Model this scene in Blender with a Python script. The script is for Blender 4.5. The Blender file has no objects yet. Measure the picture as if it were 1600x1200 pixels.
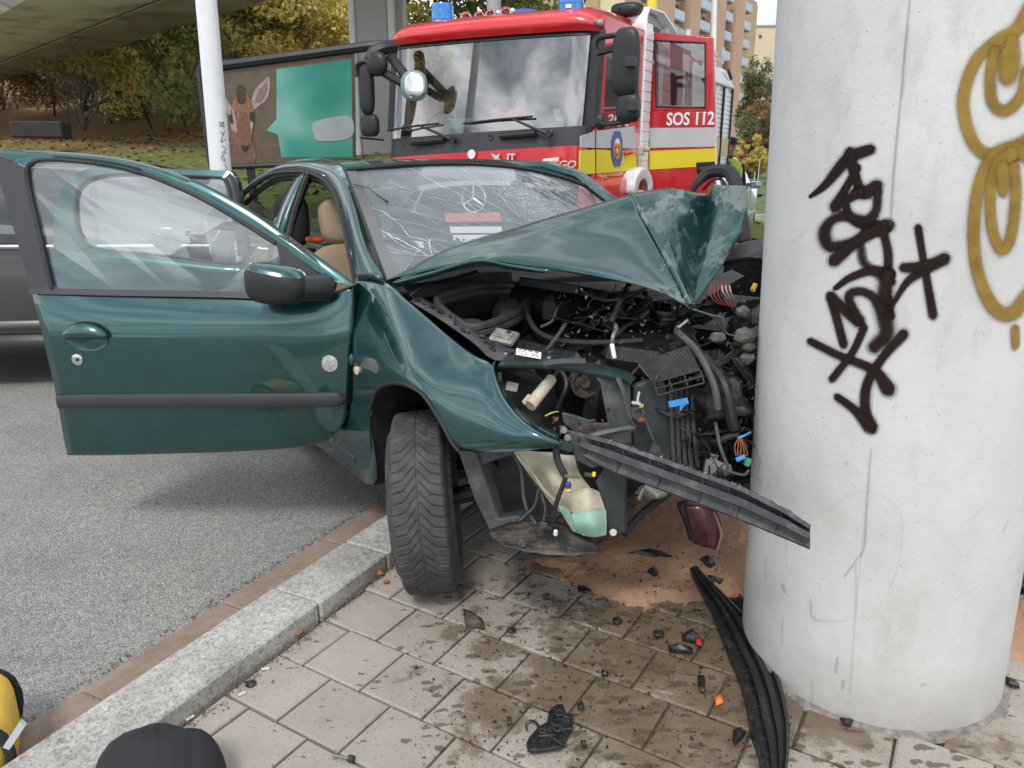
import bpy, math, random
import numpy as np
from mathutils import Vector, Matrix, noise
random.seed(7); RS = np.random.RandomState(7)
rad = math.radians
S = bpy.context.scene
COL = S.collection
# ------------------------------------------------------------------ camera
CH = 1.4; PITCH = rad(16.5); FOC = 1200.0
cam_d = bpy.data.cameras.new('camera'); cam = bpy.data.objects.new('camera', cam_d); COL.objects.link(cam)
cam.location = (0, 0, CH); cam.rotation_euler = (rad(90) - PITCH, 0, 0)
cam_d.sensor_width = 36; cam_d.lens = 27; cam_d.clip_start = 0.05; cam_d.clip_end = 2000
S.camera = cam
# ------------------------------------------------------------------ sky and sun
SUN_EL, SUN_AZ = rad(52), rad(195)      # azimuth clockwise from +Y
w = bpy.data.worlds.new("World"); S.world = w; w.use_nodes = True
nt = w.node_tree; nt.nodes.clear()
def N(t, **k):
    n = nt.nodes.new(t)
    for a, b in k.items(): setattr(n, a, b)
    return n
out = N('ShaderNodeOutputWorld'); bg = N('ShaderNodeBackground'); bg.inputs[1].default_value = 0.12
sky = N('ShaderNodeTexSky', sky_type='NISHITA', sun_disc=False, sun_elevation=SUN_EL, sun_rotation=SUN_AZ)
tc = N('ShaderNodeTexCoord'); mp = N('ShaderNodeMapping'); mp.inputs['Scale'].default_value = (1.0, 1.6, 5.0)
n1 = N('ShaderNodeTexNoise'); n1.inputs['Scale'].default_value = 2.1; n1.inputs['Detail'].default_value = 7; n1.inputs['Roughness'].default_value = .55; n1.inputs['Distortion'].default_value = .4
cr = N('ShaderNodeValToRGB'); e = cr.color_ramp.elements
e[0].position = .38; e[0].color = (2.4, 2.7, 3.1, 1); e[1].position = .64; e[1].color = (13.0, 13.1, 13.3, 1)
x = cr.color_ramp.elements.new(.5); x.color = (6.0, 6.3, 6.7, 1)
mx = N('ShaderNodeMix', data_type='RGBA'); mx.inputs[0].default_value = .9
L = nt.links
L.new(tc.outputs['Generated'], mp.inputs[0]); L.new(mp.outputs[0], n1.inputs['Vector']); L.new(n1.outputs['Fac'], cr.inputs[0])
L.new(sky.outputs[0], mx.inputs[6]); L.new(cr.outputs[0], mx.inputs[7]); L.new(mx.outputs[2], bg.inputs[0]); L.new(bg.outputs[0], out.inputs[0])
sd = bpy.data.lights.new('sun', 'SUN'); sun = bpy.data.objects.new('sun', sd); COL.objects.link(sun)
sd.energy = 1.3; sd.angle = rad(14); sd.color = (1, .96, .9)
_d = Vector((math.sin(SUN_AZ) * math.cos(SUN_EL), math.cos(SUN_AZ) * math.cos(SUN_EL), math.sin(SUN_EL)))
sun.rotation_euler = _d.to_track_quat('Z', 'Y').to_euler()
S.view_settings.view_transform = 'Standard'; S.view_settings.look = 'None'; S.view_settings.gamma = 1; S.view_settings.exposure = 0.62
S.view_settings.use_curve_mapping = False
# ------------------------------------------------------------------ where a point of the place lies
O = np.array([0, 0, CH])
def ray(x, y):
    x = (x - 800) / FOC; y = (y - 600) / FOC
    return np.array([x, math.cos(PITCH) - y * math.sin(PITCH), -math.sin(PITCH) - y * math.cos(PITCH)])
def wy(x, y, Y):
    d = ray(x, y); return O + d * (Y / d[1])
def wz(x, y, z=0.0):
    d = ray(x, y); return O + d * ((z - CH) / d[2])
def hit(x, y, P, n):
    d = ray(x, y); P = np.array(P, float); n = np.array(n, float)
    return O + d * (np.dot(P - O, n) / np.dot(d, n))
class Frame:
    def __init__(s, o, ang):
        a = rad(ang); s.o = np.array([o[0], o[1], 0.0]); s.h = np.array([math.cos(a), math.sin(a), 0]); s.l = np.array([-s.h[1], s.h[0], 0])
    def w(s, a, b, z): return s.o + s.h * a + s.l * b + np.array([0, 0, z])
    def a(s, x, y, a): return hit(x, y, s.o + s.h * a, s.h)
    def s(s_, x, y, b): return hit(x, y, s_.o + s_.l * b, s_.l)
    def loc(s, P): q = np.array(P) - s.o; return (q @ s.h, q @ s.l, P[2])
CF = Frame((-.28, 2.36), -56.0)              # wrecked car: a forward, s to its far side
TF = Frame((.66, 6.93), math.degrees(math.atan2(.88, .47)))   # fire engine: a backwards, s across
def cs(x, y, b): return CF.s(x, y, b)
def cw(a, b, z): return CF.w(a, b, z)
def ta(x, y, a=0.0): return TF.a(x, y, a)
def ts(x, y, s=0.0): return TF.s(x, y, s)
def tw(a, s, z): return TF.w(a, s, z)
# ------------------------------------------------------------------ objects
BASE = {}
def thing(name, label, cat, loc=(0, 0, 0), group=None):
    o = bpy.data.objects.new(name, None); COL.objects.link(o); o.location = tuple(float(v) for v in loc)
    o.empty_display_size = .1
    o['label'] = label; o['category'] = cat
    if group: o['group'] = group
    BASE[o.name] = np.array(loc, float)
    return o
def base_of(p):
    return BASE.get(p.name, np.zeros(3)) if p else np.zeros(3)
class MB:
    def __init__(s): s.v = []; s.f = []; s.n = 0; s.uv = None; s.att = []
    def add(s, v, f, att=None):
        v = [tuple(float(c) for c in p) for p in v]
        s.v += v; s.f += [tuple(int(i) + s.n for i in q) for q in f]; s.n += len(v)
        s.att += (list(att) if att is not None else [1.0] * len(v))
        return s
    def box(s, c, size, R=None, ch=0.0):
        hx, hy, hz = [q / 2 for q in size]
        if ch <= 0:
            V = [(i * hx, j * hy, k * hz) for i in (-1, 1) for j in (-1, 1) for k in (-1, 1)]
            F = [(0, 1, 3, 2), (4, 6, 7, 5), (0, 4, 5, 1), (2, 3, 7, 6), (0, 2, 6, 4), (1, 5, 7, 3)]
        else:
            V = []; idx = {}
            for i in (-1, 1):
                for j in (-1, 1):
                    for k in (-1, 1):
                        for ax in range(3):
                            p = [i * (hx - ch), j * (hy - ch), k * (hz - ch)]
                            p[ax] = (i, j, k)[ax] * (hx, hy, hz)[ax]; idx[(i, j, k, ax)] = len(V); V.append(tuple(p))
            g = lambda i, j, k, a: idx[(i, j, k, a)]
            F = []
            for sg in (-1, 1):
                F.append([g(sg, a, b, 0) for a, b in ((-1, -1), (1, -1), (1, 1), (-1, 1))][::sg])
                F.append([g(a, sg, b, 1) for a, b in ((-1, -1), (-1, 1), (1, 1), (1, -1))][::sg])
                F.append([g(a, b, sg, 2) for a, b in ((-1, -1), (1, -1), (1, 1), (-1, 1))][::sg])
            for a in (-1, 1):
                for b in (-1, 1):
                    F.append([g(a, b, -1, 0), g(a, b, 1, 0), g(a, b, 1, 1), g(a, b, -1, 1)][::a * b])
                    F.append([g(a, -1, b, 0), g(a, 1, b, 0), g(a, 1, b, 2), g(a, -1, b, 2)][::-a * b])
                    F.append([g(-1, a, b, 1), g(1, a, b, 1), g(1, a, b, 2), g(-1, a, b, 2)][::a * b])
            for i in (-1, 1):
                for j in (-1, 1):
                    for k in (-1, 1): F.append([g(i, j, k, 0), g(i, j, k, 1), g(i, j, k, 2)][::i * j * k])
        V = np.array(V, float)
        if R is not None: V = V @ np.array(R, float).T
        return s.add(V + np.array(c, float), F)
    def tube(s, pts, r, n=8, caps=True):
        pts = [np.array(p, float) for p in pts]
        rr = r if hasattr(r, '__len__') else [r] * len(pts)
        V = []; up = None
        for i, p in enumerate(pts):
            t = pts[min(i + 1, len(pts) - 1)] - pts[max(i - 1, 0)]; t = t / (np.linalg.norm(t) + 1e-9)
            if up is None:
                up = np.array([0, 0, 1.0]) if abs(t[2]) < .9 else np.array([1.0, 0, 0])
            u = np.cross(t, up); u /= (np.linalg.norm(u) + 1e-9); v = np.cross(u, t); up = v
            for k in range(n):
                a = 2 * math.pi * k / n; V.append(p + rr[i] * (math.cos(a) * u + math.sin(a) * v))
        F = [(i * n + k, i * n + (k + 1) % n, (i + 1) * n + (k + 1) % n, (i + 1) * n + k) for i in range(len(pts) - 1) for k in range(n)]
        if caps: F += [tuple(range(n)), tuple(range((len(pts) - 1) * n, len(pts) * n))[::-1]]
        return s.add(V, F)
    def grid(s, G, att=None, close=False):
        G = np.array(G); R_, C_ = G.shape[:2]; V = G.reshape(-1, 3)
        cc = C_ if close else C_ - 1
        F = [(i * C_ + j, i * C_ + (j + 1) % C_, (i + 1) * C_ + (j + 1) % C_, (i + 1) * C_ + j) for i in range(R_ - 1) for j in range(cc)]
        return s.add(V, F, att)
    def prism(s, P, vec):
        P = np.array(P, float); n = len(P); Q = P + np.array(vec, float)
        F = [tuple(range(n)), tuple(range(n, 2 * n))[::-1]] + [(i, n + i, n + (i + 1) % n, (i + 1) % n) for i in range(n)]
        return s.add(np.vstack([P, Q]), F)
    def lathe(s, prof, o, ax, n=24):
        o = np.array(o, float); ax = np.array(ax, float); ax /= np.linalg.norm(ax)
        u = np.cross(ax, (0, 0, 1.0)); 
        if np.linalg.norm(u) < .01: u = np.array([1.0, 0, 0])
        u /= np.linalg.norm(u); v = np.cross(ax, u)
        G = [[o + ax * h + r * (math.cos(2 * math.pi * k / n) * u + math.sin(2 * math.pi * k / n) * v) for k in range(n)] for r, h in prof]
        return s.grid(G, close=True)
    def ball(s, c, r, R=None, n=12, m=8):
        r = np.array(r if hasattr(r, '__len__') else (r, r, r), float)
        G = []
        for i in range(m + 1):
            t = math.pi * i / m
            G.append([[math.sin(t) * math.cos(2 * math.pi * k / n), math.sin(t) * math.sin(2 * math.pi * k / n), math.cos(t)] for k in range(n)])
        G = np.array(G) * r
        if R is not None: G = G @ np.array(R, float).T
        return s.grid(G + np.array(c, float), close=True)
    def build(s, name, mat, parent=None, ang=35, bevel=0, solid=0, offset=-1, att=False, kind=None, label=None):
        me = bpy.data.meshes.new(name)
        b = base_of(parent)
        V = np.array(s.v, dtype=float).reshape(-1, 3) - b
        me.from_pydata(V.tolist(), [], s.f)
        if att:
            a = me.attributes.new('fade', 'FLOAT', 'POINT'); a.data.foreach_set('value', np.array(s.att, dtype=np.float32))
        me.materials.append(mat); me.validate(); me.update()
        if ang:
            me.polygons.foreach_set('use_smooth', [True] * len(me.polygons)); me.set_sharp_from_angle(angle=rad(ang))
        o = bpy.data.objects.new(name, me); COL.objects.link(o)
        if parent: o.parent = parent
        BASE[o.name] = b
        if solid:
            m = o.modifiers.new('solid', 'SOLIDIFY'); m.thickness = solid; m.offset = offset
        if bevel:
            m = o.modifiers.new('bevel', 'BEVEL'); m.width = bevel; m.segments = 2; m.limit_method = 'ANGLE'; m.angle_limit = rad(40)
        if kind: o['kind'] = kind
        if label: o['label'] = label
        return o
def tag(o, label, cat, group=None):
    o['label'] = label; o['category'] = cat
    if group: o['group'] = group
    return o
def cr1(P, n, closed=False):
    P = np.array(P, float); k = len(P); out_ = []
    rng = k if closed else k - 1
    for i in range(rng):
        if closed: p0, p1, p2, p3 = P[(i - 1) % k], P[i], P[(i + 1) % k], P[(i + 2) % k]
        else:
            p1, p2 = P[i], P[i + 1]; p0 = P[i - 1] if i > 0 else 2 * p1 - p2; p3 = P[i + 2] if i + 2 < k else 2 * p2 - p1
        for j in range(n):
            t = j / n
            out_.append(.5 * (2 * p1 + (p2 - p0) * t + (2 * p0 - 5 * p1 + 4 * p2 - p3) * t * t + (3 * p1 - p0 - 3 * p2 + p3) * t ** 3))
    if not closed: out_.append(P[-1])
    return np.array(out_)
def patch(G, nu=5, nv=5):
    G = np.array(G, float); A = cr1(G, nu); A = np.transpose(A, (1, 0, 2)); A = cr1(A, nv); return np.transpose(A, (1, 0, 2))
def rotm(ax, ang):
    return np.array(Matrix.Rotation(rad(ang), 3, Vector([float(q) for q in ax])))
def axes(x, z):
    x = np.array(x, float); x /= np.linalg.norm(x); z = np.array(z, float); y = np.cross(z, x); y /= np.linalg.norm(y); z = np.cross(x, y)
    return np.stack([x, y, z], axis=1)
def text(name, body, P, right, up, h, mat, parent, thick=.002, wide=1.0, shear=0, bold=0.0):
    cu = bpy.data.curves.new(name, 'FONT'); cu.body = body; cu.size = 1; cu.extrude = thick / max(h, .001) / 1.0; cu.resolution_u = 3; cu.shear = shear; cu.offset = bold
    to = bpy.data.objects.new(name, cu); COL.objects.link(to)
    dg = bpy.context.evaluated_depsgraph_get(); me = bpy.data.meshes.new_from_object(to.evaluated_get(dg))
    bpy.data.objects.remove(to)
    co = np.array([v.co[:] for v in me.vertices]); hgt = .70
    right = np.array(right, float); up = np.array(up, float); nn = np.cross(right, up)
    W_ = np.array(P, float) + np.outer(co[:, 0] * wide * h / hgt, right) + np.outer(co[:, 1] * h / hgt, up) + np.outer(co[:, 2] * h, nn) - base_of(parent)
    me.vertices.foreach_set('co', W_.ravel()); me.update(); me.materials.clear(); me.materials.append(mat)
    o = bpy.data.objects.new(name, me); COL.objects.link(o)
    if parent: o.parent = parent
    BASE[o.name] = base_of(parent)
    return o
def blob(c, r, ex=2.6, n=24, m=14, R=None):
    G = []
    for i in range(m + 1):
        t = math.pi * i / m - math.pi / 2; row = []
        for k in range(n):
            a = 2 * math.pi * k / n; f = lambda q, e: math.copysign(abs(q) ** (2 / e), q)
            row.append([r[0] * f(math.cos(t), ex) * f(math.cos(a), ex), r[1] * f(math.cos(t), ex) * f(math.sin(a), ex), r[2] * f(math.sin(t), ex)])
        G.append(row)
    G = np.array(G); G = G @ np.array(R if R is not None else np.eye(3)).T
    return G + np.array(c)
# ------------------------------------------------------------------ materials
def nodes(m):
    t = m.node_tree; return t, t.nodes, t.links
def M(name, col, rough=.5, metal=0.0, coat=0.0, var=.12, vs=6.0, bump=0.0, bs=60.0, dirt=None, dirt_amt=.5, dirt_s=4.0, spec=.5, rvar=0.0, trans=0.0, crough=.05):
    m = bpy.data.materials.new(name); m.use_nodes = True; t, nd, lk = nodes(m); B = nd['Principled BSDF']
    B.inputs['Roughness'].default_value = rough; B.inputs['Metallic'].default_value = metal
    B.inputs['Coat Weight'].default_value = coat; B.inputs['Coat Roughness'].default_value = crough; B.inputs['Specular IOR Level'].default_value = spec
    geo = nd.new('ShaderNodeNewGeometry')
    def noise_(s, d=4, r=.55):
        q = nd.new('ShaderNodeTexNoise'); q.inputs['Scale'].default_value = s; q.inputs['Detail'].default_value = d; q.inputs['Roughness'].default_value = r
        lk.new(geo.outputs['Position'], q.inputs['Vector']); return q.outputs['Fac']
    c = None
    if var > 0:
        q = nd.new('ShaderNodeValToRGB'); lk.new(noise_(vs), q.inputs[0]); ee = q.color_ramp.elements
        ee[0].position = .3; ee[1].position = .7
        ee[0].color = tuple(max(0, k * (1 - var)) for k in col[:3]) + (1,); ee[1].color = tuple(min(1, k * (1 + var)) for k in col[:3]) + (1,)
        c = q.outputs[0]
    if dirt is not None:
        mxx = nd.new('ShaderNodeMix'); mxx.data_type = 'RGBA'
        q = nd.new('ShaderNodeMapRange'); q.inputs[1].default_value = .6 - dirt_amt * .3; q.inputs[2].default_value = .75 - dirt_amt * .2; q.inputs[4].default_value = min(1, dirt_amt * 1.4)
        lk.new(noise_(dirt_s, 8, .7), q.inputs[0]); lk.new(q.outputs[0], mxx.inputs[0])
        if c: lk.new(c, mxx.inputs[6])
        else: mxx.inputs[6].default_value = tuple(col[:3]) + (1,)
        mxx.inputs[7].default_value = tuple(dirt) + (1,); c = mxx.outputs[2]
        if rvar == 0: rvar = .2
    if c: lk.new(c, B.inputs['Base Color'])
    else: B.inputs['Base Color'].default_value = tuple(col[:3]) + (1,)
    if rvar > 0:
        q = nd.new('ShaderNodeMapRange'); q.inputs[3].default_value = max(0, rough - rvar); q.inputs[4].default_value = min(1, rough + rvar)
        lk.new(noise_(dirt_s * 2, 5), q.inputs[0]); lk.new(q.outputs[0], B.inputs['Roughness'])
    if bump > 0:
        b = nd.new('ShaderNodeBump'); b.inputs['Strength'].default_value = 1; b.inputs['Distance'].default_value = bump
        lk.new(noise_(bs, 6, .6), b.inputs['Height']); lk.new(b.outputs[0], B.inputs['Normal'])
        if coat: lk.new(b.outputs[0], B.inputs['Coat Normal'])
    if trans: B.inputs['Transmission Weight'].default_value = trans
    return m
def glass(name, tint, ior=1.5, alpha_lo=.08, boost=1.0, rough=.0, sky_sheen=None, sky_sheen_amt=0.0):
    """thin pane: tinted see-through with Fresnel reflection, plus an optional flat pale layer that paints sky reflection"""
    m = bpy.data.materials.new(name); m.use_nodes = True; t, nd, lk = nodes(m); nd.remove(nd['Principled BSDF'])
    o = nd['Material Output']; tr = nd.new('ShaderNodeBsdfTransparent'); tr.inputs[0].default_value = tuple(tint) + (1,)
    gl = nd.new('ShaderNodeBsdfGlossy'); gl.inputs['Roughness'].default_value = rough
    gm = nd.new('ShaderNodeNewGeometry'); dt = nd.new('ShaderNodeVectorMath'); dt.operation = 'DOT_PRODUCT'; lk.new(gm.outputs['Normal'], dt.inputs[0]); lk.new(gm.outputs['Incoming'], dt.inputs[1])
    f0 = ((ior - 1) / (ior + 1)) ** 2; ab = nd.new('ShaderNodeMath'); ab.operation = 'ABSOLUTE'; lk.new(dt.outputs['Value'], ab.inputs[0])
    om = nd.new('ShaderNodeMath'); om.operation = 'SUBTRACT'; om.inputs[0].default_value = 1; lk.new(ab.outputs[0], om.inputs[1])
    pw = nd.new('ShaderNodeMath'); pw.operation = 'POWER'; lk.new(om.outputs[0], pw.inputs[0]); pw.inputs[1].default_value = 5
    fr = nd.new('ShaderNodeMath'); fr.operation = 'MULTIPLY_ADD'; lk.new(pw.outputs[0], fr.inputs[0]); fr.inputs[1].default_value = 1 - f0; fr.inputs[2].default_value = f0   # Schlick, both faces alike
    ma = nd.new('ShaderNodeMath'); ma.operation = 'MULTIPLY_ADD'; ma.use_clamp = True; ma.inputs[1].default_value = boost; ma.inputs[2].default_value = alpha_lo
    mi = nd.new('ShaderNodeMixShader'); lk.new(fr.outputs[0], ma.inputs[0]); lk.new(ma.outputs[0], mi.inputs[0]); lk.new(tr.outputs[0], mi.inputs[1]); lk.new(gl.outputs[0], mi.inputs[2])
    last = mi.outputs[0]
    if sky_sheen is not None:
        df = nd.new('ShaderNodeBsdfDiffuse'); df.inputs[0].default_value = tuple(sky_sheen) + (1,)
        m2 = nd.new('ShaderNodeMixShader'); m2.inputs[0].default_value = sky_sheen_amt; lk.new(last, m2.inputs[1]); lk.new(df.outputs[0], m2.inputs[2]); last = m2.outputs[0]
    lk.new(last, o.inputs[0]); return m
paint = M('green_car_paint', (.015, .076, .078), rough=.30, metal=.70, coat=1, var=.08, vs=3, bump=.0003, bs=1.6, dirt=(.035, .095, .1), dirt_amt=.15, dirt_s=9)
paint.node_tree.nodes['Principled BSDF'].inputs['Coat IOR'].default_value = 1.6
paint_in = M('green_inner_paint', (.012, .042, .042), rough=.5, metal=.2, coat=.2, dirt=(.05, .05, .045), dirt_amt=.6, dirt_s=14)
blackp = M('black_plastic', (.016, .017, .019), rough=.42, var=.2, bump=.0004, bs=300)
trim = M('grey_black_trim', (.035, .036, .042), rough=.5, var=.12, bump=.0003, bs=400)
darkp = M('dark_dirty_plastic', (.012, .012, .013), rough=.5, var=.4, vs=20, dirt=(.06, .055, .05), dirt_amt=.35, dirt_s=18, bump=.002, bs=50)
greyp = M('grey_dusty_plastic', (.05, .055, .06), rough=.6, var=.25, vs=14, dirt=(.13, .125, .12), dirt_amt=.5, dirt_s=16, bump=.0015, bs=60)
rubber = M('rubber', (.022, .022, .023), rough=.65, var=.2, vs=14, dirt=(.05, .048, .045), dirt_amt=.4, dirt_s=20, bump=.0006, bs=250)
tyrem = M('tyre_rubber', (.042, .043, .046), rough=.72, var=.2, vs=18, dirt=(.095, .09, .085), dirt_amt=.5, dirt_s=22, bump=.0008, bs=260)
steel = M('bare_steel', (.36, .35, .34), rough=.38, metal=.8, var=.2, vs=20, dirt=(.12, .1, .08), dirt_amt=.4, dirt_s=25)
chrome = M('chrome', (.75, .75, .76), rough=.14, metal=1, var=.05)
alu = M('cast_aluminium', (.42, .40, .37), rough=.5, metal=.5, var=.25, vs=30, dirt=(.12, .1, .08), dirt_amt=.6, dirt_s=30, bump=.002, bs=90)
beige = M('beige_cloth', (.30, .22, .15), rough=.85, var=.1, bump=.0006, bs=400)
creamp = M('cream_plastic', (.62, .57, .44), rough=.45, var=.12, vs=9, dirt=(.25, .2, .14), dirt_amt=.5, dirt_s=9)
mint = M('mint_fluid_tank', (.36, .58, .47), rough=.35, var=.1, vs=10, dirt=(.25, .3, .2), dirt_amt=.3, dirt_s=12)
white = M('white_paint', (.78, .79, .8), rough=.35, coat=.3, var=.04, vs=2, dirt=(.55, .55, .53), dirt_amt=.25, dirt_s=5)
whitep = M('white_print', (.8, .8, .8), rough=.5, var=.03)
blackprint = M('black_print', (.02, .02, .02), rough=.5, var=0)
redtruck = M('red_fire_paint', (.62, .012, .018), rough=.32, coat=1, var=.06, vs=2)
silverband = M('silver_band', (.52, .54, .56), rough=.4, metal=.15, var=.05)
yellowband = M('yellow_band', (.74, .62, .03), rough=.45, var=.06, vs=3)
bluel = M('blue_lens', (.015, .20, .60), rough=.18, coat=1, var=.15, vs=10)
bluetape = M('blue_plastic', (.05, .28, .68), rough=.5, var=.1, vs=30)
orangep = M('orange_plastic', (.85, .16, .02), rough=.4, var=.08)
redp = M('red_plastic', (.55, .03, .02), rough=.4, var=.1)
yellowp = M('yellow_plastic', (.8, .62, .04), rough=.4, var=.1)
greenp = M('green_plastic', (.06, .35, .16), rough=.4, var=.1)
wgrey = M('satin_dark_metal', (.07, .075, .08), rough=.45, metal=.3, var=.15)
print('base ok')
# ================================================================== THE GROUND
RZ = -.04
def nd_math(nd, lk, op, a, b=None, clamp=False):
    m = nd.new('ShaderNodeMath'); m.operation = op; m.use_clamp = clamp
    for i, q in enumerate((a, b)):
        if q is None: continue
        if isinstance(q, (int, float)): m.inputs[i].default_value = q
        else: lk.new(q, m.inputs[i])
    return m.outputs[0]
def ramp(nd, lk, src, stops):
    q = nd.new('ShaderNodeValToRGB'); ee = q.color_ramp.elements
    while len(ee) < len(stops): ee.new(.5)
    for e_, (p_, c_) in zip(ee, stops):
        e_.position = p_; e_.color = tuple(c_) + (1,) if len(c_) == 3 else c_
    lk.new(src, q.inputs[0]); return q.outputs[0]
def nz(nd, lk, geo, s, d=4, r=.55, scale=None):
    q = nd.new('ShaderNodeTexNoise'); q.inputs['Scale'].default_value = s; q.inputs['Detail'].default_value = d; q.inputs['Roughness'].default_value = r
    src = geo.outputs['Position']
    if scale:
        mp_ = nd.new('ShaderNodeMapping'); mp_.inputs['Scale'].default_value = scale; lk.new(src, mp_.inputs[0]); src = mp_.outputs[0]
    lk.new(src, q.inputs['Vector']); return q.outputs['Fac']
def mixc(nd, lk, f, a, b, mode='MIX'):
    m = nd.new('ShaderNodeMix'); m.data_type = 'RGBA'; m.blend_type = mode
    for i, q in ((0, f), (6, a), (7, b)):
        if isinstance(q, (int, float)): m.inputs[i].default_value = q
        elif isinstance(q, tuple): m.inputs[i].default_value = q + (1,)
        else: lk.new(q, m.inputs[i])
    return m.outputs[2]
def newmat(name):
    m = bpy.data.materials.new(name); m.use_nodes = True; nd, lk = m.node_tree.nodes, m.node_tree.links
    return m, nd, lk, nd['Principled BSDF'], nd.new('ShaderNodeNewGeometry')
def mbump(nd, lk, B, h, dist):
    b = nd.new('ShaderNodeBump'); b.inputs['Distance'].default_value = dist; lk.new(h, b.inputs['Height']); lk.new(b.outputs[0], B.inputs['Normal'])
# asphalt: pale stone chips in dark binder
asph, nd, lk, B, geo = newmat('asphalt')
v = nd.new('ShaderNodeTexVoronoi'); v.inputs['Scale'].default_value = 190; lk.new(geo.outputs['Position'], v.inputs['Vector'])
chips = ramp(nd, lk, v.outputs['Color'], [(0, (.10, .10, .10)), (.45, (.37, .362, .35)), (1, (.68, .66, .62))])
edge = ramp(nd, lk, v.outputs['Distance'], [(.30, (1, 1, 1)), (.72, (.34, .34, .34))])
c = mixc(nd, lk, 1.0, chips, edge, 'MULTIPLY')
n_ = nz(nd, lk, geo, 45, 3); c = mixc(nd, lk, .38, c, ramp(nd, lk, n_, [(.3, (.22, .216, .21)), (.7, (.50, .49, .47))]))
big = ramp(nd, lk, nz(nd, lk, geo, 1.1, 6, .62), [(.3, (.74, .74, .745)), (.52, (.97, .96, .95)), (.72, (1.12, 1.10, 1.06))]); c = mixc(nd, lk, 1.0, c, big, 'MULTIPLY')
lk.new(c, B.inputs['Base Color']); B.inputs['Roughness'].default_value = .8
mbump(nd, lk, B, nd_math(nd, lk, 'SUBTRACT', nz(nd, lk, geo, 110, 3), v.outputs['Distance']), .004)
# granite kerb
gran, nd, lk, B, geo = newmat('granite')
v = nd.new('ShaderNodeTexVoronoi'); v.inputs['Scale'].default_value = 170; lk.new(geo.outputs['Position'], v.inputs['Vector'])
c = ramp(nd, lk, v.outputs['Color'], [(0, (.10, .10, .10)), (.18, (.30, .29, .28)), (.5, (.50, .49, .46)), (1, (.66, .65, .62))])
c = mixc(nd, lk, .35, c, ramp(nd, lk, nz(nd, lk, geo, 60, 5, .7), [(.35, (.18, .18, .17)), (.6, (.6, .59, .56))]))
c = mixc(nd, lk, 1.0, c, ramp(nd, lk, nz(nd, lk, geo, 3, 6, .65), [(.35, (.62, .60, .57)), (.6, (1, 1, 1))]), 'MULTIPLY')
c = mixc(nd, lk, ramp(nd, lk, nz(nd, lk, geo, 9, 6, .7), [(.64, (0, 0, 0)), (.70, (.7, .7, .7))]), c, (.14, .135, .125))
lk.new(c, B.inputs['Base Color']); B.inputs['Roughness'].default_value = .75
mbump(nd, lk, B, nz(nd, lk, geo, 140, 5, .7), .003)
# paving stones: warm grey concrete, spattered, soaked brown round the spill
SPILL = wz(1030, 1040)
pav, nd, lk, B, geo = newmat('paving_concrete')
oi = nd.new('ShaderNodeObjectInfo')
c = ramp(nd, lk, oi.outputs['Random'], [(0, (.33, .295, .26)), (.5, (.395, .355, .315)), (1, (.45, .41, .37))])
c = mixc(nd, lk, 1.0, c, ramp(nd, lk, nz(nd, lk, geo, 7, 7, .7), [(.3, (.78, .76, .74)), (.7, (1.15, 1.13, 1.1))]), 'MULTIPLY')
c = mixc(nd, lk, .55, c, ramp(nd, lk, nz(nd, lk, geo, 320, 3, .7), [(.3, (.22, .19, .16)), (.7, (.55, .5, .44))]))
sep = nd.new('ShaderNodeVectorMath'); sep.operation = 'DISTANCE'; lk.new(geo.outputs['Position'], sep.inputs[0]); sep.inputs[1].default_value = tuple(SPILL + np.array([.12, .05, 0]))
dist = sep.outputs['Value']
wob = nd_math(nd, lk, 'MULTIPLY', nd_math(nd, lk, 'SUBTRACT', nz(nd, lk, geo, 5, 7, .68), .5), 2.0)
dd = nd_math(nd, lk, 'ADD', nd_math(nd, lk, 'ADD', dist, wob), nd_math(nd, lk, 'MULTIPLY', nd_math(nd, lk, 'SUBTRACT', oi.outputs['Random'], .5), .34))
wet = ramp(nd, lk, dd, [(.26, (1, 1, 1)), (.50, (.8, .8, .8)), (.62, (.16, .16, .16)), (.9, (0, 0, 0))])
c = mixc(nd, lk, nd_math(nd, lk, 'MULTIPLY', wet, .88), c, mixc(nd, lk, nz(nd, lk, geo, 13, 6, .7), (.06, .04, .021), (.215, .148, .08)))
# splashes: elongated droplets, thinning out away from the spill
vd = nd.new('ShaderNodeTexVoronoi'); vd.inputs['Scale'].default_value = 34; vd.inputs['Randomness'].default_value = 1
mpp = nd.new('ShaderNodeMapping'); mpp.inputs['Rotation'].default_value = (0, 0, rad(-35)); mpp.inputs['Scale'].default_value = (.6, 1.25, 1); lk.new(geo.outputs['Position'], mpp.inputs[0])
nv = nd.new('ShaderNodeTexNoise'); nv.inputs['Scale'].default_value = 55; lk.new(geo.outputs['Position'], nv.inputs['Vector'])
av = nd.new('ShaderNodeVectorMath'); av.operation = 'MULTIPLY_ADD'; lk.new(nv.outputs['Color'], av.inputs[0]); av.inputs[1].default_value = (.025, .025, 0); lk.new(mpp.outputs[0], av.inputs[2]); lk.new(av.outputs[0], vd.inputs['Vector'])
seed = nd.new('ShaderNodeSeparateColor'); lk.new(vd.outputs['Color'], seed.inputs[0])
thr = nd_math(nd, lk, 'MULTIPLY', ramp(nd, lk, dist, [(.2, (1, 1, 1)), (.9, (.5, .5, .5)), (1.0, (.3, .3, .3))]), .82)
size = nd_math(nd, lk, 'MULTIPLY', nd_math(nd, lk, 'GREATER_THAN', nd_math(nd, lk, 'ADD', seed.outputs[0], nd_math(nd, lk, 'MULTIPLY', nz(nd, lk, geo, 3.2, 3), .5)), .47), nd_math(nd, lk, 'MULTIPLY', seed.outputs[1], thr))
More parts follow.
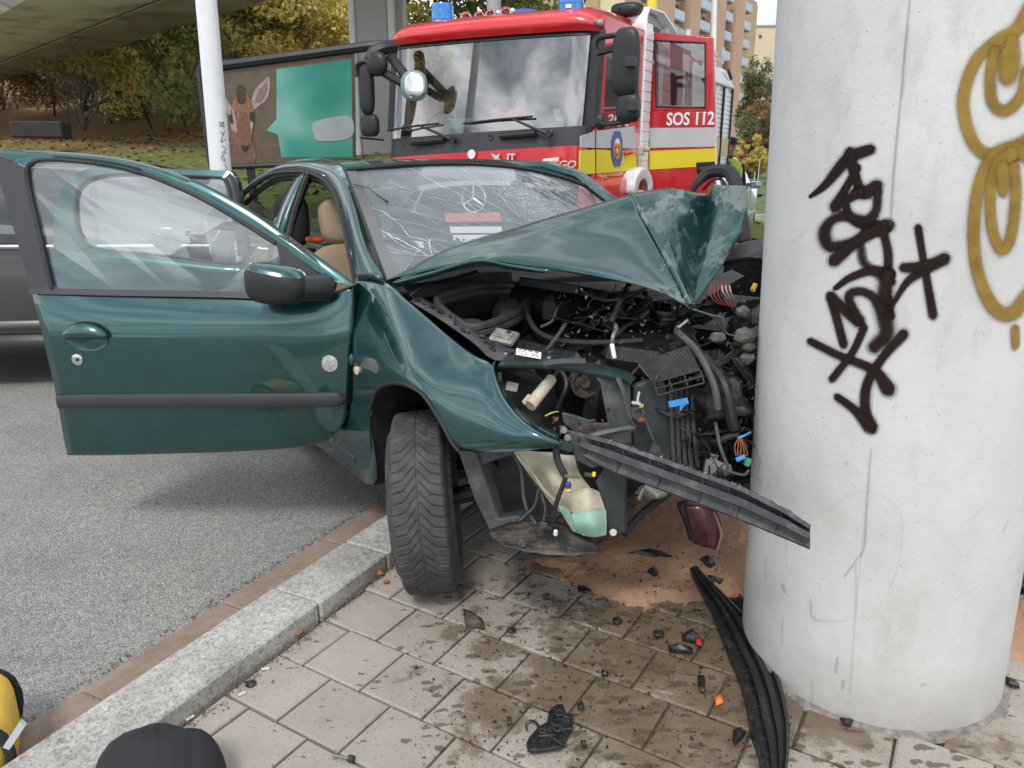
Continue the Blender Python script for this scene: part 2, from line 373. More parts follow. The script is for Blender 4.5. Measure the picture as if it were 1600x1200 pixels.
drop = nd_math(nd, lk, 'MULTIPLY', nd_math(nd, lk, 'SUBTRACT', size, vd.outputs['Distance'], True), 9, True)
c = mixc(nd, lk, nd_math(nd, lk, 'MULTIPLY', drop, .8), c, (.10, .07, .045))
v2 = nd.new('ShaderNodeTexVoronoi'); v2.inputs['Scale'].default_value = 120; lk.new(geo.outputs['Position'], v2.inputs['Vector'])
s2 = nd.new('ShaderNodeSeparateColor'); lk.new(v2.outputs['Color'], s2.inputs[0])
sp = nd_math(nd, lk, 'MULTIPLY', nd_math(nd, lk, 'GREATER_THAN', nd_math(nd, lk, 'SUBTRACT', s2.outputs[0], nd_math(nd, lk, 'MULTIPLY', dist, .16)), .74), nd_math(nd, lk, 'LESS_THAN', v2.outputs['Distance'], .22))
c = mixc(nd, lk, nd_math(nd, lk, 'MULTIPLY', sp, .8), c, (.02, .018, .016))
lk.new(c, B.inputs['Base Color'])
rr_ = nd_math(nd, lk, 'SUBTRACT', .82, nd_math(nd, lk, 'MULTIPLY', wet, .32)); lk.new(rr_, B.inputs['Roughness'])
mbump(nd, lk, B, nz(nd, lk, geo, 260, 4, .7), .0025)
jointm = M('joint_sand', (.13, .115, .08), rough=.95, var=.5, vs=60, bump=.006, bs=160, dirt=(.05, .065, .03), dirt_amt=.6, dirt_s=12)
gutm = M('gutter_stone', (.30, .23, .18), rough=.85, var=.12, vs=30, bump=.003, bs=300, dirt=(.2, .15, .11), dirt_amt=.5, dirt_s=8)
# big ground sheet = road surface, out to the horizon
mb = MB(); mb.grid([[(x, y, RZ) for x in (-900, -60, -10, 0, 10, 60, 900)] for y in (-900, -30, -5, 5, 30, 400, 1500)])
road = mb.build('road', asph, kind='structure', ang=0)
KD = np.array([.464, .886, 0]); KN = np.array([-.886, .464, 0]); KP = np.array([-.605, 2.111, 0])     # kerb direction, towards the road, joint
def kp(t, n, z): return KP + KD * t + KN * n + np.array([0, 0, z])
# sidewalk island slab
SIDE = [kp(-5, 0, 0), kp(7, 0, 0), kp(7, -3.6, 0), kp(-5, -3.6, 0)]
mb = MB(); mb.prism([p + np.array([0, 0, -.012]) for p in SIDE], (0, 0, -.2)); sidewalk = mb.build('sidewalk', jointm, kind='structure', ang=0)
th = rad(-31.3); U = np.array([math.cos(th), math.sin(th)]); Vv = np.array([-math.sin(th), math.cos(th)])
LW, LL, C0 = .199, .2143, 1.897
def clip(poly, p, n):     # keep the side where (q-p).n >= 0
    o_ = []
    for i in range(len(poly)):
        a, b = poly[i], poly[(i + 1) % len(poly)]; da, db = np.dot(a - p, n), np.dot(b - p, n)
        if da >= 0: o_.append(a)
        if da * db < 0: o_.append(a + (b - a) * da / (da - db))
    return o_
def paver_mesh(mb, poly, z=0.0, tilt=(0, 0), ch=.0045):
    P = np.array(poly); c_ = P.mean(0)
    d_ = P - c_; r_ = np.linalg.norm(d_, axis=1)[:, None]
    I = c_ + d_ * (1 - ch * 1.6 / np.maximum(r_, .01))
    n = len(P); V = []
    for q, zz in ((P, -.03), (P, -ch), (I, 0.0)):
        for p in q: V.append((p[0], p[1], z + zz + tilt[0] * (p[0] - c_[0]) + tilt[1] * (p[1] - c_[1])))
    F = [tuple(range(2 * n, 3 * n))] + [(k * n + i, k * n + (i + 1) % n, (k + 1) * n + (i + 1) % n, (k + 1) * n + i) for k in (0, 1) for i in range(n)]
    mb.add(V, F)
cells = []
for r in range(-14, 14):
    v1 = C0 - r * LW; v0 = v1 - LW
    for k in range(-30, 32):
        u0 = -1.2926 + r * .1125 + k * LL; u1 = u0 + LL
        g = .0033
        q = [U * a + Vv * b for a, b in ((u0 + g, v0 + g), (u1 - g, v0 + g), (u1 - g, v1 - g), (u0 + g, v1 - g))]
        full = len(q)
        pl = clip(q, KP[:2] + (-KN[:2]) * .012, -KN[:2]); pl = clip(pl, (KP - 3.58 * KN)[:2], KN[:2]) if len(pl) > 2 else pl
        pl = clip(pl, kp(-4.9, 0, 0)[:2], KD[:2]) if len(pl) > 2 else pl; pl = clip(pl, kp(6.9, 0, 0)[:2], -KD[:2]) if len(pl) > 2 else pl
        if len(pl) < 3: continue
        c_ = np.mean(pl, 0)
        if np.max(np.linalg.norm(np.array(pl) - c_, axis=1)) < .03: continue
        # is it inside the picture?
        p3 = np.array([c_[0], c_[1], 0]) - O; dep = p3[1] * math.cos(PITCH) - p3[2] * math.sin(PITCH)
        vis = False
        if dep > .3:
            X = 800 + FOC * p3[0] / dep; Yp = 600 + FOC * (-p3[1] * math.sin(PITCH) - p3[2] * math.cos(PITCH)) / dep
            vis = -60 < X < 1660 and 500 < Yp < 1290
        same = len(pl) == 4 and all(np.allclose(a, b) for a, b in zip(pl, q))
        if np.hypot(c_[0] - 1.045, c_[1] - 1.96) < .27: continue
        cells.append((0 if vis else 1, np.linalg.norm(p3), c_, pl, same, q))
cells.sort(key=lambda t: (t[0], t[1]))
shared = {}
rest = MB(); npv = 0
for vis, d_, c_, pl, same, q in cells:
    z = random.uniform(-.0022, .0018)
    if vis == 0 and npv < 285:
        npv += 1
        if same:
            if 'm' not in shared:
                mb = MB(); paver_mesh(mb, [p - c_ for p in q]); o = mb.build('paver', pav, sidewalk, ang=0); shared['m'] = o.data
            else:
                o = bpy.data.objects.new('paver', shared['m']); COL.objects.link(o); o.parent = sidewalk
            o.location = (c_[0], c_[1], z); o.rotation_euler = (random.uniform(-.006, .006), random.uniform(-.006, .006), random.uniform(-.004, .004))
        else:
            mb = MB(); paver_mesh(mb, pl, z, (random.uniform(-.006, .006), random.uniform(-.006, .006))); mb.build('paver', pav, sidewalk, ang=0)
    else:
        paver_mesh(rest, pl, z)
if rest.f: rest.build('paver_field', pav, sidewalk, ang=0, kind='stuff')
# kerb
kb_ = MB(); kb_.prism([kp(-5, .005, -.1), kp(7, .005, -.1), kp(7, .19, -.1), kp(-5, .19, -.1)], (0, 0, .06)); kerb = kb_.build('kerb', jointm, kind='structure', ang=0)
R_k = np.stack([KD, KN, [0, 0, 1]], axis=1)
t0s = [-4.62, -3.72, -2.82, -1.92, -.98, .003, .355, 1.36, 2.36, 3.36, 4.36, 5.36]
for a, b in zip(t0s[:-1], t0s[1:]):
    mb = MB(); mb.box(kp((a + b) / 2, .096, -.015 + random.uniform(-.002, .002)), (b - a - .007, .19, .15), R_k @ rotm((0, 0, 1), random.uniform(-.25, .25)), ch=.006); mb.build('kerb_stone', gran, kerb, ang=0)
mb = MB(); mb.prism([kp(-5, .19, -.09), kp(7, .19, -.09), kp(7, .41, -.09), kp(-5, .41, -.09)], (0, 0, .04)); gut = mb.build('gutter', jointm, kind='structure', ang=0)
for k in range(-9, 13):
    mb = MB(); mb.box(kp(k * .5 + .21, .297, -.055), (.492, .195, .05), R_k, ch=.004); mb.build('gutter_slab', gutm, gut, ang=0)
# gritty dirt along the foot of the kerb and in the joint behind it
grit = MB()
for i in range(2600):
    t = random.uniform(-1.6, 1.2); n = -abs(random.gauss(0, .022)) - .002
    if i % 3 == 0: n = .42 + random.gauss(0, .012)
    p = kp(t, n, .002 if i % 3 else RZ + .003); s_ = random.uniform(.0012, .0042)
    if n < -.12: continue
    V = [p + np.array([random.gauss(0, s_), random.gauss(0, s_), abs(random.gauss(0, s_))]) for _ in range(4)]
    grit.add(V, [(0, 1, 2), (0, 2, 3), (0, 3, 1), (1, 3, 2)])
gritm = M('grit', (.16, .12, .08), rough=.95, var=.5, vs=200)
o = grit.build('grit', gritm, ang=0, kind='stuff'); tag(o, 'brown grit and crumbs gathered along the foot of the kerb', 'grit')
# dry leaves and stubs by the kerb
leafm = M('dry_leaf', (.32, .15, .06), rough=.8, var=.3, vs=80)
def leaf(px_, py_, s_, lab, mat=leafm):
    p = wz(px_, py_, .008); a = random.uniform(0, 6)
    q = []
    for k in range(7):
        t = k / 6; wdt = math.sin(math.pi * t) * .33 + .02
        for sd_ in (-1, 0, 1):
            x_, y_ = (t - .5) * s_, sd_ * wdt * s_
            q.append(p + np.array([x_ * math.cos(a) - y_ * math.sin(a), x_ * math.sin(a) + y_ * math.cos(a), .25 * s_ * (t - .5) ** 2 * 4 + abs(sd_) * .12 * s_]))
    mb = MB(); mb.grid(np.array(q).reshape(7, 3, 3)); o = mb.build('fallen_leaf', mat, solid=.0006); tag(o, lab, 'leaf')
leaf(595, 898, .035, 'curled orange leaf at the kerb foot just left of the front tyre', M('orange_leaf', (.45, .16, .04), rough=.7, var=.2, vs=60))
leaf(603, 910, .03, 'small brown leaf below the orange one beside the front tyre')
leaf(465, 990, .04, 'thin dry brown leaf in the angle of kerb and paving')
stubm = M('stub_paper', (.62, .58, .52), rough=.8, var=.1)
for px_, py_, lab in ((297, 1122, 'long white cigarette stub lying near the bottom of the kerb'), (378, 1084, 'short white cigarette stub beside the black clot by the kerb'), (415, 1045, 'white crumpled stub between kerb and first pavers')):
    p = wz(px_, py_, .006); a = random.uniform(0, 3); d_ = np.array([math.cos(a), math.sin(a), 0]) * .011
    mb = MB(); mb.tube([p - d_, p, p + d_], .0038, 8); o = mb.build('cigarette_stub', stubm); tag(o, lab, 'cigarette stub')
# hill of grass and fallen leaves at the back left
hillm, nd, lk, B, geo = newmat('leafy_grass')
g1 = ramp(nd, lk, nz(nd, lk, geo, 3, 6, .7), [(.3, (.12, .17, .04)), (.7, (.24, .29, .08))])
l1 = ramp(nd, lk, nz(nd, lk, geo, 14, 5, .7), [(.3, (.14, .08, .035)), (.55, (.28, .155, .06)), (.75, (.42, .26, .11))])
sepx = nd.new('ShaderNodeSeparateXYZ'); lk.new(geo.outputs['Position'], sepx.inputs[0])
mk_ = nd_math(nd, lk, 'ADD', nd_math(nd, lk, 'MULTIPLY', nz(nd, lk, geo, .5, 8, .75), 3.2), nd_math(nd, lk, 'MULTIPLY', nd_math(nd, lk, 'SUBTRACT', sepx.outputs[2], 1.05), .8))
fac = ramp(nd, lk, mk_, [(.45, (0, 0, 0)), (.62, (1, 1, 1))])
mr = nd.new('ShaderNodeMapRange'); mr.inputs[1].default_value = 1.75; mr.inputs[2].default_value = 2.35; lk.new(mk_, mr.inputs[0])
c = mixc(nd, lk, mr.outputs[0], g1, l1); lk.new(c, B.inputs['Base Color']); B.inputs['Roughness'].default_value = .95
mbump(nd, lk, B, nz(nd, lk, geo, 20, 6, .7), .08)
def hz(x, y):
    # height of the slope left behind the road
    q = y + .45 * x          # the bank's foot runs obliquely
    f1 = max(0.0, q - 5.5) ; z = 1.9 * (1 - math.exp(-f1 / 5.0)) + .02 * f1 + .16 * max(0, f1 - 14)
    side = 1 / (1 + math.exp(-( - x + 3.0 - (y - 12) * .02) * 1.2))
    return RZ - .05 + z * side + .06 * noise.noise((x * .5, y * .5, 0))
mb = MB(); xs = np.concatenate([np.linspace(-60, -12, 25), np.linspace(-11.5, 7, 48)]); ys = np.concatenate([np.linspace(8, 24, 50), np.linspace(25, 90, 30)])
mb.grid([[(x, y, hz(x, y)) for x in xs] for y in ys]); mb.build('hillside', hillm, kind='structure')
lawnm = M('lawn', (.10, .16, .045), rough=.95, var=.35, vs=3, bump=.05, bs=20, dirt=(.2, .14, .06), dirt_amt=.35, dirt_s=1.2)
mb = MB(); mb.grid([[(x, y, .06 + max(0, y - 19) * .035) for x in np.linspace(5.5, 60, 30)] for y in np.linspace(18.5, 70, 30)]); mb.build('lawn', lawnm, kind='structure')
mb = MB(); mb.prism([(5.5, 18.2, RZ - .1), (60, 18.2, RZ - .1), (60, 18.5, RZ - .1), (5.5, 18.5, RZ - .1)], (0, 0, .24)); mb.build('far_kerb', gran, kind='structure', ang=0)
linem = M('road_line', (.6, .6, .58), rough=.7, var=.15, vs=20)
mb = MB(); mb.prism([wz(1168, 405, RZ + .004), wz(1172, 380, RZ + .004), wz(1215, 372, RZ + .004), wz(1215, 382, RZ + .004)], (0, 0, .002)); mb.build('lane_marking', linem, kind='structure', ang=0)
# ================================================================== PIER, DECK, COLUMN, POLE, HOARDING
conc, nd, lk, B, geo = newmat('white_painted_concrete')
c = ramp(nd, lk, nz(nd, lk, geo, 2.4, 7, .65, (1, 1, .6)), [(.28, (.47, .47, .455)), (.5, (.585, .585, .575)), (.7, (.655, .655, .65))])
c = mixc(nd, lk, ramp(nd, lk, nz(nd, lk, geo, 5, 8, .72, (1, 1, .35)), [(.56, (0, 0, 0)), (.68, (.6, .6, .6))]), c, (.43, .43, .41))
c = mixc(nd, lk, ramp(nd, lk, nz(nd, lk, geo, 60, 5, .8, (1, 1, .35)), [(.68, (0, 0, 0)), (.75, (.6, .6, .6))]), c, (.33, .32, .31))
vs_ = nd.new('ShaderNodeTexVoronoi'); vs_.inputs['Scale'].default_value = 42; lk.new(geo.outputs['Position'], vs_.inputs['Vector'])
c = mixc(nd, lk, nd_math(nd, lk, 'MULTIPLY', nd_math(nd, lk, 'LESS_THAN', vs_.outputs['Distance'], .07), .6), c, (.18, .17, .16))
sx = nd.new('ShaderNodeSeparateXYZ'); lk.new(geo.outputs['Position'], sx.inputs[0])
low = nd_math(nd, lk, 'MULTIPLY', nd_math(nd, lk, 'SUBTRACT', .20, sx.outputs[2], True), nd_math(nd, lk, 'MULTIPLY', nz(nd, lk, geo, 14, 7, .78), 5), True)
c = mixc(nd, lk, low, c, (.30, .27, .235))
lk.new(c, B.inputs['Base Color']); B.inputs['Roughness'].default_value = .55
mbump(nd, lk, B, nd_math(nd, lk, 'ADD', nz(nd, lk, geo, 30, 6, .6), nd_math(nd, lk, 'MULTIPLY', nz(nd, lk, geo, 240, 3), .25)), .0016)
PC = np.array([1.045, 1.96]); PR = .35; PK = .036; DECKZ = 4.6
def pier_c(z): return np.array([PC[0] - PK * z, PC[1], z])
mb = MB(); G = []
for i in range(81):
    z = -.05 + i * .1; G.append([pier_c(z) + PR * np.array([math.cos(a), math.sin(a), 0]) for a in np.linspace(0, 2 * math.pi, 73)[:-1]])
mb.grid(G, close=True); pier = mb.build('bridge_pier', conc); tag(pier, 'thick round white concrete bridge pier with black and gold graffiti, beside the wreck', 'bridge pier')
def on_pier(x, y, off=.0015):
    d = ray(x, y); R_ = PR + off
    ax, bx = -PC[0] + PK * CH, d[0] + PK * d[2]; ay, by = -PC[1], d[1]
    A_ = bx * bx + by * by; B_ = 2 * (ax * bx + ay * by); C_ = ax * ax + ay * ay - R_ * R_
    D_ = max(B_ * B_ - 4 * A_ * C_, 0); t = (-B_ - math.sqrt(D_)) / (2 * A_); return O + d * t
def spraym(name, col, op=.92):
    m, nd, lk, B, geo = newmat(name); B.inputs['Roughness'].default_value = .7; B.inputs['Specular IOR Level'].default_value = .15
    c = ramp(nd, lk, nz(nd, lk, geo, 25, 4), [(.3, tuple(k * .8 for k in col)), (.7, tuple(min(1, k * 1.25) for k in col))]); lk.new(c, B.inputs['Base Color'])
    at = nd.new('ShaderNodeAttribute'); at.attribute_name = 'fade'
    f = nd_math(nd, lk, 'ADD', at.outputs['Fac'], nd_math(nd, lk, 'MULTIPLY', nd_math(nd, lk, 'SUBTRACT', nz(nd, lk, geo, 420, 2, .8), .5), .55))
    f = nd_math(nd, lk, 'MULTIPLY', ramp(nd, lk, f, [(.12, (0, 0, 0)), (.45, (.66, .66, .66)), (.8, (1, 1, 1))]), op); lk.new(f, B.inputs['Alpha']); return m
black_spray = spraym('black_spray', (.020, .010, .010), .97); gold_spray = spraym('gold_spray', (.29, .185, .04), .85); dark_mark = spraym('dark_scratch', (.16, .16, .15), .36)
soff = [.0012]; HALO = [False]
def stroke(pts, wd, mb, soft=1.0, taper=None):
    """a sprayed line on the pier: pixel path, line width in pixels"""
    soff[0] += .00004
    if soft > .5 and mb is not None and mb is g and not HALO[0] and not isinstance(taper, str):
        HALO[0] = True; stroke(pts, [q * 1.75 for q in wd] if hasattr(wd, '__len__') else wd * 1.75, mb, .30); HALO[0] = False; soff[0] += .00004
    P = cr1([(a, b) for a, b in pts], 7); n = len(P); K = 9
    w_ = wd if hasattr(wd, '__len__') else [wd] * len(pts)
    W2 = cr1([(q, 0) for q in w_], 7)[:, 0] * (1.14 if soft > .5 else 1.1)
    G = []; att = []
    for i in range(n):
        t = P[min(i + 1, n - 1)] - P[max(i - 1, 0)]; t /= np.linalg.norm(t) + 1e-9; nn = np.array([-t[1], t[0]])
        row = []
        endf = 1.0
        for k in range(K):
            s_ = (k / (K - 1) - .5) * 2; q = P[i] + nn * s_ * W2[i] * .5
            row.append(on_pier(q[0], q[1], soff[0])); att.append(max(0, (1 - abs(s_)) * 1.9 * soft))
        G.append(row)
    # round caps
    for e0, i0, sg in ((P[0], 0, -1), (P[-1], n - 1, 1)):
        t = (P[1] - P[0]) if i0 == 0 else (P[-1] - P[-2]); t /= np.linalg.norm(t) + 1e-9; nn = np.array([-t[1], t[0]]); rows = []
        for j in range(1, 5):
            a = j / 4 * math.pi / 2; row = []; aa = []
            for k in range(K):
                s_ = (k / (K - 1) - .5) * 2; q = e0 + nn * s_ * W2[i0] * .5 * math.cos(a) + t * sg * W2[i0] * .5 * math.sin(a) * math.sqrt(max(0, 1 - s_ * s_))
                row.append(on_pier(q[0], q[1], soff[0])); aa.append(max(0, min((1 - abs(s_)) * 1.9, (1 - math.sin(a)) * 1.9) * soft))
            rows.append((row, aa))
        if i0 == 0:
            for row, aa in rows: G.insert(0, row); att = aa + att
        else:
            for row, aa in rows: G.append(row); att = att + aa
    mb.grid(G, att=att)
g = MB()
stroke([(1266, 307), (1290, 288), (1325, 248), (1360, 233)], [6, 13, 20, 17], g)
stroke([(1328, 238), (1333, 265), (1345, 300)], [18, 17, 14], g)
stroke([(1340, 262), (1318, 300), (1305, 323)], [12, 14, 19], g)
stroke([(1345, 300), (1355, 300), (1370, 290)], [20, 22, 20], g)
stroke([(1345, 300), (1322, 315), (1330, 340), (1352, 352), (1385, 352)], [16, 14, 14, 16, 18], g, .9)
stroke([(1372, 300), (1368, 330), (1352, 345), (1320, 338), (1298, 345), (1288, 365), (1298, 385), (1335, 378), (1368, 362)], [14, 16, 20, 16, 16, 22, 20, 16, 14], g, .62)
stroke([(1388, 352), (1345, 372), (1303, 407)], [20, 18, 20], g)
stroke([(1380, 360), (1388, 400), (1386, 450), (1394, 495)], [14, 15, 13, 10], g, .8)
stroke([(1345, 385), (1350, 410), (1375, 430), (1395, 440)], [20, 22, 22, 16], g, .45)
stroke([(1305, 450), (1330, 433), (1365, 422), (1392, 428)], [8, 12, 14, 14], g)
stroke([(1386, 430), (1380, 480), (1385, 520), (1366, 542)], [24, 26, 26, 22], g, .55)
stroke([(1298, 465), (1308, 500), (1318, 538)], [15, 14, 14], g)
stroke([(1298, 462), (1322, 486), (1342, 502)], [15, 17, 20], g)
stroke([(1342, 500), (1326, 465), (1340, 455), (1362, 462), (1378, 485)], [15, 15, 14, 15, 18], g, .75)
stroke([(1435, 356), (1442, 400), (1458, 492)], [13, 12, 15], g)
stroke([(1394, 477), (1418, 440), (1450, 418), (1476, 404)], [7, 12, 18, 20], g)
stroke([(1412, 418), (1432, 417), (1455, 412)], [15, 16, 15], g)
stroke([(1266, 533), (1310, 555), (1365, 578), (1388, 608)], [12, 13, 16, 24], g)
stroke([(1350, 512), (1332, 550), (1300, 592)], [13, 12, 12], g)
stroke([(1412, 522), (1378, 560), (1355, 600), (1352, 640), (1362, 668)], [17, 14, 16, 17, 20], g)
stroke([(1308, 620), (1335, 640), (1358, 666)], [12, 14, 20], g)
g.build('black_graffiti_tag', black_spray, pier, ang=0, att=True)
g = MB()
stroke([(1610, 10), (1590, 45), (1560, 62), (1525, 95), (1506, 150), (1512, 200), (1532, 235), (1565, 240), (1610, 215)], [22, 22, 20, 20, 20, 20, 20, 22, 20], g)
stroke([(1555, 80), (1548, 120), (1552, 160), (1572, 172), (1596, 150), (1605, 110)], 19, g, .85)
stroke([(1582, 65), (1578, 95), (1575, 118)], [24, 36, 30], g)
stroke([(1612, 245), (1580, 232), (1548, 250), (1528, 300), (1522, 370), (1530, 430), (1552, 478), (1580, 490), (1612, 455)], [24, 24, 22, 20, 20, 20, 22, 24, 22], g)
stroke([(1580, 240), (1556, 262), (1548, 310), (1552, 360), (1566, 390), (1580, 370), (1588, 310), (1585, 262)], [26, 20, 18, 18, 18, 18, 18, 20], g, .85)
stroke([(1566, 262), (1568, 285), (1569, 300)], [22, 22, 16], g)
stroke([(1587, 513), (1588, 535), (1587, 542)], [13, 13, 10], g)
g.build('gold_graffiti_eyes', gold_spray, pier, ang=0, att=True)
_st = stroke
def stroke1(pts, wd, mb_, soft=1.0):
    m_ = MB(); wd = [q * .7 for q in wd] if hasattr(wd, '__len__') else wd * .7; _st(pts, wd, m_, soft * .55); m_.build('scratch', dark_mark, pier, ang=0, att=True)
g = None
stroke1([(1422, 0), (1416, 60), (1409, 140), (1402, 210), (1396, 280), (1392, 350)], [6, 8, 6, 9, 10, 6], g, .8)
stroke1([(1420, 40), (1412, 100), (1410, 150)], [16, 20, 14], g, .3)
stroke1([(1362, 700), (1357, 760), (1354, 800), (1351, 850), (1345, 870)], [4, 6, 6, 8, 5], g, .8)
stroke1([(1345, 865), (1320, 900)], [4, 7], g, .7)
stroke1([(1337, 880), (1338, 925), (1336, 965)], [5, 7, 5], g, .5)
stroke1([(1336, 965), (1332, 1020), (1328, 1085)], [3, 4, 3], g, .45)
stroke1([(1222, 915), (1226, 925)], [9, 7], g, .8)
stroke1([(1266, 935), (1270, 965), (1290, 970), (1325, 970)], [5, 8, 4, 3], g, .6)
stroke1([(1223, 965), (1221, 1010)], [5, 4], g, .5); stroke1([(1308, 1030), (1306, 1050)], [10, 12], g, .6); stroke1([(1318, 1065), (1317, 1075)], [12, 12], g, .6)
stroke1([(1268, 1062), (1269, 1095)], [5, 8], g, .4); stroke1([(1440, 1070), (1446, 1069)], [10, 7], g, .5)
stroke1([(1228, 842), (1229, 885)], [4, 4], g, .4); stroke1([(1195, 870), (1196, 905)], [4, 5], g, .45); stroke1([(1577, 812), (1568, 830)], [8, 12], g, .35)
stroke1([(1290, 800), (1330, 772), (1365, 768), (1395, 785), (1410, 815), (1404, 880), (1390, 920)], [2, 2.5, 2, 2, 3, 2, 4], g, .5)
stroke1([(1180, 708), (1188, 720), (1182, 740)], [3, 4, 3], g, .6); stroke1([(1180, 745), (1190, 752), (1184, 762)], [3, 4, 3], g, .5)
stroke1([(1285, 632), (1288, 680), (1292, 690)], [3, 3, 3], g, .3); stroke1([(1322, 722), (1323, 726)], [7, 6], g, .9)
stroke1([(1520, 810), (1535, 790)], [8, 5], g, .25); stroke1([(1205, 850), (1240, 900), (1258, 930)], [2, 3, 2], g, .35); stroke1([(1236, 378), (1262, 360)], [14, 8], g, .25)
for _ in range(26):
    x_, y_ = random.uniform(1185, 1540), random.uniform(560, 1090); stroke1([(x_, y_), (x_ + random.uniform(-3, 3), y_ + random.uniform(12, 42))], [2.2, 3.2], g, random.uniform(.08, .18))

seam = MB(); seam.tube([on_pier(a, b, .0) for a, b in cr1([(1424, -60), (1412, 110), (1398, 250), (1380, 420), (1366, 600), (1352, 800), (1340, 940), (1328, 1110)], 8)], .0009, 6); seam.build('mould_seam', conc, pier)
# dirt collar of mortar
mb = MB(); rings = []
for r_, z_ in ((PR - .01, .012), (PR + .01, .005), (PR + .022, -.004)):
    rings.append([np.array([PC[0], PC[1], 0]) + np.array([math.cos(a) * (r_ + (.012 * noise.noise((math.cos(a) * 6, math.sin(a) * 6, r_)) if z_ < .01 else 0)), math.sin(a) * (r_ + (.012 * noise.noise((math.cos(a) * 6, math.sin(a) * 6, r_)) if z_ < .01 else 0)), z_]) for a in np.linspace(0, 2 * math.pi, 97)[:-1]])
mb.grid(rings, close=True); mb.build('mortar_collar', M('grey_mortar', (.22, .2, .18), rough=.95, var=.4, vs=40, bump=.004, bs=120), pier)
# ---- bridge deck overhead: underside box, haunches, edges
deckm = M('deck_concrete', (.80, .80, .83), rough=.8, var=.12, vs=.6, bump=.004, bs=20, dirt=(.2, .18, .16), dirt_amt=.5, dirt_s=.8)
deckd = M('deck_edge_concrete', (.42, .41, .40), rough=.85, var=.15, vs=.8, dirt=(.12, .11, .10), dirt_amt=.5, dirt_s=1.2)
E0 = wy(0, 128, 33.0); E1 = wy(413, 0, 17.8); DECKZ = (E0[2] + E1[2]) / 2
E0 = wz(0, 128, DECKZ); E1 = wz(413, 0, DECKZ)
dd_ = (E1 - E0); dd_[2] = 0; dd_ /= np.linalg.norm(dd_); dn = np.array([dd_[1], -dd_[0], 0]);
if np.dot(dn, -E1) < 0: dn = -dn     # from the far edge towards us
deck = thing('bridge_deck', 'grey concrete bridge deck crossing overhead at the top left', 'bridge', tuple(E1))
Lr = 90
wdt = 3.9
NS = float(np.dot(wz(0, 98, DECKZ) - E0, dn))
T1 = float(np.linalg.norm((E1 - E0)[:2])) + 1.5; RA = 12.0; AMX = rad(95)
def dk(t, n, z):      # runs straight, then an unseen bend, shaped to keep open sky above the bonnet
    if t <= T1: return E0 + dd_ * t + dn * n + np.array([0, 0, z])
    a = min((t - T1) / RA, AMX); c_ = E0 + dd_ * T1 - dn * RA; h_ = dd_ * math.cos(a) - dn * math.sin(a); q_ = dn * math.cos(a) + dd_ * math.sin(a)
    return c_ + q_ * (RA + n) + h_ * max(0.0, t - T1 - AMX * RA) + np.array([0, 0, z])
mb = MB(); secs = [(0, 0), (0.02, .55), (.0, .9), (wdt, .9), (wdt, 0), (wdt - .9, -.0), (.9, -.0)]
def bow(t): return -.0009 * (t - 20) ** 2 * 0
prof = [(0.0, .25), (0, .95), (wdt, .95), (wdt, .25), (wdt - 1.3, 0), (2.0, 0)]
for name_, pr_, mt in (('girder', [(wdt - .5, 0.02), (wdt - .5, .6), (2.2, .6), (2.2, 0.02)], deckm),):
    pass
mb.grid([[dk(t, n, z) for n, z in ((2.0, 0.0), (wdt - .4, 0.0), (wdt, .25), (wdt, 1.0), (0, 1.0), (0, .18), (2.0, 0.0))] for t in np.linspace(-80, 75, 110)]); mb.build('deck_box', deckm, deck, ang=20)
mb = MB(); mb.grid([[dk(t, n, z) for n, z in ((-.02, 0.0), (NS, -.004), (NS, -.03), (-.02, -.02), (-.02, 0.0))] for t in np.linspace(-80, 75, 110)]); mb.build('edge_beam', deckd, deck, ang=20)
# ---- grey column standing behind the fire engine
colm = M('grey_column_paint', (.36, .355, .35), rough=.7, var=.06, vs=2, dirt=(.28, .27, .26), dirt_amt=.3, dirt_s=2)
coll = M('pale_column_edge', (.62, .62, .61), rough=.6, var=.05, vs=2)
ccol = thing('bridge_column', 'square grey concrete column with pale edges rising behind the fire engine', 'column', wy(588, 300, 13))
def colq(x0, x1, Y, y0=-160, y1=330):
    return [wy(x0, y1, Y) , wy(x1, y1, Y)]
Yc = 13.0
def vpost(mb, x0, x1, Y, depth, z0=-.1, z1=6.0, yref=120):
    a = wy(x0, yref, Y)[0]; b = wy(x1, yref, Y)[0]; mb.box(((a + b) / 2, Y + depth / 2, (z0 + z1) / 2), (abs(b - a), depth, z1 - z0), ch=.02)
for nm, x0, x1, Y_, dp, mt in (('pale_edge', 549, 559, 12.97, .6, coll), ('column_face', 559.2, 609, Yc, .55, colm), ('pale_edge', 609.2, 619, 12.98, .6, coll), ('column_side', 619.2, 633, 13.15, .5, colm)):
    mb = MB(); vpost(mb, x0, x1, Y_, dp); mb.build(nm, mt, ccol)
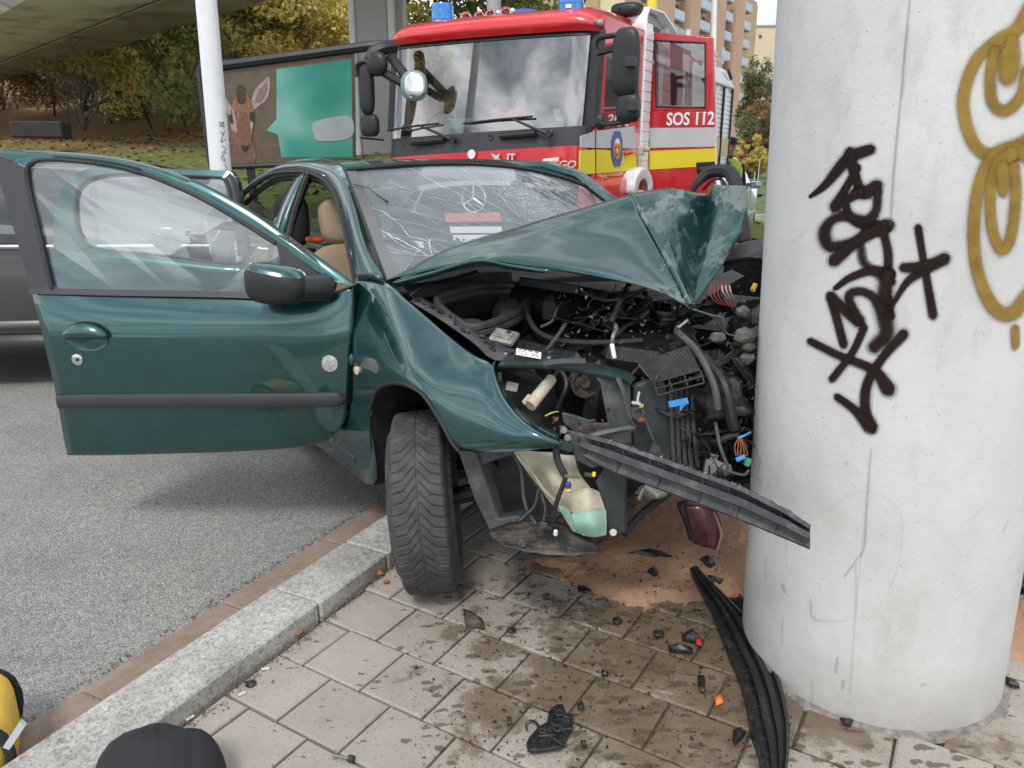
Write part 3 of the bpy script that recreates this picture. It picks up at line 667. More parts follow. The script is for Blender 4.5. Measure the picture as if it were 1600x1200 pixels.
# ---- slim white pole
pole = thing('lamp_pole', 'slim round white pole with pen scribbles standing left of the hoarding', 'pole', wy(345, 265, 6.5) * np.array([1, 1, 0]))
pw = MB(); a0, a1 = wy(322, 0, 6.5), wy(345, 265, 6.5); dv = (a0 - a1) / (a0[2] - a1[2])
pts = [a1 + dv * (z - a1[2]) for z in np.linspace(-.05, 5.2, 24)]; pw.tube(pts, [.088 - .0035 * p[2] for p in pts], 24); pw.build('shaft', white, pole, ang=60)
pw = MB(); pw.lathe([(.0, 0), (.16, 0), (.16, .025), (.095, .03), (.09, .06)], pts[0] + np.array([0, 0, .01]), (0, 0, 1)); pw.build('base_flange', steel, pole)
sc = MB()
for P_ in ([(343, 190), (346, 196), (349, 190), (350, 201)], [(344, 205), (348, 210), (351, 204), (345, 222), (352, 218)], [(346, 228), (353, 232), (347, 240)], [(353, 238), (346, 246), (352, 252), (349, 244)], [(350, 256), (355, 264), (350, 266)], [(343, 192), (349, 192)], [(343, 197), (350, 197)]):
    sc.tube([hit(a, b, a1 + np.array([0, -.088, 0]), (0, 1, 0)) for a, b in cr1(P_, 4)], .0035, 4)
sc.build('pen_scribble', M('scribble', (.12, .12, .15), rough=.7, var=0), pole)
# ---- hoarding with an antelope poster
HY = 8.6
hb = thing('billboard', 'billboard with an antelope portrait and a teal panel beside the white pole', 'billboard', wy(450, 300, HY) * np.array([1, 1, 0]))
hn = np.array([.10, 1, 0]); hP = wy(450, 170, HY)
def bp(x, y, off=0.0): return hit(x, y, hP + np.array([0, -off, 0]), hn)
frm = M('hoarding_frame', (.02, .022, .025), rough=.4, var=.2)
TL, TR, BR, BL = (344, 108), (552, 80), (556, 250), (352, 254)
TRx = (600, 74)
mb = MB(); mb.prism([bp(*p) for p in (TL, (551, 80), (553, 250), BL)], (0, .12, 0)); 
postm, nd, lk, B, geo = newmat('poster_print')
c = ramp(nd, lk, nz(nd, lk, geo, 3.5, 5, .5), [(.3, (.07, .045, .03)), (.5, (.12, .085, .055)), (.7, (.075, .075, .03))])
lk.new(c, B.inputs['Base Color']); B.inputs['Roughness'].default_value = .45
mb.build('poster_panel', postm, hb, ang=0)
mb = MB(); mb.tube([bp(*p) for p in cr1([(600, 70), (548, 76), (347, 103)], 4)], .05, 8); mb.build('top_rail', frm, hb)
mb = MB(); mb.tube([bp(*p, .03) for p in ((314, 104), (313, 112), (330, 252), (334, 262))], .045, 8); mb.tube([bp(334, 262), bp(470, 256), bp(553, 253)], .03, 8); mb.tube([bp(314, 104), bp(350, 102)], .035, 8); mb.build('frame_rail', frm, hb)
for x_ in (389, 540):
    mb = MB(); q = bp(x_, 258); mb.box((q[0], q[1] + .05, q[2] / 2 - .05), (.07, .07, q[2] + .1)); mb.build('leg', frm, hb)
def ply(pts, off, mat, name, sm=0):
    P = cr1([(a, b) for a, b in pts], sm, True) if sm else pts
    m_ = MB(); m_.prism([bp(a, b, off) for a, b in P], (0, .004, 0)); return m_.build(name, mat, hb, ang=0)
fur, nd, lk, B, geo = newmat('printed_fur')
c = ramp(nd, lk, nz(nd, lk, geo, 30, 6, .7, (1.6, 1, .5)), [(.3, (.10, .045, .022)), (.5, (.22, .10, .05)), (.7, (.34, .19, .11))]); lk.new(c, B.inputs['Base Color'])
furd = M('printed_dark_fur', (.055, .03, .018), rough=.5, var=.4, vs=40); furl = M('printed_pale_fur', (.30, .25, .22), rough=.5, var=.25, vs=30); rust = M('printed_rust_fur', (.17, .075, .04), rough=.5, var=.3, vs=40)
ply([(360, 200), (372, 215), (392, 218), (398, 252), (356, 254), (357, 215)], .006, M('printed_neck', (.13, .075, .05), rough=.5, var=.4, vs=40), 'printed_neck', 4)
ply([(352, 152), (362, 168), (364, 185), (356, 178), (348, 160), (347, 148)], .006, furl, 'printed_ear', 3)
ply([(392, 168), (396, 145), (408, 130), (420, 120), (422, 135), (417, 155), (405, 165), (396, 172)], .006, furl, 'printed_ear', 4)
ply([(399, 160), (402, 146), (411, 134), (417, 129), (416, 143), (411, 155), (404, 160)], .009, M('printed_inner_ear', (.2, .13, .12), rough=.5, var=.5, vs=60), 'printed_inner_ear', 3)
ply([(364, 160), (372, 142), (382, 142), (392, 158), (397, 178), (396, 200), (391, 222), (384, 235), (375, 232), (364, 212), (358, 188)], .010, fur, 'printed_head', 4)
ply([(371, 160), (370, 138), (376, 132), (382, 138), (384, 160)], .013, furd, 'printed_tuft', 3)
ply([(374, 178), (386, 178), (389, 205), (388, 228), (381, 236), (375, 228), (372, 205)], .014, rust, 'printed_muzzle', 3)
ply([(358, 180), (366, 182), (368, 192), (361, 193)], .016, blackprint, 'printed_eye', 3); ply([(390, 176), (396, 176), (396, 190), (391, 188)], .016, blackprint, 'printed_eye', 3)
ply([(360, 194), (366, 195), (367, 206), (362, 203)], .0165, furl, 'printed_patch', 2); ply([(391, 190), (396, 192), (394, 202), (391, 200)], .0165, furl, 'printed_patch', 2)
ply([(362, 172), (366, 174), (371, 205), (368, 206)], .0168, furl, 'printed_patch', 2)
ply([(377, 228), (387, 228), (386, 233), (380, 235)], .018, blackprint, 'printed_nose', 3)
tealp, nd, lk, B, geo = newmat('teal_print')
c = ramp(nd, lk, nz(nd, lk, geo, 1.4, 2, .4), [(.40, (.012, .20, .15)), (.56, (.05, .27, .21)), (.70, (.16, .38, .33))]); lk.new(c, B.inputs['Base Color']); B.inputs['Roughness'].default_value = .4
ply([(432, 108), (549, 93), (551, 246), (440, 246), (434, 210), (416, 204), (432, 186)], .006, tealp, 'teal_panel')
ply([(492, 190), (546, 182), (548, 215), (498, 220), (490, 208)], .012, M('grey_print', (.30, .33, .33), rough=.4, var=.15, vs=3), 'grey_patch', 5)
for x0_, x1_, y_, h_ in () and ((442, 545, 122, 7), (440, 528, 138, 7), (440, 540, 152, 6), (445, 505, 168, 7)):
    ply([(x0_, y_ + 2), (x1_, y_ - 5), (x1_, y_ - 5 + h_), (x0_, y_ + 2 + h_)], .012, M('pale_teal_print', (.06, .29, .235), rough=.4, var=.2, vs=3), 'pale_band')
# ---- dark stone block on the bank
mb = MB(); q = wy(50, 198, 16); mb.box(q + np.array([0, .3, -.05]), (.95, .6, .32), rotm((0, 0, 1), 12), ch=.03); o = mb.build('stone_block', M('dark_stone', (.035, .03, .03), rough=.8, var=.3, vs=6)); tag(o, 'low dark stone block lying on the leafy bank at the far left', 'stone block')
# ---- white lamp post by the flats
mb = MB(); q0, q1 = wy(1114, 230, 30), wy(1113, -60, 30); mb.tube([(q0[0], q0[1], 0), (q1[0], q1[1], 10)], [.13, .09], 12); o = mb.build('lamp_post', white); tag(o, 'tall thin white lamp post in front of the flats above the fire engine', 'lamp post')
# ================================================================== THE WRECKED GREEN CAR
car = thing('wrecked_car', 'dark green hatchback with crushed front and open doors, wrapped against the white pier', 'car', CF.w(-1.2, .75, 0))
def csg(rows):   # rows of (px, py, lateral position) -> points
    return [[cs(*p) for p in r] for r in rows]
def cyg(rows):   # rows of (px, py, depth)
    return [[wy(*p) for p in r] for r in rows]
# ---- right front wing
colsF = [
 [(553, 432, .0), (552, 490, -.05), (551, 550, -.09), (547, 640, -.10), (508, 705, -.08)],
 [(577, 435, .0), (573, 490, -.05), (569, 550, -.09), (566, 655, -.10), (584, 757, -.08)],
 [(605, 443, .015), (598, 490, -.045), (590, 540, -.09), (581, 590, -.115), (577, 640, -.105)],
 [(635, 468, .02), (626, 505, -.035), (616, 545, -.085), (604, 580, -.12), (592, 606, -.115)],
 [(665, 494, .02), (656, 530, -.03), (646, 560, -.08), (635, 585, -.115), (622, 598, -.115)],
 [(700, 524, .02), (697, 560, -.03), (690, 595, -.07), (674, 612, -.10), (657, 613, -.11)],
 [(738, 552, .03), (735, 590, -.02), (725, 625, -.06), (706, 646, -.085), (684, 650, -.10)],
 [(768, 570, .03), (775, 612, -.01), (766, 650, -.045), (738, 680, -.07), (706, 692, -.09)],
 [(776, 592, .04), (800, 645, .0), (800, 672, -.02), (778, 694, -.045), (738, 706, -.06)],
 [(800, 640, .05), (836, 668, .02), (841, 682, .01), (826, 698, .0), (795, 705, -.03)],
 [(868, 684, .08), (874, 689, .075), (878, 694, .07), (876, 698, .07), (868, 700, .06)]]
G = np.transpose(np.array(csg(colsF)), (1, 0, 2)); G = patch(G, 6, 6)
for _ in range(22): G[1:-1, 1:-1] = .2 * (G[1:-1, 1:-1] + G[2:, 1:-1] + G[:-2, 1:-1] + G[1:-1, 2:] + G[1:-1, :-2])
mb = MB(); mb.grid(G); wing = mb.build('wing', paint, car, ang=60, solid=.002, offset=1)
# arch lip and liner
arch_px = [(508, 707, -.08), (545, 735, -.08), (584, 757, -.08), (577, 640, -.11), (592, 606, -.115), (622, 598, -.115), (657, 613, -.11), (684, 650, -.10), (706, 690, -.09), (718, 705, -.08)]
lip = MB(); lip.tube(cr1([cs(*p) for p in arch_px[3:]], 6), .007, 6); lip.build('arch_lip', blackp, car)
ln = MB(); P_ = cr1([cs(*p) for p in arch_px[2:]], 6); G = []
for k in range(9):
    t = k / 8; G.append([p + CF.l * (.42 * t) + np.array([0, 0, -.01 * t]) + .006 * np.array([noise.noise(Vector(p * 22 + k)), noise.noise(Vector(p * 17 + k)), noise.noise(Vector(p * 27 - k))]) for p in P_])
ln.grid(G); ln.build('wheel_arch_liner', darkp, car)
# body side below the door hinge and along the sill
mb = MB(); mb.grid(patch([[cw(-.40, -.07, .24), cw(-1.2, -.07, .22), cw(-2.1, -.07, .24)], [cw(-.42, -.085, .34), cw(-1.2, -.085, .32), cw(-2.1, -.085, .34)], [cw(-.42, -.02, .40), cw(-1.2, -.02, .38), cw(-2.1, -.02, .40)], [cw(-.42, .10, .40), cw(-1.2, .10, .38), cw(-2.1, .10, .40)]], 4, 4)); mb.build('sill', paint, car)
# rear quarter (stands behind the opened doors)
q_ = [[cw(-2.15, .0, 1.0), cw(-2.5, .02, 1.0), cw(-2.85, .12, .98), cw(-3.02, .35, .92)], [cw(-2.12, -.08, .75), cw(-2.5, -.09, .78), cw(-2.9, .02, .76), cw(-3.12, .3, .72)], [cw(-2.12, -.09, .45), cw(-2.5, -.095, .64), cw(-2.93, .0, .5), cw(-3.14, .3, .5)], [cw(-2.12, -.07, .25), cw(-2.5, -.08, .62), cw(-2.9, .02, .28), cw(-3.1, .3, .28)]]
mb = MB(); mb.grid(patch(q_, 5, 5)); mb.build('rear_wing', paint, car, ang=60)
# ---- greenhouse: A pillar + roof rail, B pillar, seals
A = [[(600, 437, .02), (590, 436, .0), (572, 437, -.005), (557, 440, .0)],
     [(577, 385, .07), (568, 385, .04), (556, 386, .035), (545, 388, .05)],
     [(562, 335, .10), (553, 336, .08), (545, 338, .075), (536, 342, .09)],
     [(548, 290, .14), (540, 293, .12), (532, 297, .115), (523, 300, .13)],
     [(538, 268, .17), (528, 272, .14), (518, 277, .135), (508, 281, .15)],
     [(530, 256, .20), (512, 260, .16), (500, 265, .145), (490, 270, .155)],
     [(500, 248, .24), (480, 253, .18), (468, 258, .155), (463, 265, .16)],
     [(455, 253, .24), (440, 258, .18), (432, 263, .155), (425, 270, .16)],
     [(420, 268, .24), (408, 275, .17), (402, 280, .155), (398, 286, .16)],
     [(392, 290, .22), (383, 296, .15), (378, 301, .13), (376, 306, .14)],
     [(380, 318, .16), (372, 322, .10), (368, 326, .09), (368, 332, .10)]]
mb = MB(); mb.grid(patch(csg(A), 5, 4)); mb.build('roof_rail', paint, car, ang=70, solid=.004)
sl = MB(); inner = [(557, 444, .0), (545, 388, .05), (536, 342, .09), (523, 300, .13), (508, 282, .15), (488, 271, .155), (462, 268, .16), (425, 272, .16), (398, 288, .16), (377, 308, .14), (368, 334, .10)]
sl.tube(cr1([cs(*p) for p in inner], 6), .012, 6); sl.build('door_seal', rubber, car)
sl = MB(); sl.tube(cr1([cs(a + 7, b + 10, c_ + .03) for a, b, c_ in inner[1:-1]], 6), .014, 6); sl.build('inner_trim', darkp, car)
bp_ = [[(476, 271, .15), (470, 272, .14), (462, 274, .15)], [(462, 300, .10), (455, 300, .09), (447, 300, .10)], [(445, 345, .03), (437, 345, .02), (428, 345, .03)], [(434, 400, -.04), (426, 400, -.05), (418, 400, -.04)], [(430, 480, -.06), (422, 480, -.07), (414, 480, -.06)], [(428, 600, -.06), (420, 600, -.07), (412, 600, -.06)]]
mb = MB(); mb.grid(patch(csg(bp_), 4, 3)); mb.build('centre_pillar', paint, car, ang=70, solid=.06)
sl = MB(); sl.tube(cr1([cs(*p) for p in ((481, 273, .15), (470, 300, .10), (456, 345, .03), (444, 400, -.04), (440, 480, -.06))], 5), .012, 6); sl.build('door_seal', rubber, car)
# roof
topc_ = cr1([wy(*p) for p in ((536, 264, 3.14), (640, 256, 3.25), (740, 255, 3.38), (830, 264, 3.55), (905, 285, 3.75))], 2)
rf = [list(topc_)]
for a, z, s0, s1 in ((-.98, 1.372, .20, 1.30), (-1.3, 1.385, .19, 1.31), (-1.8, 1.38, .19, 1.31), (-2.2, 1.355, .20, 1.30), (-2.55, 1.31, .24, 1.25)):
    rf.append([cw(a + .10 * (1 - (2 * t - 1) ** 2), s0 + (s1 - s0) * t, z - (.045 if t < .5 else .13) * abs(2 * t - 1) ** 2 + .004) for t in np.linspace(0, 1, 9)])
roofm = M('green_roof_paint', (.022, .092, .094), rough=.3, metal=.5, coat=1, var=.08, vs=3)
mb = MB(); mb.grid(patch(rf, 4, 2)); mb.build('roof', roofm, car, ang=70, solid=.012)
mb = MB(); mb.tube(cr1([wy(*p) for p in ((541, 265, 3.13), (640, 257, 3.24), (740, 256, 3.37), (830, 265, 3.54), (905, 286, 3.74), (945, 311, 3.87))], 5), .010, 6); mb.build('windscreen_top_seal', blackp, car)
mb = MB()
for t in np.linspace(.12, .9, 42):
    p = cw(-.93 + .10 * (1 - (2 * t - 1) ** 2), .2 + 1.12 * t, 1.366 - (.04 if t < .5 else .145) * abs(2 * t - 1) ** 2); mb.tube([p, p + CF.h * -.05 + np.array([0, 0, .02]), p + CF.h * -.09], .0028, 4)
mb.tube([cw(-1.03 + .10 * (1 - (2 * t - 1) ** 2), .2 + 1.12 * t, 1.38 - (.035 if t < .5 else .145) * abs(2 * t - 1) ** 2) for t in np.linspace(.05, .98, 25)], .012, 6)
mb.build('roof_reflection_arc', blackp, car)  # black arc and teeth stand in for the bridge's reflection in the roof
# far side: pillars, rail, door panel, far A pillar
mb = MB(); mb.tube([cw(-.36, 1.42, .98), cw(-.62, 1.38, 1.16), cw(-.88, 1.32, 1.31), cw(-1.1, 1.30, 1.35), cw(-1.8, 1.31, 1.36), cw(-2.4, 1.30, 1.30), cw(-2.8, 1.34, 1.02)], [.032, .03, .028, .028, .028, .03, .05], 8); mb.tube([cw(-1.42, 1.31, 1.35), cw(-1.5, 1.42, .95)], .035, 8); mb.build('far_roof_rail', paint, car)
mb = MB(); mb.grid(patch([[cw(a, 1.46, .85) for a in (-1.5, -2.1, -2.8)], [cw(a, 1.53, .7) for a in (-1.5, -2.1, -2.9)], [cw(a, 1.53, .3) for a in (-1.5, -2.1, -2.9)]], 4, 4)); mb.build('far_side_panel', paint, car, solid=.03)
# tail: hatch frame and glass
hg = glass('rear_glass', (.55, .6, .58), boost=1.0)
mb = MB(); mb.grid(patch([[cw(-2.55, s_, 1.31) for s_ in (.28, .75, 1.22)], [cw(-2.84, s_, .88) for s_ in (.2, .75, 1.3)]], 4, 4)); mb.build('rear_window', hg, car)
mb = MB(); mb.grid(patch([[cw(-2.86 - .05 * k_, s_, .86) for s_ in (.15, .45, .75, 1.05, 1.36)] if k_ == 0 else [cw(-3.06 - .04 * (1 - abs(s_ - .75)), s_, z_) for s_ in (.15, .45, .75, 1.05, 1.36)] for k_, z_ in ((0, 1), (1, .8), (2, .55), (3, .3))], 4, 4)); mb.build('tailgate', paint, car, solid=.03)
# floor, firewall, parcel shelf
mb = MB(); mb.box(cw(-1.5, .75, .26), (2.6, 1.45, .04), np.stack([CF.h, CF.l, [0, 0, 1]], axis=1)); mb.build('floor_pan', darkp, car)
RC = np.stack([CF.h, CF.l, [0, 0, 1]], axis=1)
mb = MB(); mb.box(cw(-.36, .76, .60), (.05, 1.34, .66), RC); mb.build('firewall', darkp, car)
mb = MB(); mb.grid(patch([[cw(-.42, .12, .88), cw(-.42, .75, .90), cw(-.42, 1.38, .88)], [cw(-.62, .1, .88), cw(-.62, .75, .91), cw(-.62, 1.38, .88)], [cw(-.78, .1, .87), cw(-.78, .75, .92), cw(-.78, 1.38, .87)], [cw(-.8, .1, .6), cw(-.8, .75, .62), cw(-.8, 1.38, .6)]], 4, 5)); mb.build('dashboard', M('dashboard_plastic', (.05, .052, .055), rough=.7, var=.1, bump=.0006, bs=300), car)
mb = MB(); mb.box(cw(-2.55, .75, .78), (.4, 1.3, .03), RC, ch=.008); mb.build('parcel_shelf', darkp, car)
st = MB(); cst = cw(-.92, 1.08, .84); axs = axes(CF.h * .45 + np.array([0, 0, -.9]), CF.l); 
st.tube([cst + .18 * (math.cos(a) * CF.l + math.sin(a) * (CF.h * .35 + np.array([0, 0, .93]))) for a in np.linspace(0, 2 * math.pi, 28)], .014, 8); st.tube([cst - CF.l * .17, cst + CF.l * .17], .02, 6); st.ball(cst, .06); st.build('steering_wheel', blackp, car)
# seats
def seat(a0, s0, mat, name='front_seat', hr=True, z0=.0):
    m_ = MB()
    m_.grid(blob(cw(a0 + .25, s0, .50 + z0), (.24, .23, .08), 4, 28, 16, R=RC), close=True); o = m_.build(name, mat, car, ang=60)
    m2 = MB(); Rb = RC @ rotm((0, 1, 0), -17); m2.grid(blob(cw(a0 - .07, s0, .80 + z0), (.075, .24, .28), 4, 28, 16, R=Rb), close=True); m2.build('backrest', mat, o, ang=60)
    m3 = MB(); m3.grid(blob(cw(a0 - .17, s0, 1.165 + z0), (.055, .14, .105), 4, 28, 16, R=Rb), close=True); m3.build('headrest', mat, o, ang=60)
    m4 = MB(); m4.tube([cw(a0 - .14, s0 - .06, 1.02 + z0), cw(a0 - .165, s0 - .06, 1.1 + z0)], .007, 6); m4.tube([cw(a0 - .14, s0 + .06, 1.02 + z0), cw(a0 - .165, s0 + .06, 1.1 + z0)], .007, 6); m4.build('headrest_post', steel, o)
    return o
pS = wy(535, 395, 3.55); al, sl_, zl = CF.loc(pS)
seat(al + .16, sl_ + .05, beige, z0=-.05)
seat(-1.42, 1.08, M('dark_seat_cloth', (.03, .028, .028), rough=.9, var=.2, vs=30), z0=-.34)
rb = MB(); rb.grid(blob(cw(-2.28, .75, .60), (.08, .62, .24), 5, 28, 16, R=RC @ rotm((0, 1, 0), -14)), close=True); o = rb.build('rear_bench', M('rear_seat_cloth', (.025, .024, .026), rough=.9, var=.2, vs=30), car, bevel=.03)
for s_ in (.42, 1.08):
    m_ = MB(); m_.grid(blob(cw(-2.36, s_, .80), (.045, .12, .085), 4, 24, 14, R=RC), close=True); m_.build('headrest', o.data.materials[0], o, ang=60)
hd = wy(456, 345, 3.95); mb = MB(); mb.grid(blob(hd, (.085, .06, .13), 3.4, 24, 14), close=True); mb.build('dark_headrest', o.data.materials[0], car, ang=60)
# ---- doors.  Each is a plane swung out from its hinge, bulged and leaning in above the belt
def door_plane(P, d):
    d = np.array(d, float); d /= np.linalg.norm(d); n = np.array([-d[1], d[0], 0]); n = n if n[1] < 0 else -n
    return np.array(P, float), n, d
DP, DN, DD = door_plane((-.60, 2.665, 0), (-1, .07, 0))
BELT = .965; TUM = .30
def dp(x, y, off=0.0):
    p = hit(x, y, DP + DN * off, DN)
    if p[2] > BELT:     # upper part leans back towards its own inside
        nn_ = DN + np.array([0, 0, TUM]); Q = DP + DN * off + np.array([0, 0, BELT]); p = hit(x, y, Q, nn_)
    return p
door = MB()
rows = [
 [(50, 455, 0), (130, 457, 0), (250, 459, 0), (350, 461, 0), (440, 464, 0), (505, 462, -.002), (552, 447, -.012)],
 [(58, 490, .026), (135, 491, .031), (250, 491, .031), (350, 491, .031), (440, 491, .029), (505, 490, .023), (553, 485, .006)],
 [(67, 524, .044), (140, 524, .051), (250, 524, .052), (350, 524, .052), (440, 524, .049), (505, 524, .040), (552, 522, .019)],
 [(77, 568, .047), (147, 568, .054), (250, 568, .055), (350, 568, .055), (440, 568, .052), (505, 567, .043), (550, 564, .021)],
 [(87, 612, .044), (155, 612, .050), (250, 612, .051), (350, 612, .051), (440, 612, .048), (505, 611, .041), (547, 608, .019)],
 [(94, 650, .034), (160, 650, .040), (250, 650, .041), (350, 650, .041), (440, 649, .039), (503, 647, .032), (543, 645, .014)],
 [(100, 685, .022), (164, 684, .028), (250, 683, .029), (350, 682, .029), (440, 680, .027), (500, 675, .02), (533, 668, .008)],
 [(106, 711, .006), (168, 711, .010), (250, 709, .011), (350, 706, .011), (438, 701, .009), (484, 696, .004), (512, 688, -.002)]]
Gd = np.array([[dp(*p) for p in r] for r in rows]); Gd = patch(Gd, 6, 5)
fd = MB(); fd.grid(Gd); front_door = fd.build('front_door', paint, car, ang=60, solid=.0015, offset=-1)
# inner shell of the door (thickness)
fd = MB(); rim = np.vstack([Gd[0], Gd[1:, -1], Gd[-1, ::-1][1:], Gd[::-1, 0][1:]]); back = rim - DN * .085
fd.grid([rim, back], close=True); fd.grid(Gd * 1.0 - DN * .085); fd.build('inner_panel', blackp, front_door, ang=40)
outer = [(-14, 234), (40, 235), (100, 238), (170, 245), (230, 258), (290, 279), (340, 302), (400, 337), (460, 379), (510, 414), (553, 446)]
inn = [(44, 262), (62, 251), (110, 251), (170, 258), (225, 271), (280, 293), (330, 318), (385, 350), (430, 378), (470, 408), (508, 436)]
o_ = cr1([dp(a, b, .006) for a, b in outer], 6); i_ = cr1([dp(a, b, .010) for a, b in inn], 6)
fr_ = MB(); m_ = (o_ + i_) / 2 + DN * .008; fr_.grid([o_ - DN * .03, o_, m_, i_, i_ - DN * .02]); fr_.build('window_frame', paint, front_door, ang=50)
sl = MB(); sl.tube(cr1([dp(a, b, .012) for a, b in [(80, 450), (62, 370), (44, 290), (42, 264), (54, 253), (72, 250), (110, 251.5), (170, 258.5), (225, 272), (280, 294), (330, 319), (385, 352), (430, 381)]], 6), .0075, 6); sl.build('window_seal', rubber, front_door)
mb = MB(); P1 = cr1([dp(a, b, .004) for a, b in ((-14, 236), (4, 300), (26, 375), (48, 452))], 5); P2 = cr1([dp(a, b, .010) for a, b in ((40, 262), (44, 300), (60, 370), (79, 448))], 5)
mb.grid([P1 - DN * .04, P1, P2, P2 - DN * .03]); mb.build('pillar_cover', trim, front_door, ang=40)
# belt strip
P1 = [dp(a, b, c_) for a, b, c_ in ((47, 450, .004), (200, 453, .004), (395, 457, .004), (470, 470, .002))]; P2 = [dp(a, b + 9, c_) for a, b, c_ in ((47, 450, .012), (200, 453, .014), (395, 457, .014), (470, 466, .01))]
mb = MB(); P1 = cr1(P1, 5); P2 = cr1(P2, 5); mb.grid([P1 - DN * .01, P1 + DN * .004, P2 + DN * .004, P2 - DN * .01]); mb.build('belt_moulding', trim, front_door)
# glass
gl_pts = cr1([dp(a, b, .0) for a, b in [(80, 451), (60, 370), (44, 290), (44, 264), (62, 252), (110, 252), (170, 259), (225, 272), (280, 294), (330, 319), (385, 352), (428, 378), (436, 400), (442, 458), (300, 455), (180, 453)]], 4, True)
mb = MB(); mb.add(gl_pts, [tuple(range(len(gl_pts)))]); mb.build('window_glass', glass('side_glass', (.80, .88, .86), ior=1.5, alpha_lo=.10, boost=1.6), front_door, ang=0)
# black corner piece + mirror
mb = MB(); P1 = cr1([dp(a, b, .012) for a, b in ((429, 366), (455, 376), (490, 403), (518, 431), (523, 448), (516, 462), (500, 470), (470, 471), (446, 468), (442, 430), (435, 395))], 3, True); mb.prism(P1, -DN * .03); mb.build('corner_trim', trim, front_door, bevel=.003)
mir = MB(); c0 = dp(432, 444, .10)
Rm = np.stack([-DD, -DN, [0, 0, 1]], axis=1)
Gm = blob(c0, (.104, .062, .066), 2.9, R=Rm)
for row in Gm:
    for p in row:
        q = (p - c0) @ (-DD); p[2] -= .10 * max(0, q) * 0 + .0; p[2] += -.16 * q if p[2] > c0[2] else 0
mir.grid(Gm, close=True); mirror = mir.build('mirror', blackp, front_door, ang=60)
mc = MB(); Gc = blob(c0 + np.array([0, 0, .0015]), (.1055, .0635, .0672), 2.9, R=Rm); keep = []
for row in Gc:
    for p in row:
        q = (p - c0) @ (-DD)
        p[2] += -.16 * q if p[2] > c0[2] else 0
Gc = Gc[9:]; mc.grid(Gc, close=True); mc.build('mirror_cap', paint, mirror, ang=60)
ms = MB(); ms.tube([dp(455, 447, .09), dp(478, 450, .07), dp(498, 450, .035), dp(508, 449, .012)], [.045, .042, .045, .05], 12); ms.build('mirror_foot', blackp, mirror)
mg = MB(); mg.grid(blob(c0 - DN * .056, (.088, .004, .05), 3, R=Rm), close=True); mg.build('mirror_glass', chrome, mirror)
# side moulding, handle, lock, round badges
P_ = [dp(a, b, c_) for a, b, c_ in ((91, 627, .044), (150, 626, .05), (300, 625, .052), (450, 625, .049), (520, 624, .04), (538, 625, .03))]; P_ = cr1(P_, 4); mb = MB()
hh = .029; n = len(P_); w_ = [min(1, .55 + .45 * min(1, (n - 1 - i) / 3.0)) for i in range(n)]
mb.grid([[P_[i] + np.array([0, 0, z_ * w_[i]]) + DN * o2 for i in range(n)] for z_, o2 in ((hh, -.012), (hh * .85, .007), (hh * .4, .013), (-hh * .5, .012), (-hh * .9, .006), (-hh, -.012))]); mb.build('side_moulding', trim, front_door, ang=50)
mb = MB(); hc = dp(138, 526, .049)
ring = [hc + .0805 * math.cos(a) * DD + np.array([0, 0, .053 * math.sin(a)]) for a in np.linspace(0, 2 * math.pi, 40)]
mb.tube(ring, .0035, 5); mb.build('handle_recess_edge', blackp, front_door)
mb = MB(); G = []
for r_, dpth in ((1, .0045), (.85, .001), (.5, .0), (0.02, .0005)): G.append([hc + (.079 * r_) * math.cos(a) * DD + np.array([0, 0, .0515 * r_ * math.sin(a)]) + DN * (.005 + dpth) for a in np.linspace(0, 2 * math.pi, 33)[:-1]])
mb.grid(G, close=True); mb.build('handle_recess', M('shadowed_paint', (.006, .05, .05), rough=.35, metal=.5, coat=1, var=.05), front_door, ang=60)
mb = MB(); G = []
for t in np.linspace(0, math.pi, 17): G.append([hc + .080 * math.cos(t) * DD + np.array([0, 0, .002 + .050 * math.sin(t) * k]) + DN * (.012 + .026 * math.sin(math.pi * min(1, k * .7 + .25)) * math.sin(t) ** .7) for k in np.linspace(0, 1, 7)])
mb.grid(G); mb.build('door_handle', paint, front_door, ang=60, solid=.004)
def disc(x, y, off, r, mat, name, par, f=dp, n=DN, th_=.004):
    c_ = f(x, y, off) if f is dp else f; m_ = MB(); m_.lathe([(0.0005, th_), (r * .8, th_), (r, th_ * .6), (r, -.012)], c_, n, 24); return m_.build(name, mat, par, ang=40)
disc(121, 562, .057, .0205, chrome, 'door_lock', front_door); disc(121, 562, .0615, .006, blackprint, 'keyhole', front_door)
disc(515, 568, .042, .030, M('brushed_disc', (.5, .5, .49), rough=.45, metal=.6, var=.3, vs=120), 'round_badge', front_door)
disc(0, 0, 0, .015, M('indicator_lens', (.62, .5, .42), rough=.25, coat=1, var=.1), 'side_indicator', car, f=cs(557, 579, -.098), n=np.array([-.7, -.7, 0]))
mb = MB(); mb.ball(cs(550, 562, -.094), (.012, .012, .022)); mb.build('filler_dimple', M('dark_oval', (.02, .07, .07), rough=.5, var=.1), car)
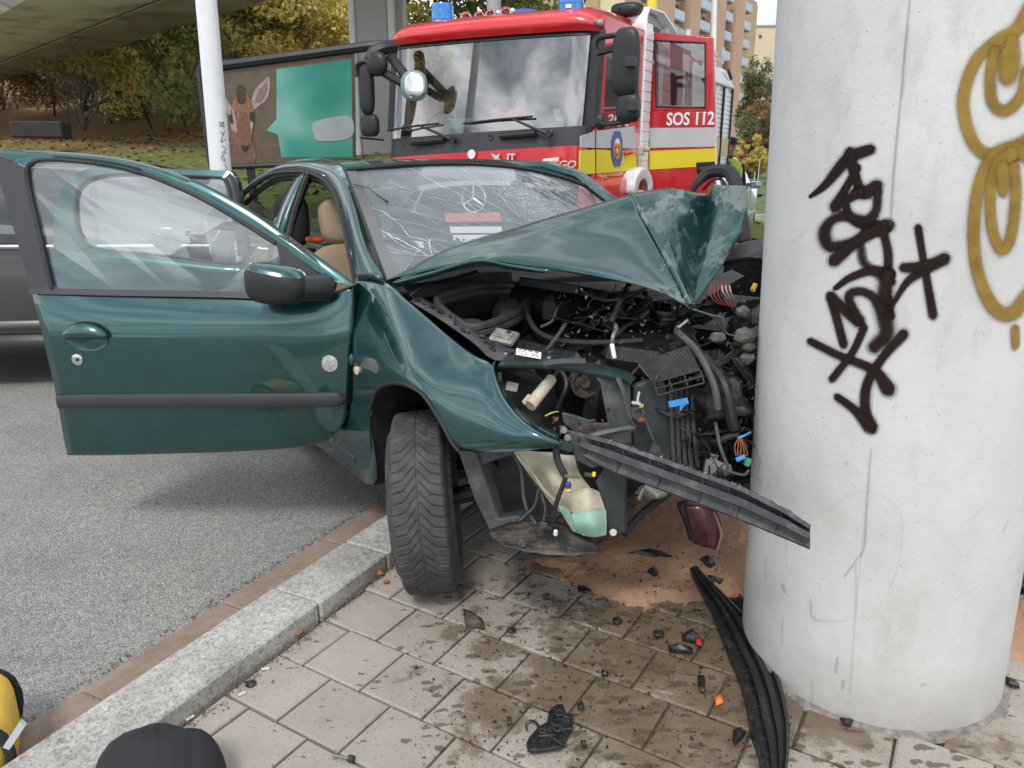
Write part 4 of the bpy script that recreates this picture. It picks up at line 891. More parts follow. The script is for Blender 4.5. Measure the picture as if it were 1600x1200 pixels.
# rear right door, swung open behind the front one
RP, RN, RD = door_plane((-1.185, 3.57, 0), (-1, .02, 0))
def rp(x, y, off=0.0):
    p = hit(x, y, RP + RN * off, RN)
    if p[2] > BELT: p = hit(x, y, RP + RN * off + np.array([0, 0, BELT]), RN + np.array([0, 0, TUM]))
    return p
ro = [(388, 400), (380, 350), (372, 290), (362, 270), (340, 266), (270, 264), (200, 257), (150, 260), (112, 276), (92, 305), (84, 345), (83, 400)]
ri = [(376, 380), (366, 350), (358, 300), (350, 281), (335, 277), (270, 274), (210, 271), (150, 276), (122, 295), (117, 330), (124, 365), (150, 388)]
ro_ = cr1([rp(*p) for p in ro], 5); ri_ = cr1([rp(*p, .01) for p in ri], 5)
mb = MB(); mb.grid([ro_ - RN * .05, ro_, ri_, ri_ - RN * .03]); rear_door = mb.build('rear_door', paint, car, ang=40)
mb = MB(); mb.grid(patch([[rp(83, 400), rp(110, 400, .01), rp(150, 388, .01), rp(260, 402, .012), rp(376, 415, .012), rp(388, 400)], [rp(84, 470, .03), rp(110, 470, .04), rp(160, 470, .04), rp(260, 470, .04), rp(370, 470, .04), rp(388, 470, .02)], [rp(100, 560, .04), rp(130, 560, .05), rp(180, 560, .05), rp(260, 560, .05), rp(370, 560, .05), rp(392, 560, .03)], [rp(150, 640, .0), rp(190, 640, .01), rp(220, 640, .01), rp(280, 640, .01), rp(370, 640, .01), rp(395, 640, .0)]], 4, 4)); mb.build('door_skin', paint, rear_door, ang=60, solid=.06)
mb = MB(); P1 = [rp(a, b, .006) for a, b in ((388, 400), (380, 350), (371, 290), (360, 270))]; P2 = [rp(a, b, .012) for a, b in ((372, 400), (364, 350), (355, 300), (348, 280))]; mb.grid([cr1(P1, 4), cr1(P2, 4)]); mb.build('pillar_cover', trim, rear_door, solid=.004)
sl = MB(); sl.tube(cr1([rp(*p, .014) for p in ri + [(260, 400), (370, 412)]], 5, True), .007, 6); sl.build('window_seal', trim, rear_door)
P_ = cr1([rp(*p, .0) for p in ri + [(260, 402), (370, 412)]], 4, True); mb = MB(); mb.add(P_, [tuple(range(len(P_)))]); mb.build('window_glass', glass('rear_side_glass', (.50, .56, .58), ior=1.55, alpha_lo=.20, boost=1.8), rear_door, ang=0)
# far front door, thrown open: black frame above the bonnet and its leading edge
mb = MB(); fdp = [(1081, 300, 3.55), (1090, 285, 3.55), (1108, 270, 3.55), (1130, 267, 3.5), (1143, 272, 3.45), (1150, 290, 3.4), (1158, 340, 3.3), (1164, 378, 3.25)]
P_ = cr1([wy(*p) for p in fdp], 6); mb.tube(P_, [.012 + .018 * min(1, i / 14) for i in range(len(P_))], 8); far_door = mb.build('far_door', rubber, car)
mb = MB(); mb.tube(cr1([wy(*p) for p in ((1098, 297, 3.55), (1112, 283, 3.53), (1126, 280, 3.5), (1136, 292, 3.45))], 5), .006, 6); mb.build('window_seal', blackp, far_door)
mb = MB(); mb.grid(patch([[wy(1090, 380, 3.5), wy(1130, 380, 3.4), wy(1166, 378, 3.25)], [wy(1090, 480, 3.5), wy(1130, 480, 3.4), wy(1168, 480, 3.25)], [wy(1090, 620, 3.5), wy(1130, 620, 3.4), wy(1168, 620, 3.25)]], 3, 3)); mb.build('door_skin', paint, far_door, solid=.05)
# ---- windscreen with cracks
WS = [[(541, 266, 3.14), (640, 258, 3.25), (740, 257, 3.38), (830, 266, 3.55), (905, 287, 3.75), (945, 312, 3.88)],
      [(566, 330, 2.97), (655, 320, 3.07), (745, 315, 3.19), (835, 318, 3.34), (915, 328, 3.52), (960, 340, 3.64)],
      [(588, 390, 2.81), (670, 382, 2.91), (755, 373, 3.04), (845, 368, 3.18), (930, 364, 3.34), (975, 366, 3.43)],
      [(607, 440, 2.66), (690, 436, 2.78), (770, 428, 2.92), (860, 420, 3.05), (945, 410, 3.18), (990, 404, 3.25)]]
WG = np.array(cyg(WS)); WPt = patch(WG, 6, 6)
for i in range(WPt.shape[0]):
    for j in range(WPt.shape[1]):
        WPt[i, j] += .004 * noise.noise(Vector(WPt[i, j] * 9)) * np.array([.3, -.5, .8])
wgl = glass('windscreen_glass', (.80, .86, .88), ior=1.45, alpha_lo=.06, boost=1.0, rough=.02, sky_sheen=(.50, .56, .62), sky_sheen_amt=.26)  # flat pale blue-grey layer paints the sky's reflection over the pane
mb = MB(); mb.grid(WPt); wscreen = mb.build('windscreen', wgl, car, ang=60)
# frit band on the near edge
P1 = cr1([wy(*p) for p in ((541, 266, 3.135), (566, 330, 2.965), (588, 390, 2.795), (607, 440, 2.655))], 6); P2 = cr1([wy(*p) for p in ((556, 266, 3.15), (584, 330, 2.98), (606, 390, 2.82), (626, 437, 2.68))], 6)
mb = MB(); mb.grid([P1 + np.array([0, -.006, .004]), P2 + np.array([0, -.006, .004])]); mb.build('windscreen_border', M('frit', (.10, .095, .11), rough=.3, coat=.6, var=.1), wscreen)
sl = MB(); sl.tube(P1 + np.array([-.004, -.006, .0]), .006, 6); sl.build('windscreen_seal', blackp, wscreen)
def ws(x, y):      # point on the windscreen sheet under a pixel (plane through its mid points), lifted a touch
    n_ = np.cross(WG[0, 3] - WG[3, 1], WG[2, 4] - WG[2, 0]); n_ /= np.linalg.norm(n_)
    p = hit(x, y, WG[1, 2], n_)
    # refine to the nearest vertices of the bulged sheet
    d = ray(x, y); d /= np.linalg.norm(d); V = WPt.reshape(-1, 3) - O; tt = V @ d; e_ = np.linalg.norm(V - tt[:, None] * d, axis=1); k = np.argsort(e_)[:3]
    return O + d * (np.average(tt[k], weights=1 / (e_[k] + .002)) - .006)
crackm = M('crack_white', (.82, .88, .9), rough=.35, var=0)
cr_ = MB()
def crack(pts, r):
    P = []
    for (a, b), (c_, d_) in zip(pts[:-1], pts[1:]):
        for k in range(5):
            t = k / 5; P.append(ws(a + (c_ - a) * t + random.uniform(-.9, .9), b + (d_ - b) * t + random.uniform(-.9, .9)))
    P.append(ws(*pts[-1])); cr_.tube(P, [r * .72 * random.uniform(.35, 1.3) for _ in P], 3)
for pts, r in (([(565, 318), (600, 332), (625, 350), (640, 370), (668, 376), (671, 385)], .0016), ([(582, 350), (605, 365), (630, 378), (650, 388), (672, 402)], .0018), ([(672, 374), (672, 390), (678, 404)], .0018), ([(600, 362), (625, 382), (655, 394)], .0012),
 ([(650, 394), (640, 412), (628, 428)], .0018), ([(660, 275), (690, 290), (720, 305), (745, 330)], .0008), ([(640, 262), (680, 285), (700, 300)], .0007), ([(690, 275), (735, 300), (790, 330)], .0007), ([(720, 262), (760, 290), (800, 320), (812, 340)], .0007),
 ([(640, 300), (690, 312), (740, 320), (800, 345)], .0007), ([(745, 355), (700, 345), (640, 330)], .0006), ([(610, 340), (660, 352), (720, 372)], .0006), ([(625, 292), (650, 300)], .0006), ([(780, 300), (800, 330), (830, 345)], .0008),
 ([(590, 380), (620, 392), (650, 396)], .0006), ([(604, 392), (640, 398), (680, 400)], .0006), ([(668, 384), (690, 396), (702, 398)], .0006), ([(560, 300), (590, 296), (640, 292)], .0005), ([(850, 370), (820, 350), (790, 345)], .0007)):
    crack(pts, r)
for _ in range(240):     # the crazed far corner
    t = random.random(); cx_, cy_ = 775 + 95 * t + random.gauss(0, 9), 292 + 38 * t + random.gauss(0, 9 + 5 * t); a = random.uniform(0, math.pi); l_ = random.uniform(2, 8)
    crack([(cx_, cy_), (cx_ + l_ * math.cos(a), cy_ + l_ * math.sin(a) * .6)], .0006)
for _ in range(22):
    a = random.uniform(.35, .55); x0 = random.uniform(600, 800); y0 = random.uniform(265, 380); l_ = random.uniform(25, 90); crack([(x0, y0), (x0 + l_ * .5, y0 + l_ * .5 * a), (x0 + l_, y0 + l_ * a)], .0003)
cr_.build('crack', crackm, wscreen, ang=0, kind='stuff')
cr_ = MB()
for _ in range(26):
    y0 = random.uniform(268, 300); x0 = 790 + (y0 - 268) * 1.2 + random.uniform(0, 60); l_ = random.uniform(40, 110); crack([(x0, y0), (min(935, x0 + l_ * .5), y0 + l_ * .21), (min(940, x0 + l_), y0 + l_ * .5)], .0011)
cr_.build('dark_crack', M('crack_dark', (.02, .035, .03), rough=.4, var=.2), wscreen, ang=0, kind='stuff')
mb = MB(); P_ = [ws(a, b) + np.array([0, -.01, .006]) for a, b in cr1([(553, 290), (575, 296), (592, 308), (607, 318)], 5)]; mb.tube(P_, [.0018 + .0035 * (i / len(P_)) ** 4 for i in range(len(P_))], 5); mb.build('wiper_tip', blackp, wscreen)
mb = MB(); mb.ball(ws(624, 330) + np.array([0, .04, -.01]), (.05, .02, .03)); mb.build('rear_view_mirror', greyp, car)
# ---- bonnet, buckled
B_ = [
 [wy(606, 441, 2.655), wy(700, 402, 2.86), wy(800, 372, 3.02), wy(905, 350, 3.16), wy(990, 330, 3.22)],
 [wy(608, 436, 2.63), wy(700, 388, 2.68), wy(815, 352, 2.76), wy(925, 320, 2.82), wy(985, 303, 2.80)],
 [wy(650, 426, 2.57), wy(740, 383, 2.60), wy(860, 353, 2.66), wy(950, 338, 2.68), wy(1000, 333, 2.67)],
 [wy(705, 414, 2.52), wy(780, 386, 2.53), wy(890, 370, 2.56), wy(975, 368, 2.57), wy(1020, 370, 2.53)],
 [wy(747, 405, 2.47), wy(820, 398, 2.44), wy(920, 400, 2.42), wy(1000, 405, 2.42), wy(1042, 408, 2.38)],
 [wy(800, 412, 2.42), wy(870, 414, 2.36), wy(960, 424, 2.32), wy(1025, 436, 2.30), wy(1060, 442, 2.27)],
 [wy(862, 421, 2.36), wy(930, 431, 2.30), wy(1000, 445, 2.25), wy(1050, 463, 2.20), wy(1080, 483, 2.15)]]
hoodm, nd, lk, B, geo = newmat('bonnet_paint_scraped')
base_ = ramp(nd, lk, nz(nd, lk, geo, 3, 3), [(.3, (.010, .054, .054)), (.7, (.013, .064, .064))])
scm = ramp(nd, lk, nz(nd, lk, geo, 7, 9, .74, (1, 1, .7)), [(.515, (0, 0, 0)), (.535, (1, 1, 1))])
at = nd.new('ShaderNodeAttribute'); at.attribute_name = 'fade'
mk_ = nd_math(nd, lk, 'MULTIPLY', scm, at.outputs['Fac'], True)
c = mixc(nd, lk, mk_, base_, mixc(nd, lk, nz(nd, lk, geo, 90, 4, .7), (.11, .14, .14), (.24, .28, .28))); lk.new(c, B.inputs['Base Color'])
lk.new(nd_math(nd, lk, 'SUBTRACT', .5, nd_math(nd, lk, 'MULTIPLY', mk_, .5)), B.inputs['Metallic']); lk.new(nd_math(nd, lk, 'ADD', .34, nd_math(nd, lk, 'MULTIPLY', mk_, .45)), B.inputs['Roughness'])
lk.new(nd_math(nd, lk, 'MULTIPLY', nd_math(nd, lk, 'SUBTRACT', 1.0, mk_, True), .62), B.inputs['Coat Weight'])
B.inputs['Coat IOR'].default_value = 1.5
mbump(nd, lk, B, nd_math(nd, lk, 'ADD', nz(nd, lk, geo, 9, 4), nd_math(nd, lk, 'MULTIPLY', mk_, -.4)), .0012)
Gb = patch(B_, 6, 6); mb = MB(); mb.grid(Gb, att=[max(0, (i / Gb.shape[0] + j / Gb.shape[1]) - 1.28) * 2.2 for i in range(Gb.shape[0]) for j in range(Gb.shape[1])])
bonnet = mb.build('bonnet', hoodm, car, ang=45, solid=.004, offset=1, att=True)
# folded-over front flap: facets
F_ = [
 [wy(985, 303, 2.80), wy(1012, 298, 2.74), wy(1042, 293, 2.70), wy(1072, 297, 2.62), wy(1104, 303, 2.66), wy(1112, 288, 2.60), wy(1140, 290, 2.52), wy(1166, 291, 2.45)],
 [wy(1003, 335, 2.67), wy(1030, 328, 2.62), wy(1055, 325, 2.54), wy(1080, 335, 2.56), wy(1100, 335, 2.62), wy(1118, 328, 2.52), wy(1148, 330, 2.43), wy(1168, 325, 2.42)],
 [wy(1024, 372, 2.52), wy(1042, 365, 2.50), wy(1060, 365, 2.42), wy(1078, 372, 2.48), wy(1094, 365, 2.55), wy(1112, 365, 2.44), wy(1140, 366, 2.38), wy(1160, 360, 2.38)],
 [wy(1044, 410, 2.37), wy(1054, 405, 2.38), wy(1066, 405, 2.33), wy(1077, 410, 2.38), wy(1087, 405, 2.44), wy(1102, 402, 2.36), wy(1122, 402, 2.33), wy(1142, 392, 2.35)],
 [wy(1062, 444, 2.26), wy(1067, 440, 2.28), wy(1072, 440, 2.25), wy(1077, 444, 2.28), wy(1082, 440, 2.32), wy(1090, 438, 2.28), wy(1104, 436, 2.27), wy(1120, 426, 2.28)],
 [wy(1078, 478, 2.16), wy(1079, 477, 2.17), wy(1080, 477, 2.17), wy(1081, 478, 2.18), wy(1082, 476, 2.19), wy(1085, 474, 2.19), wy(1090, 468, 2.2), wy(1097, 460, 2.22)]]
F_ = np.array(F_)
Gf = []
for t in np.linspace(0, 5, 31):
    i = min(4, int(t)); f = t - i; row = F_[i] * (1 - f) + F_[i + 1] * f; r2 = []
    for j in range(7):
        for k in range(5): r2.append(row[j] * (1 - k / 5) + row[j + 1] * k / 5)
    r2.append(row[-1]); Gf.append(r2)
Gf = np.array(Gf)
for i in range(Gf.shape[0]):
    for j in range(Gf.shape[1]):
        Gf[i, j] += .007 * noise.noise(Vector(Gf[i, j] * 11)) * np.array([.2, 1, .4]) * (1 if 0 < j else 0)
mb = MB(); mb.grid(Gf, att=[.95 * (.55 + .45 * (abs(i / 31 - .5) > .28)) for i in range(Gf.shape[0]) for j in range(Gf.shape[1])]); mb.build('bonnet_flap', hoodm, bonnet, ang=28, solid=.004, offset=1, att=True)
mb = MB(); cz = cr1([F_[k_][0] for k_ in range(6)], 6); mb.tube([p + np.array([0, -.004, .002]) for p in cz], .0075, 6); mb.build('crease', hoodm, bonnet, att=True)
# bonnet return edge under the near side
P1 = cr1([wy(*p) for p in ((607, 442, 2.635), (675, 423, 2.55), (745, 405.5, 2.468), (800, 413, 2.418), (862, 422, 2.358))], 6); P2 = cr1([wy(*p) for p in ((612, 451, 2.64), (675, 433, 2.56), (746, 413, 2.48), (798, 421, 2.43), (850, 427, 2.37))], 6)
mb = MB(); mb.grid([P1, P2]); mb.build('bonnet_edge', paint, bonnet, solid=.003)
P1 = cr1([wy(*p) for p in ((607, 442, 2.66), (745, 406, 2.50), (862, 422, 2.40), (1000, 446, 2.28), (1078, 482, 2.18))], 5); mb = MB(); mb.grid([P1, P1 + np.array([.10, .22, -.01]), P1 + np.array([.3, .5, .02])]); mb.build('bonnet_lining', darkp, bonnet)
print('body ok')
# ================================================================== ENGINE BAY, LAMP OPENING, BUMPER REMAINS, WHEEL
bay = darkp
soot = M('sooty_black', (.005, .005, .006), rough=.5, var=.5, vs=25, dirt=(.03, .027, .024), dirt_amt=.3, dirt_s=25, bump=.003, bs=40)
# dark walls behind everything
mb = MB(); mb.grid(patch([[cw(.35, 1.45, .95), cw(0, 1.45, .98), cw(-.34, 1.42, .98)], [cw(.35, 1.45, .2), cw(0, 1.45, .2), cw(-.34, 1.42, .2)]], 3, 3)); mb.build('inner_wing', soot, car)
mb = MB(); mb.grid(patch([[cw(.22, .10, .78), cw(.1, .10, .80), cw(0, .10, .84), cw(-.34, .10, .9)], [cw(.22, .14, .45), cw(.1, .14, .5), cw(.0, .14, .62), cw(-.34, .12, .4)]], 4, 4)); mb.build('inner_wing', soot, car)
# engine block lumps
eng = MB()
for a, s, z, sx_, sy_, sz_, rz in ((.05, .95, .62, .42, .5, .5, 8), (.28, .62, .55, .34, .5, .46, -12), (.12, .5, .72, .3, .3, .22, 15), (-.05, .75, .88, .3, .6, .12, -6), (.35, 1.15, .62, .35, .4, .5, 20), (.42, .55, .82, .22, .22, .1, 25)):
    eng.box(cw(a, s, z), (sx_, sy_, sz_), RC @ rotm((0, 0, 1), rz) @ rotm((1, 0, 0), rz * .6), ch=.03)
engine = eng.build('engine', soot, car, ang=30)
rib = MB()
for k in range(9):
    rib.box(cw(.05 + .012 * k, .45 + .05 * k, .985 - .012 * k), (.26, .012, .03), RC @ rotm((0, 0, 1), 12), ch=.003)
rib.build('engine_cover_rib', bay, engine)
# air intake seal: thick rubber loop on the scuttle
lp = [(684, 470, 2.62), (690, 462, 2.66), (745, 448, 2.76), (800, 446, 2.82), (822, 460, 2.74), (824, 474, 2.66), (800, 492, 2.56), (760, 508, 2.46), (735, 512, 2.44), (715, 502, 2.48), (690, 483, 2.56)]
mb = MB(); P_ = cr1([wy(*p) for p in lp], 6, True); P_ = np.vstack([P_, P_[:1]]); mb.tube(P_, .015, 8, False); mb.tube(P_ + np.array([0, 0, -.022]), .018, 8, False); mb.build('intake_seal', M('seal_rubber', (.045, .045, .047), rough=.55, var=.2, vs=20, dirt=(.09, .085, .08), dirt_amt=.3, dirt_s=20), car)
mb = MB(); c_ = P_.mean(0); mb.grid([P_ + np.array([0, 0, -.02]), P_ * .9 + c_ * .1 + np.array([0, 0, -.09]), P_ * .1 + c_ * .9 + np.array([0, 0, -.11])]); mb.build('intake_tray', soot, car)
mb = MB(); mb.grid(blob(wy(798, 482, 2.74) + np.array([0, 0, -.035]), (.07, .08, .075), 2.2), close=True); mb.build('strut_top', M('dusty_dome', (.045, .055, .06), rough=.5, var=.3, vs=20), car)
mb = MB(); mb.lathe([(.001, .03), (.045, .03), (.05, .01), (.06, 0)], wy(735, 500, 2.62) + np.array([0, 0, -.04]), (0, -.2, 1), 20); mb.build('filler_cap', greyp, car)
mb = MB(); mb.tube([wy(695, 482, 2.74), wy(760, 466, 2.80)], .006, 6); mb.build('stay', bay, car)
# scuttle panel and wiper arm behind the loop
mb = MB(); G = patch([[wy(628, 446, 2.68), wy(690, 436, 2.78), wy(745, 425, 2.9), wy(800, 425, 3.0)], [wy(645, 465, 2.64), wy(680, 462, 2.70), wy(740, 446, 2.84), wy(800, 440, 2.94)]], 5, 5)
mb.grid(G); mb.build('scuttle', greyp, car)
mb = MB(); mb.tube(cr1([wy(*p) for p in ((640, 462, 2.60), (665, 446, 2.64), (700, 440, 2.70), (735, 438, 2.78))], 4), .005, 6); mb.tube(cr1([wy(*p) for p in ((636, 446, 2.62), (690, 440, 2.70), (745, 424, 2.82))], 4), .006, 6); mb.build('wiper', blackp, car)
# pieces of the slam panel next to the wing
mb = MB(); P1 = cr1([wy(*p) for p in ((640, 470, 2.60), (690, 500, 2.46), (740, 535, 2.32), (775, 562, 2.22), (850, 560, 2.16))], 5); P2 = cr1([wy(*p) for p in ((655, 462, 2.64), (705, 492, 2.50), (760, 525, 2.38), (800, 545, 2.28), (865, 548, 2.22))], 5)
mb.grid([P1, P2]); mb.build('wing_ledge', greyp, car, solid=.004)
for i in range(26):
    t = i / 25; q = P1[min(len(P1) - 1, int(t * (len(P1) - 1)))] * .5 + P2[min(len(P2) - 1, int(t * (len(P2) - 1)))] * .5
    if i == 0: dbm = MB()
    dbm.box(q + np.array([random.gauss(0, .008), random.gauss(0, .008), .006]), (random.uniform(.006, .02), random.uniform(.006, .016), .008), rotm((random.random(), random.random(), 1), random.uniform(0, 180)))
dbm.build('ledge_debris', rubber, car, kind='stuff')
# aluminium-coloured control box
ax_ = axes(wy(812, 530, 2.32) - wy(770, 520, 2.36), np.array([-.1, -.45, 1]))
mb = MB(); c_ = wy(788, 527, 2.36); mb.box(c_, (.085, .062, .022), ax_, ch=.006); ecu = mb.build('control_box', alu, car)
mb = MB(); mb.box(c_ + ax_[:, 2] * .013, (.06, .035, .006), ax_, ch=.002); mb.build('box_lid', alu, ecu)
mb = MB(); mb.box(c_ + ax_[:, 2] * .017 + ax_[:, 0] * .012 + ax_[:, 1] * .01, (.014, .010, .004), ax_); mb.build('socket', rubber, ecu)
# slam panel: green strip over the lamp opening with its white sticker
P1 = cr1([wy(*p) for p in ((778, 570, 2.10), (830, 569, 2.09), (880, 573, 2.07), (930, 582, 2.05), (975, 592, 2.03), (985, 600, 2.02))], 5); P2 = cr1([wy(*p) for p in ((790, 556, 2.17), (840, 552, 2.16), (885, 558, 2.13), (930, 568, 2.11), (975, 578, 2.09), (995, 590, 2.07))], 5)
mb = MB(); mb.grid([P1 + np.array([0, 0, -.012]), P1, P2]); slam = mb.build('slam_panel', paint_in, car, ang=40, solid=.003)
mb = MB(); axs = axes(wy(845, 556, 2.13) - wy(806, 549, 2.13), np.array([0, -.6, 1])); cS = wy(826, 552.5, 2.125); mb.box(cS, (.072, .026, .0015), axs); stk = mb.build('warning_sticker', whitep, slam)
mb = MB(); q_ = cS + axs[:, 2] * .0016
for dx, w_ in ((-.026, .01), (-.012, .012), (.004, .014), (.022, .012)): mb.box(q_ + axs[:, 0] * dx + axs[:, 1] * .0095, (w_, .003, .0006), axs)
mb.tube([q_ + axs[:, 0] * (-.018 + .014 * math.cos(a)) + axs[:, 1] * (-.003 + .006 * math.sin(a)) for a in np.linspace(0, 6.28, 20)], .0007, 4); mb.build('sticker_print', blackprint, stk, ang=0)
mb = MB()
for dx, dy in ((.012, .001), (.022, .002), (.014, -.006), (.025, -.006)): mb.box(q_ + axs[:, 0] * dx + axs[:, 1] * dy, (.007, .004, .0006), axs)
mb.build('sticker_stamp', M('stamp_rust', (.5, .2, .12), rough=.5, var=.1), stk, ang=0)
for x_, y_, Y_ in ((790, 554, 2.12), (858, 560, 2.09)):
    mb = MB(); mb.lathe([(.0005, .004), (.005, .004), (.0062, 0)], wy(x_, y_, Y_), (0, -.5, .86), 10); mb.build('bolt', steel, slam)
# rubber-ended grey strips right of the sticker
mb = MB(); mb.tube(cr1([wy(*p) for p in ((850, 570, 2.06), (880, 566, 2.05), (915, 566, 2.04))], 4), .011, 8); mb.build('strip', trim, slam)
# lamp opening: back wall, white washer filler tube, tag, pulley, dark tubes
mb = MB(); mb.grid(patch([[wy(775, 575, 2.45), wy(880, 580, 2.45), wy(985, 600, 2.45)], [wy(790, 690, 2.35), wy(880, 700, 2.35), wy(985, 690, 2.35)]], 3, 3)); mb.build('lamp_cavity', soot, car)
mb = MB(); lipP = cr1([wy(*p) for p in ((772, 566, 2.09), (771, 582, 2.07), (779, 604, 2.03), (800, 638, 1.99), (835, 664, 1.95), (872, 684, 1.92))], 6); mb.grid([lipP, lipP + np.array([.003, .010, -.002]), lipP + np.array([.005, .03, 0])]); mb.build('lamp_opening_lip', paint_in, car, solid=.003)
mb = MB(); a_, b_ = wy(828, 634, 2.06), wy(862, 592, 2.14); mb.tube([a_, a_ * .5 + b_ * .5, b_, b_ + (b_ - a_) * .06], [.0185, .0175, .0165, .010], 16); tubew = mb.build('filler_tube', creamp, car)
mb = MB(); mb.tube([b_, b_ + (b_ - a_) * .28], .006, 8); mb.build('filler_spout', greyp, tubew)
mb = MB(); axs = axes(b_ - a_, np.array([0, -1, 0])); mb.box(a_ * .8 + b_ * .2 - axs[:, 1] * .0 + np.array([-.022, -.005, .004]), (.035, .014, .008), axs, ch=.002); mb.build('bracket_tab', creamp, tubew)
mb = MB(); mb.box(wy(800, 604, 2.15), (.034, .004, .026), rotm((0, 1, 0), 12)); mb.build('paper_tag', M('tag_paper', (.42, .40, .37), rough=.8, var=.3, vs=90), car)
mb = MB(); mb.box(wy(781, 589, 2.12), (.012, .01, .026), ch=.002); mb.build('clip', greyp, car)
def wheel_disc(x, y, Y, r, n, mat, name):
    c_ = wy(x, y, Y); m_ = MB(); m_.lathe([(.001, 0), (r * .35, .004), (r * .4, -.006), (r * .82, -.006), (r * .86, .008), (r, .008), (r, -.025)], c_, n, 28); o = m_.build(name, mat, car, ang=30)
    u = np.cross(n, (0, 0, 1)); u /= np.linalg.norm(u); v = np.cross(n, u)
    h_ = MB()
    for k in range(4):
        a = k * math.pi / 2 + .5; h_.lathe([(.0005, 0), (r * .15, 0)], c_ + (u * math.cos(a) + v * math.sin(a)) * r * .6 + np.array(n) * -.004, n, 12)
    h_.build('hole', blackprint, o); return o
rust_m = M('dusty_rust', (.10, .08, .07), rough=.6, metal=.3, var=.3, vs=25, dirt=(.06, .04, .03), dirt_amt=.6, dirt_s=20)
wheel_disc(914, 598, 2.25, .046, np.array([.2, -.95, .1]), rust_m, 'pulley')
wheel_disc(935, 640, 2.28, .026, np.array([.2, -.95, .1]), bay, 'pulley')
# teal-grey bracket plate with holes, bent forward at the middle
mb = MB(); outl = [(985, 602), (962, 590), (930, 588), (938, 600), (942, 622), (948, 650), (950, 662), (935, 662), (900, 650), (878, 645), (880, 660), (905, 682), (960, 690), (988, 700), (986, 640)]
mb.prism([wy(a, b, 2.04 + (a - 880) * .0002) for a, b in outl], (0, .012, 0)); brk = mb.build('front_panel_bracket', M('dusty_teal_panel', (.05, .06, .06), rough=.55, var=.2, vs=12, dirt=(.15, .15, .145), dirt_amt=.55, dirt_s=14), car, bevel=.003)
mb = MB(); 
for x_, y_, r in ((951, 641, .006), (970, 606, .008), (905, 662, .005)): mb.lathe([(.0005, 0), (r, 0)], wy(x_, y_, 2.036), (0, -1, .05), 14)
mb.build('hole', blackprint, brk)
mb = MB(); mb.tube(cr1([wy(*p) for p in ((965, 590, 2.02), (975, 615, 2.0), (983, 650, 1.99), (990, 668, 2.0))], 5), .007, 6); mb.tube(cr1([wy(*p) for p in ((895, 690, 2.0), (930, 680, 1.99), (965, 672, 1.99), (990, 668, 2.0))], 5), .010, 6); mb.build('pressed_edge', brk.data.materials[0], brk)
# radiator side tank plate with sensor
mb = MB(); outl = [(990, 605), (1010, 596), (1040, 600), (1048, 640), (1050, 700), (1048, 745), (1000, 735), (988, 700)]
radm = M('radiator_grey', (.028, .036, .038), rough=.55, var=.2, vs=8, dirt=(.09, .09, .088), dirt_amt=.4, dirt_s=12)
mb.prism([wy(a, b, 2.07) for a, b in outl], (0, .03, 0)); radi = mb.build('radiator', radm, car, bevel=.004)
mb = MB()
for k, x_ in enumerate((1050, 1058, 1066, 1074, 1083)):
    mb.tube(cr1([wy(x_ - 2, 606, 2.06 + k * .01), wy(x_, 660, 2.05 + k * .01), wy(x_ + 3 + k, 730, 2.03 + k * .01)], 3), .006, 5)
mb.build('radiator_core_edge', greyp, radi)
mb = MB(); mb.lathe([(.001, .004), (.011, .004), (.012, .012), (.019, .012), (.020, -.01)], wy(995, 644, 2.05), (.15, -1, .1), 20); sens = mb.build('sensor', greyp, radi)
mb = MB(); mb.ball(wy(1002, 656, 2.045), (.016, .012, .011)); mb.build('rusty_drip', M('rust_red', (.20, .045, .02), rough=.6, var=.3, vs=60), sens)
mb = MB(); mb.box(wy(994, 630, 2.04), (.026, .012, .008), rotm((0, 1, 0), 8), ch=.002); mb.tube([wy(996, 629, 2.04), wy(997, 620, 2.045), wy(999, 612, 2.05)], .0035, 6); mb.build('plug', M('pale_plug', (.5, .5, .46), rough=.5, var=.15), sens)
mb = MB(); mb.box(wy(1002, 634, 2.035), (.012, .008, .007), rotm((0, 1, 0), -20)); mb.build('yellow_clip', M('dull_yellow', (.45, .45, .12), rough=.5, var=.1), sens)
mb = MB(); mb.tube(cr1([wy(*p) for p in ((1008, 655, 2.04), (1014, 670, 2.03), (1022, 690, 2.02))], 4), .0042, 6); mb.build('rod', greyp, radi)
mb = MB(); mb.prism([wy(a, b, 2.01) for a, b in ((1022, 688), (1012, 712), (1000, 735), (1040, 735), (1038, 712))], (0, .006, 0)); mb.build('bracket_plate', greyp, radi)
mb = MB(); mb.lathe([(.0005, .004), (.008, .004), (.009, 0)], wy(1023, 704, 2.0), (0, -1, .1), 10); mb.build('bolt', rust_m, radi)
# ribbed grille piece (black lattice)
g_ = MB(); A0, A1 = wy(1022, 598, 2.02), wy(1094, 578, 1.98); B0, B1 = wy(1030, 608, 2.0), wy(1100, 592, 1.96)
dA = np.array([.01, -.015, -.032])
for k in range(3): g_.tube([A0 + dA * k * .5, A1 + dA * k * .5], .0032, 5)
for t in (0, .33, .66, 1): g_.tube([A0 * (1 - t) + A1 * t, A0 * (1 - t) + A1 * t + dA], .003, 5)
g_.grid([[A0 + np.array([-.04, .03, .05]), A1 + np.array([-.03, .03, .06])], [A0, A1]]); g_.build('torn_grille', bay, car)
rb_ = MB()
for k in range(16):
    t = k / 15; p = A0 * (1 - t) + A1 * t + np.array([-.012, .012, .012]); rb_.tube([p, p + np.array([-.028, .02, .032])], .0028, 4)
rb_.build('grille_rib', greyp, car)
